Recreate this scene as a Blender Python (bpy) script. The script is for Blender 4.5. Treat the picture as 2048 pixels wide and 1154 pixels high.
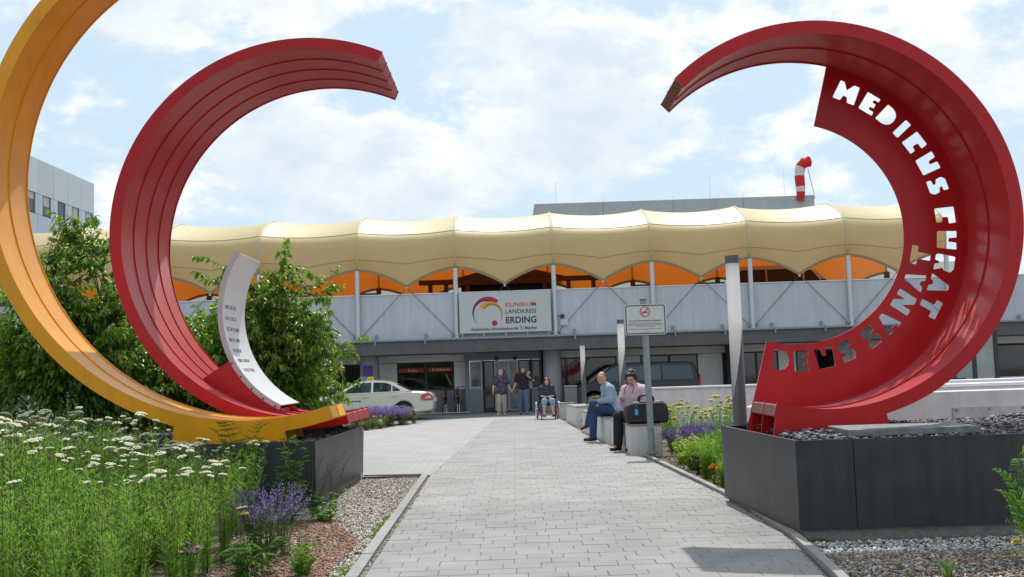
import bpy, bmesh, math, random
import numpy as np
from mathutils import Vector, Matrix
for o in list(bpy.data.objects):
    bpy.data.objects.remove(o)
SC = bpy.context.scene
COL = SC.collection
random.seed(7); RNG = np.random.default_rng(7)
R_ = math.radians
# ------------------------------------------------------------------ camera
FPX, EYE = 2000.0, 1.62
PITCH = math.atan(165 / FPX); ROLL = R_(1.85)
_F = np.array([0, math.cos(PITCH), math.sin(PITCH)])
_U0 = np.array([0, -math.sin(PITCH), math.cos(PITCH)])
_Rt = math.cos(ROLL) * np.array([1., 0, 0]) - math.sin(ROLL) * _U0
_Up = math.sin(ROLL) * np.array([1., 0, 0]) + math.cos(ROLL) * _U0
cam_d = bpy.data.cameras.new('camera'); cam = bpy.data.objects.new('camera', cam_d); COL.objects.link(cam)
cam_d.sensor_width = 36; cam_d.lens = 36 * FPX / 2048; cam_d.clip_end = 3000; cam_d.clip_start = 0.05
M4 = Matrix.Identity(4)
for i in range(3):
    M4[i][0] = _Rt[i]; M4[i][1] = _Up[i]; M4[i][2] = -_F[i]
M4[2][3] = EYE
cam.matrix_world = M4
SC.camera = cam
# ------------------------------------------------------------------ light
SUN_EL, SUN_AZ = R_(62), R_(9)          # azimuth measured from +Y (straight ahead) towards +X
SC.view_settings.view_transform = 'Standard'; SC.view_settings.look = 'None'
SC.view_settings.gamma = 1; SC.view_settings.exposure = 0.11
SC.view_settings.use_curve_mapping = False
sd = bpy.data.lights.new('sun', 'SUN'); sd.energy = 3.9; sd.angle = R_(0.6); sd.color = (1, .955, .89)
sun = bpy.data.objects.new('sun', sd); COL.objects.link(sun)
_s = Vector((math.sin(SUN_AZ) * math.cos(SUN_EL), math.cos(SUN_AZ) * math.cos(SUN_EL), math.sin(SUN_EL)))
sun.rotation_euler = _s.to_track_quat('Z', 'Y').to_euler()
W = bpy.data.worlds.new('World'); SC.world = W; W.use_nodes = True
nt = W.node_tree; N = nt.nodes; L = nt.links; N.clear()
def wn(t, **k):
    n = N.new(t)
    for a, b in k.items(): setattr(n, a, b)
    return n
def wmath(op, a, b=None, clamp=False):
    n = wn('ShaderNodeMath', operation=op, use_clamp=clamp)
    for i, v in enumerate((a, b)):
        if v is None: continue
        if isinstance(v, (int, float)): n.inputs[i].default_value = v
        else: L.new(v, n.inputs[i])
    return n.outputs[0]
sky = wn('ShaderNodeTexSky', sky_type='NISHITA', sun_disc=False, sun_elevation=SUN_EL, sun_rotation=SUN_AZ,
         air_density=1.0, dust_density=2.2, ozone_density=1.2)
tc = wn('ShaderNodeTexCoord')
def wnoise(scale, off=(0, 0, 0), zs=1.7, detail=9, rough=.56):
    mp = wn('ShaderNodeMapping'); mp.inputs['Location'].default_value = off; mp.inputs['Scale'].default_value = (1, 1, zs)
    L.new(tc.outputs['Generated'], mp.inputs[0])
    nz = wn('ShaderNodeTexNoise'); nz.inputs['Scale'].default_value = scale; nz.inputs['Detail'].default_value = detail
    nz.inputs['Roughness'].default_value = rough; L.new(mp.outputs[0], nz.inputs['Vector'])
    return nz.outputs['Fac']
CO = (2.3, 7.7, 5.1)
n1 = wnoise(5.2, CO, rough=.6); n1b = wnoise(5.2, (CO[0] - .02, CO[1], CO[2] + .10), rough=.6)
big = wnoise(1.5, (5.2, 1.1, .3), detail=2)
dens = wmath('ADD', wmath('MULTIPLY', n1, 1.0), wmath('MULTIPLY', wmath('SUBTRACT', big, .5), .40))
mask = wn('ShaderNodeMapRange', interpolation_type='SMOOTHSTEP'); mask.inputs[1].default_value = .435; mask.inputs[2].default_value = .535
L.new(dens, mask.inputs[0])
lit = wn('ShaderNodeMapRange'); lit.inputs[1].default_value = -.07; lit.inputs[2].default_value = .08
L.new(wmath('SUBTRACT', n1, n1b), lit.inputs[0])
cl = wn('ShaderNodeMix', data_type='RGBA'); cl.inputs[6].default_value = (.62, .745, .87, 1); cl.inputs[7].default_value = (1.04, 1.04, 1.03, 1)
deep = wn('ShaderNodeMapRange', interpolation_type='SMOOTHSTEP'); deep.inputs[1].default_value = .50; deep.inputs[2].default_value = .66; deep.inputs[3].default_value = 1.0; deep.inputs[4].default_value = .25
L.new(dens, deep.inputs[0]); L.new(wmath('MULTIPLY', wmath('ADD', wmath('MULTIPLY', lit.outputs[0], .6), .4), deep.outputs[0]), cl.inputs[0])
skm = wn('ShaderNodeMix', data_type='RGBA', blend_type='MULTIPLY'); skm.inputs[0].default_value = 1
L.new(sky.outputs[0], skm.inputs[6]); skm.inputs[7].default_value = (.125, .125, .125, 1)
veil = wn('ShaderNodeMix', data_type='RGBA'); veil.inputs[0].default_value = .84; veil.inputs[7].default_value = (.65, .82, .96, 1)
L.new(skm.outputs[2], veil.inputs[6])
mx = wn('ShaderNodeMix', data_type='RGBA'); L.new(wmath('MULTIPLY', mask.outputs[0], .93), mx.inputs[0])
L.new(veil.outputs[2], mx.inputs[6]); L.new(cl.outputs[2], mx.inputs[7])
bg = wn('ShaderNodeBackground'); L.new(mx.outputs[2], bg.inputs[0]); bg.inputs[1].default_value = .97
wo = wn('ShaderNodeOutputWorld'); L.new(bg.outputs[0], wo.inputs[0])

# ------------------------------------------------------------------ materials
MATS = {}
def mat(name, col, rough=.6, metal=0, var=.0, vscale=6, bump=0, bscale=60, col2=None, coat=0, trans=None, spec=.5,
        rnd=0, attr=False, island=False, alpha=None, transmission=0, streak=0):
    if name in MATS: return MATS[name]
    m = bpy.data.materials.new(name); m.use_nodes = True; t = m.node_tree; ns = t.nodes; ls = t.links
    b = ns['Principled BSDF']; out = ns['Material Output']
    b.inputs['Roughness'].default_value = rough; b.inputs['Metallic'].default_value = metal
    b.inputs['Specular IOR Level'].default_value = spec; b.inputs['Coat Weight'].default_value = coat
    b.inputs['Coat Roughness'].default_value = .08
    b.inputs['Transmission Weight'].default_value = transmission
    cs = None
    rgb = ns.new('ShaderNodeRGB'); rgb.outputs[0].default_value = (*col, 1); cs = rgb.outputs[0]
    tcn = ns.new('ShaderNodeTexCoord'); geo = ns.new('ShaderNodeNewGeometry')
    vec = geo.outputs['Position']
    def noise(sc, det=5, v=None):
        nz = ns.new('ShaderNodeTexNoise'); nz.inputs['Scale'].default_value = sc; nz.inputs['Detail'].default_value = det
        ls.new(v or vec, nz.inputs['Vector']); return nz.outputs['Fac']
    def mr(x, a, b_):
        r = ns.new('ShaderNodeMapRange'); r.inputs[1].default_value = .3; r.inputs[2].default_value = .7
        r.inputs[3].default_value = a; r.inputs[4].default_value = b_; ls.new(x, r.inputs[0]); return r.outputs[0]
    def mul(c, f):
        x = ns.new('ShaderNodeMix'); x.data_type = 'RGBA'; x.blend_type = 'MULTIPLY'; x.inputs[0].default_value = 1
        ls.new(c, x.inputs[6]); ls.new(f, x.inputs[7]); return x.outputs[2]
    if attr:
        a = ns.new('ShaderNodeAttribute'); a.attribute_name = 'Col'; cs = a.outputs['Color']
    if col2 is not None:
        x = ns.new('ShaderNodeMix'); x.data_type = 'RGBA'; ls.new(mr(noise(vscale, 6), 0, 1), x.inputs[0])
        ls.new(cs, x.inputs[6]); x.inputs[7].default_value = (*col2, 1); cs = x.outputs[2]
    if var: cs = mul(cs, mr(noise(vscale * 1.7), 1 - var, 1 + var * .6))
    if streak:
        mp = ns.new('ShaderNodeMapping'); mp.inputs['Scale'].default_value = (1, 1, .06); ls.new(vec, mp.inputs[0])
        cs = mul(cs, mr(noise(9, 6, mp.outputs[0]), 1 - streak, 1 + streak * .3))
    if rnd:
        oi = ns.new('ShaderNodeObjectInfo'); src = geo.outputs['Random Per Island'] if island else oi.outputs['Random']
        r = ns.new('ShaderNodeMapRange'); r.inputs[3].default_value = 1 - rnd; r.inputs[4].default_value = 1 + rnd * .7
        ls.new(src, r.inputs[0]); cs = mul(cs, r.outputs[0])
    ls.new(cs, b.inputs['Base Color'])
    if bump:
        bp = ns.new('ShaderNodeBump'); bp.inputs['Strength'].default_value = bump; bp.inputs['Distance'].default_value = .01
        ls.new(noise(bscale, 4), bp.inputs['Height']); ls.new(bp.outputs[0], b.inputs['Normal'])
    if trans is not None:       # thin translucent leaf / cloth
        tr = ns.new('ShaderNodeBsdfTranslucent'); tm = ns.new('ShaderNodeMix'); tm.data_type = 'RGBA'; tm.blend_type = 'MULTIPLY'
        tm.inputs[0].default_value = 1; ls.new(cs, tm.inputs[6]); tm.inputs[7].default_value = (*trans[1], 1); ls.new(tm.outputs[2], tr.inputs[0])
        mxs = ns.new('ShaderNodeMixShader'); mxs.inputs[0].default_value = trans[0]
        ls.new(b.outputs[0], mxs.inputs[1]); ls.new(tr.outputs[0], mxs.inputs[2]); ls.new(mxs.outputs[0], out.inputs[0])
    MATS[name] = m
    return m

# ------------------------------------------------------------------ mesh builder
class MB:
    def __init__(s): s.v = []; s.f = []; s.m = []
    def add(s, vs, fs, mi=0):
        o = len(s.v); s.v += [tuple(map(float, v)) for v in vs]; s.f += [tuple(i + o for i in f) for f in fs]; s.m += [mi] * len(fs); return s
    def box(s, x0, x1, y0, y1, z0, z1, mi=0):
        return s.add([(x0, y0, z0), (x1, y0, z0), (x1, y1, z0), (x0, y1, z0), (x0, y0, z1), (x1, y0, z1), (x1, y1, z1), (x0, y1, z1)],
                     [(3, 2, 1, 0), (4, 5, 6, 7), (0, 1, 5, 4), (1, 2, 6, 5), (2, 3, 7, 6), (3, 0, 4, 7)], mi)
    def cyl(s, p0, p1, r0, r1=None, n=12, cap=True, mi=0):
        r1 = r0 if r1 is None else r1
        p0 = Vector(p0); p1 = Vector(p1); d = (p1 - p0).normalized()
        a = d.orthogonal().normalized(); b = d.cross(a)
        vs = []
        for p, r in ((p0, r0), (p1, r1)):
            for i in range(n):
                t = 2 * math.pi * i / n; vs.append(p + a * (r * math.cos(t)) + b * (r * math.sin(t)))
        fs = [(i, (i + 1) % n, n + (i + 1) % n, n + i) for i in range(n)]
        if cap: fs += [tuple(range(n - 1, -1, -1)), tuple(range(n, 2 * n))]
        return s.add(vs, fs, mi)
    def tube(s, pts, r, n=8, closed=False, mi=0):
        pts = [Vector(p) for p in pts]; k = len(pts); rs = r if isinstance(r, (list, tuple)) else [r] * k
        up = None; vs = []
        for i, p in enumerate(pts):
            if closed: d = pts[(i + 1) % k] - pts[i - 1]
            else: d = pts[min(i + 1, k - 1)] - pts[max(i - 1, 0)]
            d.normalize()
            if up is None: up = d.orthogonal().normalized()
            up = (up - d * up.dot(d)); up = up.normalized() if up.length > 1e-6 else d.orthogonal().normalized()
            b = d.cross(up)
            for j in range(n):
                t = 2 * math.pi * j / n; vs.append(p + up * (rs[i] * math.cos(t)) + b * (rs[i] * math.sin(t)))
        fs = []
        for i in range(k if closed else k - 1):
            i2 = (i + 1) % k
            for j in range(n): fs.append((i * n + j, i * n + (j + 1) % n, i2 * n + (j + 1) % n, i2 * n + j))
        if not closed: fs += [tuple(range(n - 1, -1, -1)), tuple(range((k - 1) * n, k * n))]
        return s.add(vs, fs, mi)
    def lathe(s, prof, n=20, c=(0, 0, 0), mi=0, M=None):
        vs = []
        for r, z in prof:
            for i in range(n):
                t = 2 * math.pi * i / n; p = Vector((r * math.cos(t), r * math.sin(t), z))
                if M is not None: p = M @ p
                vs.append((p[0] + c[0], p[1] + c[1], p[2] + c[2]))
        fs = [(i * n + j, i * n + (j + 1) % n, (i + 1) * n + (j + 1) % n, (i + 1) * n + j) for i in range(len(prof) - 1) for j in range(n)]
        fs += [tuple(range(n - 1, -1, -1)), tuple(range((len(prof) - 1) * n, len(prof) * n))]
        return s.add(vs, fs, mi)
    def prism(s, poly, y0, y1, mi=0, axes='xz'):   # polygon in xz (CCW seen from -y), extruded along y
        n = len(poly)
        def P(a, b, c): return (a, c, b) if axes == 'xz' else ((c, a, b) if axes == 'yz' else (a, b, c))
        vs = [P(a, b, y0) for a, b in poly] + [P(a, b, y1) for a, b in poly]
        fs = [tuple(range(n)), tuple(range(2 * n - 1, n - 1, -1))] + [(i, n + i, n + (i + 1) % n, (i + 1) % n) for i in range(n)]
        return s.add(vs, fs, mi)
    def grid(s, P, mi=0, flip=False):
        a = len(P); b = len(P[0]); vs = [p for r in P for p in r]
        fs = [(i * b + j, (i + 1) * b + j, (i + 1) * b + j + 1, i * b + j + 1) for i in range(a - 1) for j in range(b - 1)]
        if flip: fs = [f[::-1] for f in fs]
        return s.add(vs, fs, mi)
    def arcbox(s, cx, cz, ri, ro, y0, y1, a0, a1, n=64, mi=0):
        vs = []
        for i in range(n + 1):
            t = R_(a0 + (a1 - a0) * i / n); c, q = math.cos(t), math.sin(t)
            vs += [(cx + ri * c, y0, cz + ri * q), (cx + ro * c, y0, cz + ro * q), (cx + ro * c, y1, cz + ro * q), (cx + ri * c, y1, cz + ri * q)]
        fs = []
        for i in range(n):
            for j in range(4): fs.append((i * 4 + j, i * 4 + (j + 1) % 4, (i + 1) * 4 + (j + 1) % 4, (i + 1) * 4 + j))
        fs += [(3, 2, 1, 0), (n * 4, n * 4 + 1, n * 4 + 2, n * 4 + 3)]
        return s.add(vs, fs, mi)
    def build(s, name, m, parent=None, smooth=False, fixn=True, bevel=0, cols=None):
        me = bpy.data.meshes.new(name); me.from_pydata(s.v, [], s.f)
        ms = m if isinstance(m, (list, tuple)) else [m]
        for x in ms: me.materials.append(x)
        if len(ms) > 1: me.polygons.foreach_set('material_index', s.m)
        if fixn or bevel:
            bm = bmesh.new(); bm.from_mesh(me)
            if fixn: bmesh.ops.recalc_face_normals(bm, faces=bm.faces)
            if bevel:
                ed = [e for e in bm.edges if len(e.link_faces) == 2 and e.calc_face_angle(0) > .6]
                bmesh.ops.bevel(bm, geom=ed, offset=bevel, segments=2, affect='EDGES', profile=.6, clamp_overlap=True)
            bm.to_mesh(me); bm.free()
        if smooth is True: me.polygons.foreach_set('use_smooth', [True] * len(me.polygons))
        elif smooth: me.set_sharp_from_angle(angle=R_(smooth)) if hasattr(me, 'set_sharp_from_angle') else None; me.polygons.foreach_set('use_smooth', [True] * len(me.polygons))
        me.update()
        return link(name, me, parent)
def link(name, me, parent=None):
    o = bpy.data.objects.new(name, me); COL.objects.link(o)
    if parent is not None:
        o.parent = parent; o.matrix_parent_inverse = BASEINV.get(parent.name, Matrix.Identity(4))
    return o
BASEINV = {}
def tag(o, label, cat, group=None, kind=None):
    if label: o['label'] = label
    if cat: o['category'] = cat
    if group: o['group'] = group
    if kind: o['kind'] = kind
    return o
def thing(name, label, cat, loc=(0, 0, 0), group=None, world=True):
    """Empty at the thing's base; with world=True the parts are given in world coordinates."""
    o = bpy.data.objects.new(name, None); COL.objects.link(o); o.location = loc; o.empty_display_size = .2
    if world: BASEINV[o.name] = Matrix.Translation(-Vector(loc))
    return tag(o, label, cat, group)
def part(p):       # a mesh part that carries sub-parts in the same coordinates
    BASEINV[p.name] = Matrix.Identity(4); return p
def sub(name, mb, m, p, **k):
    o = mb.build(name, m, None, **k); o.parent = p; return o
def struct(o): o['kind'] = 'structure'; return o
def stuff(o, label=None, cat=None):
    o['kind'] = 'stuff'
    return tag(o, label, cat)
def copy_tree(o, parent=None):
    c = o.copy(); COL.objects.link(c)
    if parent is not None: c.parent = parent; c.matrix_parent_inverse = o.matrix_parent_inverse
    for ch in list(o.children): copy_tree(ch, c)
    return c
def place(o, loc, rz=0, sc=1.0, label=None):
    o.location = loc; o.rotation_euler = (0, 0, rz); o.scale = (sc, sc, sc)
    if label: o['label'] = label
    return o
def np_mesh(name, V, Fc, m, cols=None, smooth=False):
    """V (n,3), Fc (k,3|4) -> mesh datablock, fast."""
    me = bpy.data.meshes.new(name); V = np.asarray(V, np.float32); Fc = np.asarray(Fc, np.int32); k = Fc.shape[1]
    me.vertices.add(len(V)); me.vertices.foreach_set('co', V.ravel())
    me.loops.add(Fc.size); me.loops.foreach_set('vertex_index', Fc.ravel())
    me.polygons.add(len(Fc)); me.polygons.foreach_set('loop_start', np.arange(0, Fc.size, k, dtype=np.int32))
    me.polygons.foreach_set('loop_total', np.full(len(Fc), k, np.int32))
    if smooth: me.polygons.foreach_set('use_smooth', np.ones(len(Fc), bool))
    for x in (m if isinstance(m, (list, tuple)) else [m]): me.materials.append(x)
    if cols is not None:
        a = me.color_attributes.new('Col', 'FLOAT_COLOR', 'POINT')
        a.data.foreach_set('color', np.c_[cols, np.ones(len(cols))].astype(np.float32).ravel())
    me.update(calc_edges=True); me.validate(); return me
def text_mesh(txt, size, m, name, parent, M, extrude=.002, align='LEFT', space=1.0, bold=0.0, shear=0):
    cu = bpy.data.curves.new('t', 'FONT'); cu.body = txt; cu.size = size; cu.extrude = extrude; cu.align_x = align
    cu.space_character = space; cu.offset = bold; cu.shear = shear; cu.resolution_u = 3
    o = bpy.data.objects.new('t', cu); COL.objects.link(o)
    dg = bpy.context.evaluated_depsgraph_get(); me = bpy.data.meshes.new_from_object(o.evaluated_get(dg))
    bpy.data.objects.remove(o); me.name = name; me.materials.clear(); me.materials.append(m); me.transform(M)
    return link(name, me, parent)
# text plane facing -Y (towards the camera): local x -> X, local y -> Z
def facing(x, y, z): return Matrix.Translation((x, y, z)) @ Matrix.Rotation(math.pi / 2, 4, 'X')
# ================================================================== setting: ground
def lerp_pts(pts, y):
    for (y0, x0), (y1, x1) in zip(pts, pts[1:]):
        if y <= y1: return x0 + (x1 - x0) * (y - y0) / (y1 - y0)
    return pts[-1][1]
LEFT = [(3, -1.18), (8.25, -1.27), (16.3, -1.40)]
RIGHT = [(3, 1.75), (7.68, 2.30), (9.56, 2.50), (12.85, 2.53), (18.1, 2.28), (18.95, 2.08), (26, 1.68), (31, 1.53), (34.5, 1.40)]
LEFT2 = [(16.3, -2.5), (29.7, -4.5), (33.4, -3.3), (34.5, -3.0), (36.9, -.9)]
m_soil = mat('bed soil', (.105, .075, .052), .95, var=.5, vscale=14, bump=.9, bscale=120, col2=(.19, .145, .105))
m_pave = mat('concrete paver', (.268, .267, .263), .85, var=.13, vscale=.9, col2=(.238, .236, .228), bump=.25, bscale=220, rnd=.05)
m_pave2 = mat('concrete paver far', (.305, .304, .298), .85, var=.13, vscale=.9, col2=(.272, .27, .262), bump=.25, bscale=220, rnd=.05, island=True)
m_joint = mat('joint sand', (.19, .187, .18), .95, var=.3, vscale=20)
m_kerb = mat('kerb concrete', (.29, .287, .28), .88, var=.16, vscale=9, bump=.35, bscale=160, rnd=.08)
m_asph = mat('asphalt', (.21, .215, .225), .92, var=.14, vscale=1.5, bump=.5, bscale=260)
mb = MB(); mb.add([(-400, -60, -.30), (400, -60, -.30), (400, 700, -.30), (-400, 700, -.30)], [(0, 1, 2, 3)])
struct(mb.build('ground', mat('ground earth', (.16, .15, .12), .95, var=.3, vscale=.4), fixn=False))
def sheet(name, poly, z, m):
    mb = MB(); mb.add([(x, y, z) for x, y in poly], [tuple(range(len(poly)))]); o = mb.build(name, m, fixn=False)
    if o.data.polygons[0].normal.z < 0: o.data.flip_normals()
    return struct(o)
sheet('flower_bed', [(-30, 2), (30, 2), (30, 34), (-30, 34)], -.05, m_soil)
# forecourt: pale pavers, too far to tell apart
m_fore = mat('forecourt pavers', (.34, .34, .335), .85, var=.10, vscale=.8, bump=.2, bscale=200)
t = m_fore.node_tree; b = t.nodes['Principled BSDF']; src = b.inputs['Base Color'].links[0].from_socket
bk = t.nodes.new('ShaderNodeTexBrick'); bk.inputs['Scale'].default_value = 1; bk.inputs['Mortar Size'].default_value = .006
bk.inputs['Brick Width'].default_value = .32; bk.inputs['Row Height'].default_value = .2
bk.inputs['Color1'].default_value = (1, 1, 1, 1); bk.inputs['Color2'].default_value = (.93, .93, .93, 1); bk.inputs['Mortar'].default_value = (.6, .6, .58, 1)
g = t.nodes.new('ShaderNodeNewGeometry'); t.links.new(g.outputs['Position'], bk.inputs['Vector'])
mxn = t.nodes.new('ShaderNodeMix'); mxn.data_type = 'RGBA'; mxn.blend_type = 'MULTIPLY'; mxn.inputs[0].default_value = 1
t.links.new(src, mxn.inputs[6]); t.links.new(bk.outputs['Color'], mxn.inputs[7]); t.links.new(mxn.outputs[2], b.inputs['Base Color'])
fl = [(x, y) for y, x in LEFT2]
sheet('forecourt', [(-1.405, 16.3)] + fl + [(1.5, 37.2), (3.4, 37.2), (3.2, 34.3), (1.40, 34.5), (1.40, 34.2), (-.725, 34.2)], -.004, m_fore)
sheet('road', [(-30, 33.6), (-3.35, 33.6), (-3.0, 34.5), (-.9, 36.9), (1.5, 37.2), (30, 37.2), (30, 62), (-30, 62)], -.012, m_asph)
# path with individual pavers
mb = MB(); ys = [3, 8.25, 9.56, 12.85, 16.3, 18.1, 18.95, 26, 31, 34.2]
P = [[(lerp_pts(LEFT, y) - .02, y, -.014), (lerp_pts(RIGHT, y) + .02, y, -.014)] for y in ys]
mb.grid(P); path = struct(mb.build('path', m_joint, fixn=False))
if path.data.polygons[0].normal.z < 0: path.data.flip_normals()
PW, PD, GAP = .318, .2, .0036
def paver_verts(x0, x1, y0, y1, z=0.0):
    b = .003
    return [(x0, y0, -.05), (x1, y0, -.05), (x1, y1, -.05), (x0, y1, -.05), (x0, y0, z - b), (x1, y0, z - b), (x1, y1, z - b), (x0, y1, z - b),
            (x0 + b, y0 + b, z), (x1 - b, y0 + b, z), (x1 - b, y1 - b, z), (x0 + b, y1 - b, z)]
PF = [(0, 1, 5, 4), (1, 2, 6, 5), (2, 3, 7, 6), (3, 0, 4, 7), (4, 5, 9, 8), (5, 6, 10, 9), (6, 7, 11, 10), (7, 4, 8, 11), (8, 9, 10, 11)]
cells = []
row = 0; y = 7.0
while y < 34.2:
    xl = max(lerp_pts(LEFT, y), lerp_pts(LEFT, y + PD)); xr = min(lerp_pts(RIGHT, y), lerp_pts(RIGHT, y + PD))
    if y > 16.3: xl = -1.40 + (y - 16.3) * .038
    off = (0, .112, .02, .225)[row % 4]
    x = -2.6 + off
    while x < xr:
        a, c = max(x, xl), min(x + PW, xr)
        if c - a > .035: cells.append((a + GAP / 2, c - GAP / 2, y + GAP / 2, y + PD - GAP / 2))
        x += PW
    y += PD; row += 1
near = [c for c in cells if c[2] > 7.55]; near = near[:300]; nearset = set(near)
full = None
me_full = bpy.data.meshes.new('paver'); me_full.from_pydata(paver_verts(-(PW - GAP) / 2, (PW - GAP) / 2, -(PD - GAP) / 2, (PD - GAP) / 2), [], PF)
me_full.materials.append(m_pave)
for c in near:
    cx, cy = (c[0] + c[1]) / 2, (c[2] + c[3]) / 2
    o = bpy.data.objects.new('paver', me_full); COL.objects.link(o); o.parent = path
    o.location = (cx, cy, random.uniform(-.002, .002)); o.scale.x = (c[1] - c[0]) / (PW - GAP)
    o.rotation_euler = (random.uniform(-.004, .004), random.uniform(-.004, .004), 0)
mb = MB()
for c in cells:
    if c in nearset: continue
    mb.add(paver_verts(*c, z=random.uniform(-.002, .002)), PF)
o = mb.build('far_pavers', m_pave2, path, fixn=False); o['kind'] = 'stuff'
# kerbs
def kerb(name, pts, w, z0, z1, L):
    root = bpy.data.objects.new(name, None); COL.objects.link(root); root['kind'] = 'structure'
    mb0 = MB(); mb0.box(-w / 2, w / 2, 0, L - .006, z0, z1); proto = mb0.build('kerb_stone', m_kerb, root, bevel=.008); me = proto.data
    first = True
    for (y0, x0), (y1, x1) in zip(pts, pts[1:]):
        d = math.hypot(x1 - x0, y1 - y0); n = max(1, round(d / L))
        for i in range(n):
            o = proto if first else bpy.data.objects.new('kerb_stone', me)
            if not first: COL.objects.link(o); o.parent = root
            first = False
            o.location = (x0 + (x1 - x0) * i / n, y0 + (y1 - y0) * i / n, random.uniform(-.003, .003))
            o.rotation_euler = (0, 0, -math.atan2(x1 - x0, y1 - y0)); o.scale.y = (d / n) / L
    return root
kerb('path_kerb', [(6.2, -1.345), (8.25, -1.375), (16.3, -1.50)], .105, -.2, .012, 1.0)
kerb('path_kerb', [(6.3, 2.21), (7.68, 2.40), (9.56, 2.575), (12.85, 2.60), (18.1, 2.37)], .08, -.2, .028, 1.0)
kerb('forecourt_kerb', [(16.3, -1.55), (16.42, -2.50)], .08, -.2, .02, .95)
# ------------------------------------------------------------------ loose stones and chips
def pieces(name, n, region, size, cols, flat=.6, z=-.045, jitter=.012, weights=None, zfun=None, m=None):
    """one mesh of n small faceted stones; region(n)->xy"""
    base = np.array([(1, 0, 0), (0, 1, 0), (-1, 0, 0), (0, -1, 0), (.2, .1, 1), (-.1, -.1, -1)], float)
    F = np.array([(0, 1, 4), (1, 2, 4), (2, 3, 4), (3, 0, 4), (1, 0, 5), (2, 1, 5), (3, 2, 5), (0, 3, 5)])
    xy = region(n); n = len(xy)
    s = RNG.uniform(size[0], size[1], n) * RNG.choice([1, 1, 1, 1.5], n)
    V = base[None] * (1 + RNG.uniform(-.35, .35, (n, 6, 3)))
    V[:, :, 2] *= flat; V[:, :, 1] *= RNG.uniform(.55, 1, n)[:, None]
    a = RNG.uniform(0, 6.28, n); tx = RNG.uniform(-.5, .5, n)
    z1 = V[:, :, 2] * np.cos(tx)[:, None] - V[:, :, 1] * np.sin(tx)[:, None]; y1 = V[:, :, 1] * np.cos(tx)[:, None] + V[:, :, 2] * np.sin(tx)[:, None]
    X = V[:, :, 0] * np.cos(a)[:, None] - y1 * np.sin(a)[:, None]; Y = V[:, :, 0] * np.sin(a)[:, None] + y1 * np.cos(a)[:, None]
    zz = np.full(n, z) if zfun is None else zfun(xy)
    P = np.stack([X * s[:, None] + xy[:, 0:1], Y * s[:, None] + xy[:, 1:2], z1 * s[:, None] + (zz + RNG.uniform(0, jitter, n))[:, None]], 2)
    ci = RNG.choice(len(cols), n, p=weights); C = np.array(cols)[ci] * RNG.uniform(.75, 1.15, (n, 1))
    me = np_mesh(name, P.reshape(-1, 3), (F[None] + 6 * np.arange(n)[:, None, None]).reshape(-1, 3), m or mat('loose stone', (.4, .4, .4), .85, attr=True), np.repeat(C, 6, 0))
    o = link(name, me); o['kind'] = 'stuff'; return o
def rect(x0, x1, y0, y1): return lambda n: np.c_[RNG.uniform(x0, x1, n), RNG.uniform(y0, y1, n)]
def lreg(n):
    p = np.c_[RNG.uniform(-3.0, -1.43, n * 2), 7.4 + RNG.uniform(0, 1, n * 2) ** 1.25 * 8.9]
    keep = (p[:, 0] < -1.42 - (p[:, 1] - 7) * .012) & ((p[:, 1] > 12.9) == False) | ((p[:, 1] > 12.9) & (p[:, 0] > -2.52) & (p[:, 0] < -1.5))
    edge = -2.0 - .25 * np.sin(p[:, 1] * 1.3) - np.clip(p[:, 1] - 9.6, 0, 3) * .5
    keep &= (p[:, 0] > edge) | (RNG.uniform(0, 1, len(p)) < .12)
    return p[keep][:n]
GC = [(.50, .46, .39), (.60, .57, .50), (.5, .46, .4), (.34, .32, .3), (.42, .3, .22), (.12, .115, .11), (.45, .24, .16)]
o = pieces('pale_gravel', 15000, lreg, (.008, .018), GC, weights=[.24, .2, .22, .13, .1, .06, .05]); tag(o, 'pale crushed gravel strip between kerb and left planter', 'gravel')
o = pieces('bark_mulch', 12000, lambda n: (lambda y: np.c_[-1.62 - np.abs(RNG.normal(0, .42, n)) - np.clip(y - 10.2, 0, 3) * .35, y])(7.2 + RNG.uniform(0, 1, n) * 4.6), (.009, .021), [(.26, .135, .085), (.33, .20, .13), (.17, .11, .08), (.40, .31, .24), (.30, .12, .07)], flat=.35, z=-.036, jitter=.014)
tag(o, 'brown bark mulch on the bed beside the left kerb', 'mulch')
def rreg(n):
    p = np.c_[RNG.uniform(2.3, 6.2, n * 2), RNG.uniform(6.9, 9.36, n * 2)]
    keep = (p[:, 0] > 2.47 + (p[:, 1] - 7.68) * .092) & (RNG.uniform(0, 1, len(p)) < np.clip((p[:, 1] - 7.3) / 1.1, .12, 1))
    return p[keep][:n]
o = pieces('grey_gravel', 9500, rreg, (.010, .021), [(.5, .5, .49), (.62, .61, .6), (.36, .36, .37), (.25, .25, .26), (.1, .1, .1), (.42, .35, .3)], weights=[.28, .22, .22, .14, .08, .06])
tag(o, 'grey gravel strip in front of the right planter', 'gravel')
o = pieces('bark_chips', 8000, lambda n: np.c_[RNG.uniform(2.5, 6, n), 8.75 - np.abs(RNG.normal(0, .8, n))], (.010, .022), [(.25, .16, .11), (.33, .24, .17), (.16, .12, .1), (.45, .38, .32)], flat=.35, z=-.036)
tag(o, 'brown bark chips in front of the right planter', 'mulch')
o = pieces('bed_chips', 3000, lambda n: np.c_[RNG.uniform(2.66, 3.3, n), RNG.uniform(12.2, 18.6, n)], (.012, .026), [(.25, .18, .13), (.36, .28, .2), (.16, .12, .1), (.45, .4, .34)], flat=.35)
tag(o, 'brown chips along the right kerb by the marigolds', 'mulch')
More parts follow.
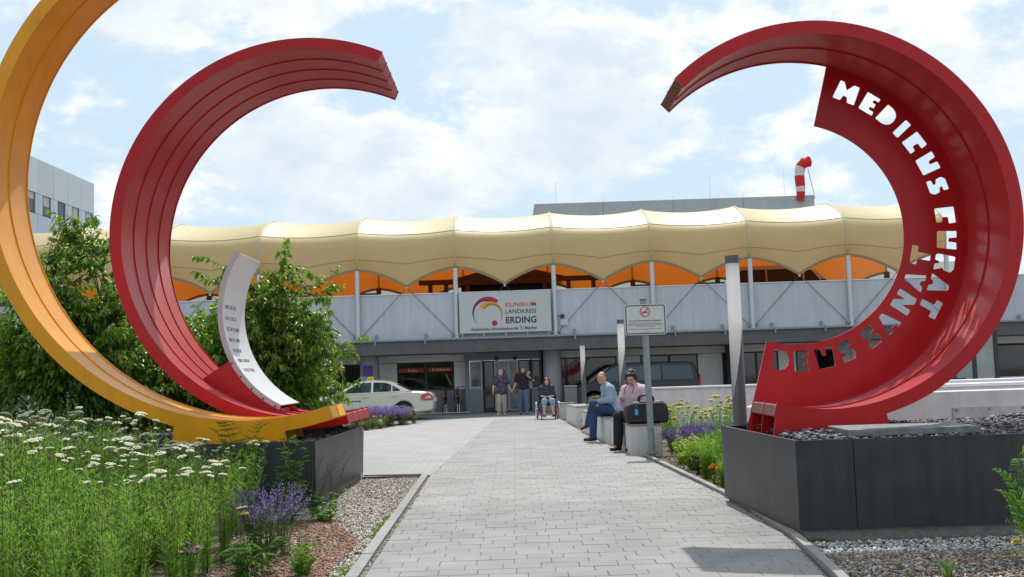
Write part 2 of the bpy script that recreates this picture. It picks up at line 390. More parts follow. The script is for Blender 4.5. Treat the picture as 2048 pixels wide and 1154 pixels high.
o = pieces('joint_grit', 1500, lambda n: (lambda y: np.c_[np.interp(y, [7, 8.25, 16.3], [-1.285, -1.305, -1.43]) + RNG.uniform(0, .035, n), y])(7.2 + RNG.uniform(0, 1, n) ** 1.6 * 9), (.005, .010), GC, z=-.012, jitter=.012)
tag(o, 'small grit in the gap beside the left kerb', 'grit')
o = pieces('path_grit', 900, lambda n: (lambda y: np.c_[np.interp(y, [7.7, 9.56, 12.85, 18.1, 19, 26], [2.36, 2.52, 2.55, 2.3, 2.1, 1.7]) - RNG.uniform(0, 1, n) ** 3 * .6, y])(8.0 + RNG.uniform(0, 1, n) * 18), (.003, .008), GC, z=0.002, jitter=.004)
tag(o, 'sandy grit scattered along the right path edge', 'grit')

# ================================================================== planters
m_steel = mat('dark steel sheet', (.040, .043, .050), .42, metal=.4, var=.16, vscale=2.2, bump=.05, bscale=30, streak=.30, col2=(.055, .058, .064))
m_plinth = mat('plinth concrete', (.19, .185, .17), .9, var=.25, vscale=12, bump=.4)
m_slate = mat('slate chip', (.08, .085, .095), .7, attr=True)
def planter(label, quad, h, seams):
    """quad: near-left, near-right, far-right, far-left in plan"""
    (ax, ay), (bx, by), (cx, cy), (dx, dy) = quad
    root = thing('steel_planter', label, 'planter', ((ax + cx) / 2, (ay + cy) / 2, 0), 'steel planters carrying the rings')
    mb = MB(); ins = .04
    mb.prism([(ax + ins, ay + ins), (bx - ins, by + ins), (cx - ins, cy - ins), (dx + ins, dy - ins)], -.3, .075, axes='xy'); mb.build('plinth', m_plinth, root)
    edges = [(quad[0], quad[1], seams), (quad[1], quad[2], []), (quad[2], quad[3], []), (quad[3], quad[0], [])]
    for (p, q, sm) in edges:
        p = Vector((*p, 0)); q = Vector((*q, 0)); d = (q - p); Ln = d.length; d.normalize(); nrm = Vector((-d.y, d.x, 0))
        cuts = [0] + sm + [1]
        for a, b in zip(cuts, cuts[1:]):
            mb = MB(); e = .0035
            A = p + d * (a * Ln + (e if a else 0)); B = p + d * (b * Ln - (e if b < 1 else 0)); tk = nrm * .012
            vs = [A, B, B + tk, A + tk]; pr = nrm * .05
            mb.add([(*v.xy, .06) for v in vs] + [(*v.xy, h) for v in vs], [(0, 1, 2, 3), (7, 6, 5, 4), (0, 4, 5, 1), (1, 5, 6, 2), (2, 6, 7, 3), (3, 7, 4, 0)])
            A2 = A + d * (.014 if a == 0 else 0); B2 = B - d * (.014 if b == 1 else 0)
            vs = [A2 + nrm * .0125, B2 + nrm * .0125, B2 + pr, A2 + pr]
            mb.add([(*v.xy, h - .008) for v in vs] + [(*v.xy, h - .002) for v in vs], [(0, 1, 2, 3), (7, 6, 5, 4), (0, 4, 5, 1), (1, 5, 6, 2), (2, 6, 7, 3), (3, 7, 4, 0)])
            mb.build('panel', m_steel, root)
    mb = MB(); mb.prism([(ax + .05, ay + .05), (bx - .05, by + .05), (cx - .05, cy - .05), (dx + .05, dy - .05)], .2, h - .075, axes='xy')
    mb.build('fill', mat('dark fill', (.05, .05, .052), .95, var=.3, vscale=20), root)
    return root
PR = [(2.60, 9.45), (6.6, 9.45), (6.6, 12.1), (2.46, 12.1)]
PL = [(-8.2, 13.0), (-2.60, 13.0), (-2.52, 16.5), (-8.2, 16.5)]
planter('dark steel planter at right, carrying the red ring with cut-out letters', PR, .885, [.135])
planter('dark steel planter at left, carrying the yellow and red rings', PL, .80, [.5])
SL = [(.10, .105, .115), (.15, .155, .165), (.06, .062, .07), (.21, .21, .21), (.03, .03, .034)]
def slate(label, q, h, n, hump):
    def zf(xy): return h - .05 + hump * np.clip(np.sin((xy[:, 0] - q[0]) * 2.1) * .5 + .5, 0, 1) * np.clip((xy[:, 1] - q[2]) / (q[3] - q[2]) * 1.6, 0, 1)
    o = pieces('slate_chips', n, lambda k: np.c_[RNG.uniform(q[0], q[1], k), RNG.uniform(q[2], q[3], k)], (.016, .042), SL, flat=.42, jitter=.05, zfun=zf, m=m_slate)
    tag(o, label, 'slate chips')
slate('dark slate chips heaped in the right planter', (2.72, 6.5, 9.52, 11.95), .885, 6500, .07)
slate('dark slate chips in the left planter under the rings', (-8.0, -2.66, 13.1, 16.4), .80, 7000, .03)
# loose stone slab lying on the right planter
rt = thing('stone_slab', 'grey slate slab on a concrete block at the right planter front', 'slab', (3.95, 10.1, .83))
mb = MB(); mb.prism([(3.22, 9.72), (4.42, 9.74), (4.40, 10.34), (3.25, 10.32)], .81, .885, axes='xy'); mb.build('block', m_plinth, rt, bevel=.006)
mb = MB(); mb.prism([(3.18, 9.66), (3.8, 9.675), (4.46, 9.69), (4.45, 10.4), (3.2, 10.39)], .888, .955, axes='xy'); mb.build('slab', mat('slate slab', (.17, .18, .185), .6, var=.3, vscale=8, bump=.3, bscale=50), rt, bevel=.008)
# ================================================================== ring sculptures
m_red = mat('red gloss paint', (.45, .009, .013), .5, var=.10, vscale=1.3, spec=.1, coat=.38, streak=.10, bump=.03, bscale=14)
m_yel = mat('yellow gloss paint', (.76, .32, .007), .5, var=.08, vscale=1.3, spec=.1, coat=.45, streak=.08, bump=.03, bscale=14)
for _m in (m_red, m_yel): _m.node_tree.nodes['Principled BSDF'].inputs['Coat Roughness'].default_value = .2; _m.node_tree.nodes['Principled BSDF'].inputs['Sheen Weight'].default_value = .42; _m.node_tree.nodes['Principled BSDF'].inputs['Sheen Roughness'].default_value = .35; _m.node_tree.nodes['Principled BSDF'].inputs['Sheen Tint'].default_value = (1, .93, .95, 1)
m_red2 = mat('red end plate', (.36, .03, .032), .5, var=.12, vscale=9)
m_hollow = mat('hollow end plate', (.16, .07, .05), .75, var=.4, vscale=16)  # open channel ends: shade of the hollow put into the plate's dark brown
m_yel2 = mat('yellow end plate', (.82, .42, .03), .45, var=.08, vscale=9)
def ring(root, cx, cz, R, th, y0, w, nseg, a0, a1, m, mend, endrec=True):
    """box-section arc of nseg channels between thin flange plates"""
    fl = .014
    for i in range(nseg):
        ya = y0 + w * i / nseg + (fl if i == 0 else fl / 2); yb = y0 + w * (i + 1) / nseg - (fl if i == nseg - 1 else fl / 2)
        da = .8
        mb = MB(); mb.arcbox(cx, cz, R - th, R - .004, ya, yb, a0 + da * .3, a1 - da * .3, 120); s = mb.build('channel', m, root, smooth=40)
        for (q0, q1) in ((a0 + da * .18, a0 + da * .3), (a1 - da * .3, a1 - da * .18)):
            mb = MB(); mb.arcbox(cx, cz, R - th + .012, R - .012, ya + .008, yb - .008, q0, q1, 1); e = mb.build('end_plate', mend, None); e.parent = s
    for i in range(nseg + 1):
        yc = y0 + w * i / nseg
        ya = y0 if i == 0 else (y0 + w - fl if i == nseg else yc - fl / 2)
        mb = MB(); mb.arcbox(cx, cz, R - th - .016, R, ya, ya + fl, a0, a1, 120); mb.build('flange', m, root, smooth=40)
def foot(root, cx, cz, R, ys, xl, xr, zb, m, slant=.04, th=.016):
    for yp in ys:
        arc = [(cx + t, cz - math.sqrt(R * R - t * t) + .012) for t in np.linspace(xr - cx, xl - cx, 20)]
        poly = [(xl - slant, zb), (xr + slant, zb)] + arc
        mb = MB(); mb.prism(poly, yp, yp + th); mb.build('foot_plate', m, root)
# ---- right ring
RC = (3.29, 3.126); RY, RW = 10.5, 1.06
rr = thing('ring_sculpture', 'red open ring sculpture with cut-out lettering on the right planter', 'sculpture', (3.29, 11.0, .83))
ring(rr, RC[0], RC[1], 2.15, .128, RY, RW - .02, 2, -106.5, 133.5, m_red, m_hollow)
foot(rr, RC[0], RC[1], 2.15, (RY - .002, RY + .52, RY + RW - .05), 2.70, 3.86, .80, m_red)
G = dict(
 M=[(0, 0), (.08, 1), (.28, 1), (.5, .62), (.74, 1), (1, 1), (1.02, 0), (.68, 0), (.6, .28), (.42, .28), (.36, 0)],
 E=[(0, 0), (0, 1), (.66, 1), (.66, .78), (.42, .78), (.42, .64), (.6, .64), (.6, .38), (.42, .38), (.42, .24), (.68, .24), (.68, 0)],
 D=[(-.04, 0), (.02, 1), (.3, 1), (.5, .93), (.64, .76), (.69, .5), (.64, .24), (.5, .07), (.3, 0)],
 I=[(0, 0), (0, 1), (.32, 1), (.32, 0)],
 C=[(0, 0), (0, 1), (.72, 1), (.74, .62), (.44, .62), (.42, .34), (.64, .30), (.64, 0)],
 U=[(.06, 0), (0, 1), (.30, 1), (.34, .60), (.50, .60), (.52, 1), (.84, 1), (.80, 0)],
 S=[(.02, 0), (.02, .28), (.26, .32), (.24, .42), (.04, .5), (0, .82), (.14, 1), (.62, 1), (.62, .70), (.40, .68), (.42, .58), (.64, .5), (.68, .2), (.56, 0)],
 R=[(0, 0), (0, 1), (.58, 1), (.74, .85), (.72, .52), (.60, .44), (.76, 0), (.48, 0), (.43, .22), (.33, .22), (.31, 0)],
 A=[(0, 0), (.28, 1), (.52, 1), (.82, 0), (.54, 0), (.49, .18), (.33, .18), (.28, 0)],
 T=[(.27, 0), (.26, .66), (0, .66), (0, 1), (.84, 1), (.84, .66), (.58, .66), (.57, 0)],
 N=[(0, 0), (0, 1), (.32, 1), (.58, .52), (.58, 1), (.88, 1), (.88, 0), (.58, 0), (.3, .48), (.3, 0)])
def soften(p, r=.035):
    out = []
    n = len(p)
    for i in range(n):
        a = np.array(p[i - 1]); b = np.array(p[i]); c = np.array(p[(i + 1) % n])
        for q in (a, c):
            d = q - b; l = np.linalg.norm(d); out.append(tuple(b + d / l * min(r, l * .35)))
    return out
def ring_glyph(ch, ang, r, h, inward):
    p = G[ch]; w = max(x for x, _ in p); t = R_(ang); er = np.array([math.cos(t), math.sin(t)]); et = np.array([-er[1], er[0]])
    out = []
    for x, y in soften(p):
        x = (x - w / 2) * h * 1.13; y = (y - .5) * h
        q = er * (r + y) - et * x if not inward else er * (r - y) + et * x
        out.append((RC[0] + q[0], RC[1] + q[1]))
    return out
loops = []
oa = [(RC[0] + 2.15 * math.cos(R_(a)), RC[1] + 2.15 * math.sin(R_(a))) for a in np.linspace(75.7, -72, 90)]
ia = [(RC[0] - .01 + 1.294 * math.cos(R_(a)), RC[1] - .012 + 1.294 * math.sin(R_(a))) for a in np.linspace(-106.5, 75.6, 90)]
loops.append(oa + [(3.92, .80), (RC[0] - .672, .80)] + ia)
for ch, a in zip('MEDICUSCURAT', (66.3, 56.6, 48.3, 41.3, 34.0, 25.0, 15.9, 4.3, -4.8, -13.7, -22.2, -31.0)): loops.append(ring_glyph(ch, a, 1.782, .232, False))
for ch, a in zip('DEUSSANAT', (-98.4, -89.5, -79.0, -68.9, -56.3, -46.3, -34.9, -24.0, -12.6)): loops.append(ring_glyph(ch, a, 1.497, .232, True))
cu = bpy.data.curves.new('plate', 'CURVE'); cu.dimensions = '2D'; cu.fill_mode = 'BOTH'; cu.extrude = .009
for lp in loops:
    sp = cu.splines.new('POLY'); sp.points.add(len(lp) - 1); sp.use_cyclic_u = True
    for i, (x, z) in enumerate(lp): sp.points[i].co = (x, z, 0, 1)
o = bpy.data.objects.new('p', cu); COL.objects.link(o)
me = bpy.data.meshes.new_from_object(o.evaluated_get(bpy.context.evaluated_depsgraph_get())); bpy.data.objects.remove(o)
me.transform(facing(0, RY + RW - .012, 0)); me.materials.clear(); me.materials.append(m_red); me.name = 'letter_plate'
lp = link('letter_plate', me, rr); lp['label'] = 'red back plate with the words MEDICUS CURAT and DEUS SANAT cut through'
# ---- left yellow ring
ry = thing('ring_sculpture', 'large yellow open ring sculpture at the front of the left planter', 'sculpture', (-3.53, 13.8, .78))
ring(ry, -3.527, 4.543, 3.645, .168, 13.3, 1.06, 2, 62, 287.8, m_yel, m_yel2)
foot(ry, -3.527, 4.543, 3.645, (13.298, 13.82, 14.34), -4.52, -3.06, .76, m_yel, slant=.035)
# ---- left red ring
rl = thing('ring_sculpture', 'red open ring sculpture of four channels behind the yellow ring', 'sculpture', (-2.96, 15.4, .78))
ring(rl, -2.962, 3.758, 2.868, .152, 14.42, 2.10, 4, 66, 281.4, m_red, m_red2)
foot(rl, -2.962, 3.758, 2.868, (14.43, 14.95, 15.47, 15.99), -3.6, -2.75, .74, mat('dark foot', (.04, .035, .035), .7), slant=-.03)  # foot plates near-black here, not in the ring's red
# ---- white arc with inscription, bolted on a red bracket
wa = thing('inscribed_arc', 'white curved plate with engraved lines on a red bracket inside the left red ring', 'sculpture', (-3.4, 15.5, 1.0))
WC = (-2.769, 2.636); WY, WW, WR = 14.955, 1.24, 1.657
m_white = mat('white painted steel', (.66, .68, .70), .38, var=.05, vscale=4, spec=.5)
mb = MB(); mb.arcbox(WC[0], WC[1], WR - .078, WR - .062, WY + .012, WY + WW, 146, 243, 60); plate = mb.build('curved_plate', m_white, wa, smooth=40)
mb = MB(); mb.arcbox(WC[0], WC[1], WR - .075, WR, WY, WY + .012, 146, 243, 60); rim = mb.build('rim', mat('rim steel', (.44, .42, .44), .45, var=.05, vscale=5), wa, smooth=40)
for a in (208, 216.5, 225, 233, 240.5):
    t = R_(a); x, z = WC[0] + (WR - .022) * math.cos(t), WC[1] + (WR - .022) * math.sin(t)
    mb = MB(); mb.cyl((x, WY - .012, z), (x, WY + .004, z), .016, n=8); bo = mb.build('bolt', mat('bolt', (.12, .1, .1), .5, metal=.6), None); bo.parent = rim
def arcpt(c, r, a): return (c[0] + r * math.cos(R_(a)), c[1] + r * math.sin(R_(a)))
bp = [arcpt(WC, WR - .02, a) for a in np.linspace(206, 243, 16)]
lo = [arcpt((-2.962, 3.758), 2.725, a) for a in np.linspace(262, 231, 16)]
for yy in (WY + .014, WY + WW - .35):
    mb = MB(); mb.prism(bp + lo, yy, yy + .02); mb.build('bracket', m_red, wa)
mb = MB()
for a in (208, 225, 242): 
    p0 = arcpt(WC, WR + .0, a); mb.add([(p0[0], WY + .05, p0[1]), (p0[0], WY + WW - .33, p0[1]), (p0[0] + .10 * math.cos(R_(a)), WY + WW - .33, p0[1] + .10 * math.sin(R_(a))), (p0[0] + .10 * math.cos(R_(a)), WY + .05, p0[1] + .10 * math.sin(R_(a)))], [(0, 1, 2, 3)])
mb.build('cross_plate', m_red, wa)
# engraved lines: unreadable from here, cut as short strokes in word groups
words = [(1, 5, 11), (5, 3, 3, 5), (5, 3, 4, 6), (4, 5, 7), (4, 9), (6, 2, 6, 3), (2, 6, 2, 6)]
mt = mat('engraving', (.16, .14, .15), .8)
rr2 = random.Random(5)
for k, ws in enumerate(words):
    a = 176.5 + k * 6.15; mb = MB(); yy = WY + .13 + .012 * k
    for wlen in ws:
        for c in range(wlen):
            for (dy, da, ww, hh) in [(0, 0, .008, 2.1)] + rr2.choice([[(.014, 0, .008, 2.1)], [(.009, .85, .022, .26), (.009, -.85, .022, .26)], [(.009, 0, .022, .26), (.016, .0, .007, 2.1)], [(.009, .85, .022, .26)]]):
                mb.arcbox(WC[0], WC[1], WR - .0795, WR - .0775, yy + dy - ww / 2, yy + dy + ww / 2, a + da - hh / 2, a + da + hh / 2, 1)
            yy += .0335
        yy += .024
    o = mb.build('inscription_line', mt, None, fixn=False); o.parent = plate; o['kind'] = 'stuff'
# ================================================================== hospital building
m_panel = mat('pale metal panel', (.50, .535, .59), .45, var=.05, vscale=1.2, streak=.10)
m_cope = mat('aluminium coping', (.72, .74, .76), .35, metal=.2)
m_fasc = mat('grey canopy soffit', (.115, .12, .125), .8, var=.12, vscale=2, streak=.1)
m_gut = mat('zinc gutter', (.26, .28, .30), .45, metal=.5, var=.1)
m_galv = mat('galvanised post', (.55, .58, .62), .4, metal=.35, var=.06, vscale=5)
m_band = mat('off-white wall panel', (.90, .89, .86), .7, var=.05, vscale=1.5)
m_grey = mat('grey wall panel', (.21, .225, .235), .6, var=.07, vscale=2)
m_dkfr = mat('dark window frame', (.035, .038, .042), .5)
m_alu = mat('aluminium frame', (.30, .32, .33), .4, metal=.5)
m_glass = mat('dark window glass', (.012, .015, .016), .04, spec=.8, var=.5, vscale=.9)
m_conc = mat('round column concrete', (.33, .335, .34), .8, var=.08, vscale=3)
HB = thing('hospital_building', 'white panelled hospital building with a dark entrance canopy under the awning', 'building', (0, 42, 0))
POSTX = [-6.11 + 3.885 * k for k in range(-4, 7)]
mb = MB(); mb.box(-23, 23.5, 39.06, 47, 2.40, 2.90); slab = mb.build('canopy_slab', m_fasc, HB)
mb = MB(); mb.box(-23, 23.5, 38.98, 39.10, 2.90, 2.985); sub('gutter', mb, m_gut, slab, bevel=.02)
mb = MB(); mb.box(-23, 23.5, 39.102, 39.56, 2.905, 2.96); mb.build('ledge', m_gut, HB)
for i in range(-13, 14):
    x = i * 1.95 + .45
    if -2.2 < x < 1.6: continue
    mb = MB(); mb.box(x - .05, x + .05, 39.40, 39.45, 2.96, 3.2); mb.build('gutter_bracket', m_gut, HB)
    mb = MB(); mb.box(x - .03, x + .03, 38.95, 38.978, 2.78, 3.0); mb.build('gutter_strap', m_gut, HB)
for a, b in zip(POSTX[:-1] + [POSTX[-1]], POSTX[1:] + [23.4]):
    mb = MB(); mb.box(a + .012, b - .012, 39.50, 39.56, 3.0, 4.765); mb.build('parapet_panel', m_panel, HB, bevel=.006)
    mb = MB(); mb.box(a + .002, b - .002, 39.47, 39.60, 4.768, 4.80); mb.build('coping', m_cope, HB)
mb = MB(); mb.box(-23, 23.5, 39.62, 56, 2.91, 3.30); mb.build('deck', mat('deck asphalt', (.14, .14, .14), .9), HB)
# ground-floor wall, built piece by piece
WYF = 41.5
mb = MB(); mb.box(-22, -2.02, WYF + .05, WYF + .3, 0, 2.398); mb.box(1.1, 23, WYF + .05, WYF + .3, 0, 2.398); mb.build('wall', mat('wall dark core', (.05, .05, .05), .8), HB)
def wp(x0, x1, z0, z1, m, y=WYF, name='wall_panel', t=.045):
    mb = MB(); mb.box(x0 + .006, x1 - .006, y, y + t, z0 + .004, z1 - .004); return mb.build(name, m, HB, bevel=.004)
def window(x0, x1, z0, z1, y=WYF, mull=(), fr=.05, root=None):
    w = bpy.data.objects.new('window', None)
    mb = MB(); mb.box(x0, x1, y - .005, y + .04, z0, z0 + fr); mb.box(x0, x1, y - .005, y + .04, z1 - fr, z1)
    xs = [x0] + list(mull) + [x1]
    mb.box(x0, x0 + fr, y - .004, y + .039, z0 + fr, z1 - fr); mb.box(x1 - fr, x1, y - .004, y + .039, z0 + fr, z1 - fr)
    for q in mull: mb.box(q - .05, q + .05, y - .006, y + .038, z0 + fr, z1 - fr)
    w = mb.build('window', m_dkfr, root or HB)
    for a, b in zip(xs, xs[1:]):
        mp = MB(); mp.box(a + .03, b - .03, y + .012, y + .024, z0 + .03, z1 - .03); sub('pane', mp, m_glass, w)
    return w
for a, b in ((-22, -13), (-13, -9.2), (-9.2, -5.36), (-5.36, -2.03), (1.86, 4.72), (4.72, 8.07), (8.07, 8.74), (9.1, 13), (13, 17), (17, 20), (20, 23)): wp(a, b, 2.10, 2.40, m_band)
window(-12.6, -6.0, .45, 2.09, mull=(-10.4, -8.2, -7.05))
wp(-22, -12.62, .0, 2.09, m_band); wp(-12.6, -6.0, 0, .44, m_grey)
wp(-5.98, -4.86, .0, 2.09, m_band)
gw = window(-4.85, -2.52, .94, 2.09, mull=(-3.67,))
wp(-4.85, -2.52, 0, .935, m_grey); wp(-2.51, -2.03, .94, 2.09, m_band); wp(-2.51, -2.03, 0, .935, m_grey)
m_bank = mat('red window band', (.55, .04, .04), .6); m_wtx = mat('white lettering', (.8, .8, .8), .6)
for a, b in ((-4.78, -3.74), (-3.59, -2.58)):
    mb = MB(); mb.box(a, b, WYF - .004, WYF + .008, 1.69, 1.86); sub('red_band', mb, m_bank, gw)
def bank_s(x, z, s):     # small white dot-over-S mark
    mb = MB(); mb.lathe([(.0, 0), (s * .22, 0), (s * .22, .004), (0, .004)], 10, (x, WYF - .005, z + s * .62), M=Matrix.Rotation(math.pi / 2, 3, 'X'))
    mb.box(x - s * .34, x + s * .34, WYF - .008, WYF - .004, z - s * .42, z - s * .1); mb.box(x - s * .34, x + s * .1, WYF - .009, WYF - .005, z - s * .12, z + .32 * s)
    sub('mark', mb, m_wtx, gw)
bank_s(-4.38, 1.775, .085); bank_s(-3.36, 1.775, .10)
for (tx, x, z, s) in (('-Geldautomat', -3.29, 1.745, .105), ('Sparkasse', -4.30, 1.775, .05), ('Erding-Dorfen', -4.30, 1.725, .05)):
    o = text_mesh(tx, s, m_wtx, 'lettering', None, facing(x, WYF - .006, z), bold=.002); o.parent = gw
mb = MB(); mb.add([(-2.88, WYF + .008, 1.6), (-2.80, WYF + .008, 1.58), (-2.60, WYF + .008, 1.1), (-2.68, WYF + .008, 1.12)], [(0, 1, 2, 3)]); sub('sticker', mb, mat('orange sticker', (.45, .2, .03), .6), gw, fixn=False)
window(1.9, 4.22, .94, 2.09, mull=(2.9,)); wp(1.9, 4.22, 0, .935, m_grey); wp(4.23, 5.21, 0, 2.09, m_band)
window(5.22, 7.58, .94, 2.09, mull=(6.4,)); wp(5.22, 7.58, 0, .935, m_grey); wp(7.59, 8.60, 0, 2.09, m_band)
window(9.1, 10.9, .5, 2.09, mull=(10.0,)); wp(10.92, 11.65, 0, 2.09, m_band); window(11.66, 13.4, .5, 2.09, mull=(12.5,)); wp(13.42, 15, 0, 2.09, m_band)
window(15.02, 18.6, .5, 2.09, mull=(16.2, 17.4)); wp(18.62, 19.3, 0, 2.09, m_band); window(19.32, 22.9, .75, 2.06, mull=(21.2,)); wp(19.32, 22.9, 0, .74, m_band)
mb = MB(); mb.box(8.72, 9.02, 40.6, 41.49, 0, 2.399); mb.build('pier', m_dkfr, HB)
for (x, y, r) in ((-5.82, 40.3, .385), (1.52, 40.3, .36), (13.2, 40.3, .36), (-13.4, 40.3, .36)):
    mb = MB(); mb.cyl((x, y, 0), (x, y, 2.399), r, n=36); mb.build('column', m_conc, HB, smooth=40)
# entrance
EY = 40.8
mb = MB(); mb.box(-2.02, 1.08, EY + .02, EY + .25, 2.08, 2.398); mb.build('entrance_header', m_grey, HB)
for x in (-.72, .02):
    mb = MB(); mb.cyl((x, EY - .05, 2.15), (x, EY + .02, 2.15), .09, n=14); mb.build('door_sensor', m_dkfr, HB)
for bx_ in ((-2.02, -1.3, .95), (.66, 1.10, .92)):
    mb = MB(); mb.box(bx_[0], bx_[1], EY + .02, EY + .1, 0, bx_[2]); mb.build('entrance_panel', m_grey, HB)
mb = MB(); mb.box(-2.02, -1.84, EY + .02, EY + .1, .952, 2.078); mb.box(-2.02, -2.0, EY + .12, WYF + .04, 0, 2.398); mb.box(1.06, 1.10, EY + .12, WYF + .04, 0, 2.398); mb.build('entrance_return', m_grey, HB)
mb = MB(); mb.box(-1.3, .66, EY + .9, EY + 1.0, 0, 2.08); mb.box(-1.34, -1.3, EY + .1, EY + 1, 0, 2.08); mb.box(.66, .7, EY + .1, EY + 1, 0, 2.08); mb.build('lobby_wall', mat('lobby dark', (.05, .055, .055), .7, var=.6, vscale=2.3, col2=(.1, .12, .115)), HB)
m_clear = mat('door glass', (.16, .19, .185), .03, spec=.6, var=.35, vscale=2.6, col2=(.05, .06, .06))
def glazed(name, x0, x1, z0, z1, y, m_fr, fr, mp):
    mb = MB(); mb.box(x0, x1, y, y + .05, z0, z0 + fr * 1.4); mb.box(x0, x1, y, y + .05, z1 - fr, z1)
    mb.box(x0, x0 + fr, y + .001, y + .049, z0 + fr * 1.4, z1 - fr); mb.box(x1 - fr, x1, y + .001, y + .049, z0 + fr * 1.4, z1 - fr)
    w = mb.build(name, m_fr, HB); mq = MB(); mq.box(x0 + fr * .5, x1 - fr * .5, y + .02, y + .03, z0 + fr * .5, z1 - fr * .5); sub('pane', mq, mp, w); return w
glazed('door_leaf', -1.26, -.84, 0.03, 2.06, EY + .03, m_dkfr, .05, m_glass)
glazed('door_leaf', -.83, -.25, 0.03, 2.06, EY, m_alu, .055, m_clear)
glazed('door_leaf', -.245, .15, 0.03, 2.06, EY - .01, m_alu, .045, m_clear)
glazed('door_leaf', .155, .63, 0.03, 2.06, EY + .02, m_dkfr, .05, m_clear)
glazed('side_window', -1.83, -1.32, .955, 2.07, EY + .03, m_alu, .06, m_clear)
glazed('side_window', .67, 1.07, .925, 2.07, EY + .03, m_dkfr, .07, m_clear)
# thin grey strip under the soffit near the entrance
mb = MB(); mb.box(-2.62, -1.52, 40.2, 40.32, 2.33, 2.385); mb.build('soffit_strip', m_gut, HB)
# upper storey seen under the awning
mb = MB(); mb.box(-24, -1.6, 52, 52.3, 3.3, 6.6); mb.box(2.2, 24, 52, 52.3, 3.3, 6.6); mb.build('upper_wall', mat('upper wall white', (.78, .77, .74), .8), HB)
mb = MB(); mb.box(-1.6, 2.2, 54, 54.2, 3.3, 6.6); mb.build('upper_recess', mat('recess shade', (.02, .02, .022), .9), HB)  # back panel near-black, shade of the recess put into its colour
for x in (-12, -8.5, -5.2, 6.2, 9.6, 13.4, 16.8): window(x, x + 1.5, 4.4, 5.9, y=51.95, mull=(x + .75,))
# helipad block behind the awning
HP = thing('helipad_block', 'grey concrete helipad parapet rising behind the awning', 'building', (9, 58, 3.3))
m_hp = mat('helipad concrete', (.40, .44, .47), .8, var=.06, vscale=1.0, streak=.08)
for a, b in zip((1.37, 5.2, 9.1, 13.0), (5.2, 9.1, 13.0, 16.95)):
    mb = MB(); mb.box(a + .01, b - .01, 55, 62, 9.2, 10.82); mb.build('parapet_block', m_hp, HP)
mb = MB()
for x in (3, 9, 15.4): mb.box(x, x + .8, 56, 61, 3.3, 9.2)
mb.build('support', m_hp, HP)
m_rod = mat('rod steel', (.45, .46, .47), .5, metal=.4)
for x, h in ((2.6, 1.25), (11.2, 1.45), (15.35, 1.4), (1.6, .25), (5.2, .3), (9.1, .3), (13.0, .3), (16.8, .3)):
    mb = MB(); mb.cyl((x, 55.15, 10.82), (x + .02, 55.15, 10.82 + h), .008, .006, 6); mb.build('lightning_rod', m_rod, HP)
# windsock
WS = thing('windsock', 'red and white striped windsock hanging above the helipad block', 'windsock', (16.62, 54.9, 10.8))
mb = MB(); mb.tube([(16.95, 54.88, 10.6), (16.62, 54.86, 12.45)], .022, 8); mb.build('pole', m_rod, WS)
cl_ = [((16.62, 54.55, 12.62), .30), ((16.42, 54.75, 12.62), .30), ((16.25, 54.85, 12.42), .29), ((16.19, 54.9, 12.15), .275), ((16.17, 54.9, 11.9), .27), ((16.17, 54.9, 11.6), .265), ((16.19, 54.9, 11.3), .255), ((16.19, 54.9, 11.0), .24), ((16.17, 54.9, 10.78), .22), ((16.14, 54.9, 10.5), .20)]
m_wr = mat('windsock red', (.62, .035, .03), .7, trans=(.35, (1, .5, .5))); m_ww = mat('windsock white', (.72, .72, .74), .7, trans=(.35, (1, 1, 1)))
def sock_ring(c, r, d, n=20):
    d = Vector(d).normalized(); a = Vector((1, 0, .02)); a = (a - d * a.dot(d)).normalized(); b = d.cross(a); k = 0
    return [Vector(c) + a * (r * math.cos(2 * math.pi * i / n)) + b * (r * math.sin(2 * math.pi * i / n)) * .95 for i in range(n + 1)]
rings = []
for i, (c, r) in enumerate(cl_):
    p = Vector(cl_[max(i - 1, 0)][0]); q = Vector(cl_[min(i + 1, len(cl_) - 1)][0]); rings.append(sock_ring(c, r, q - p))
for (i0, i1, m) in ((0, 2, m_wr), (2, 4, m_ww), (4, 5, m_wr), (5, 6, m_wr), (6, 7, m_ww), (7, 9, m_wr)):
    mb = MB(); mb.grid(rings[i0:i1 + 1]); mb.build('stripe', m, WS, smooth=True, fixn=False)
mb = MB(); mb.tube(rings[0][:-1], .02, 6, closed=True); mb.build('hoop', m_wr, WS)

# ================================================================== tensile awning
AW = thing('awning', 'long cream tensile awning with scalloped edge above the parapet', 'awning', (0, 42, 3))
mm = bpy.data.materials.new('awning membrane'); mm.use_nodes = True; t = mm.node_tree; ns = t.nodes; ls = t.links
bsd = ns['Principled BSDF']; bsd.inputs['Roughness'].default_value = .5; bsd.inputs['Specular IOR Level'].default_value = .6; bsd.inputs['Coat Weight'].default_value = .8; bsd.inputs['Coat Roughness'].default_value = .45; bsd.inputs['Coat IOR'].default_value = 1.6
geo = ns.new('ShaderNodeNewGeometry'); mc = ns.new('ShaderNodeMix'); mc.data_type = 'RGBA'
nz = ns.new('ShaderNodeTexNoise'); nz.inputs['Scale'].default_value = .7; nz.inputs['Detail'].default_value = 6; ls.new(geo.outputs['Position'], nz.inputs['Vector'])
mr = ns.new('ShaderNodeMapRange'); mr.inputs[1].default_value = .3; mr.inputs[2].default_value = .7; mr.inputs[3].default_value = .95; mr.inputs[4].default_value = 1.03; ls.new(nz.outputs['Fac'], mr.inputs[0])
mc.inputs[6].default_value = (.58, .505, .205, 1); mc.inputs[7].default_value = (.74, .20, .015, 1); ls.new(geo.outputs['Backfacing'], mc.inputs[0])
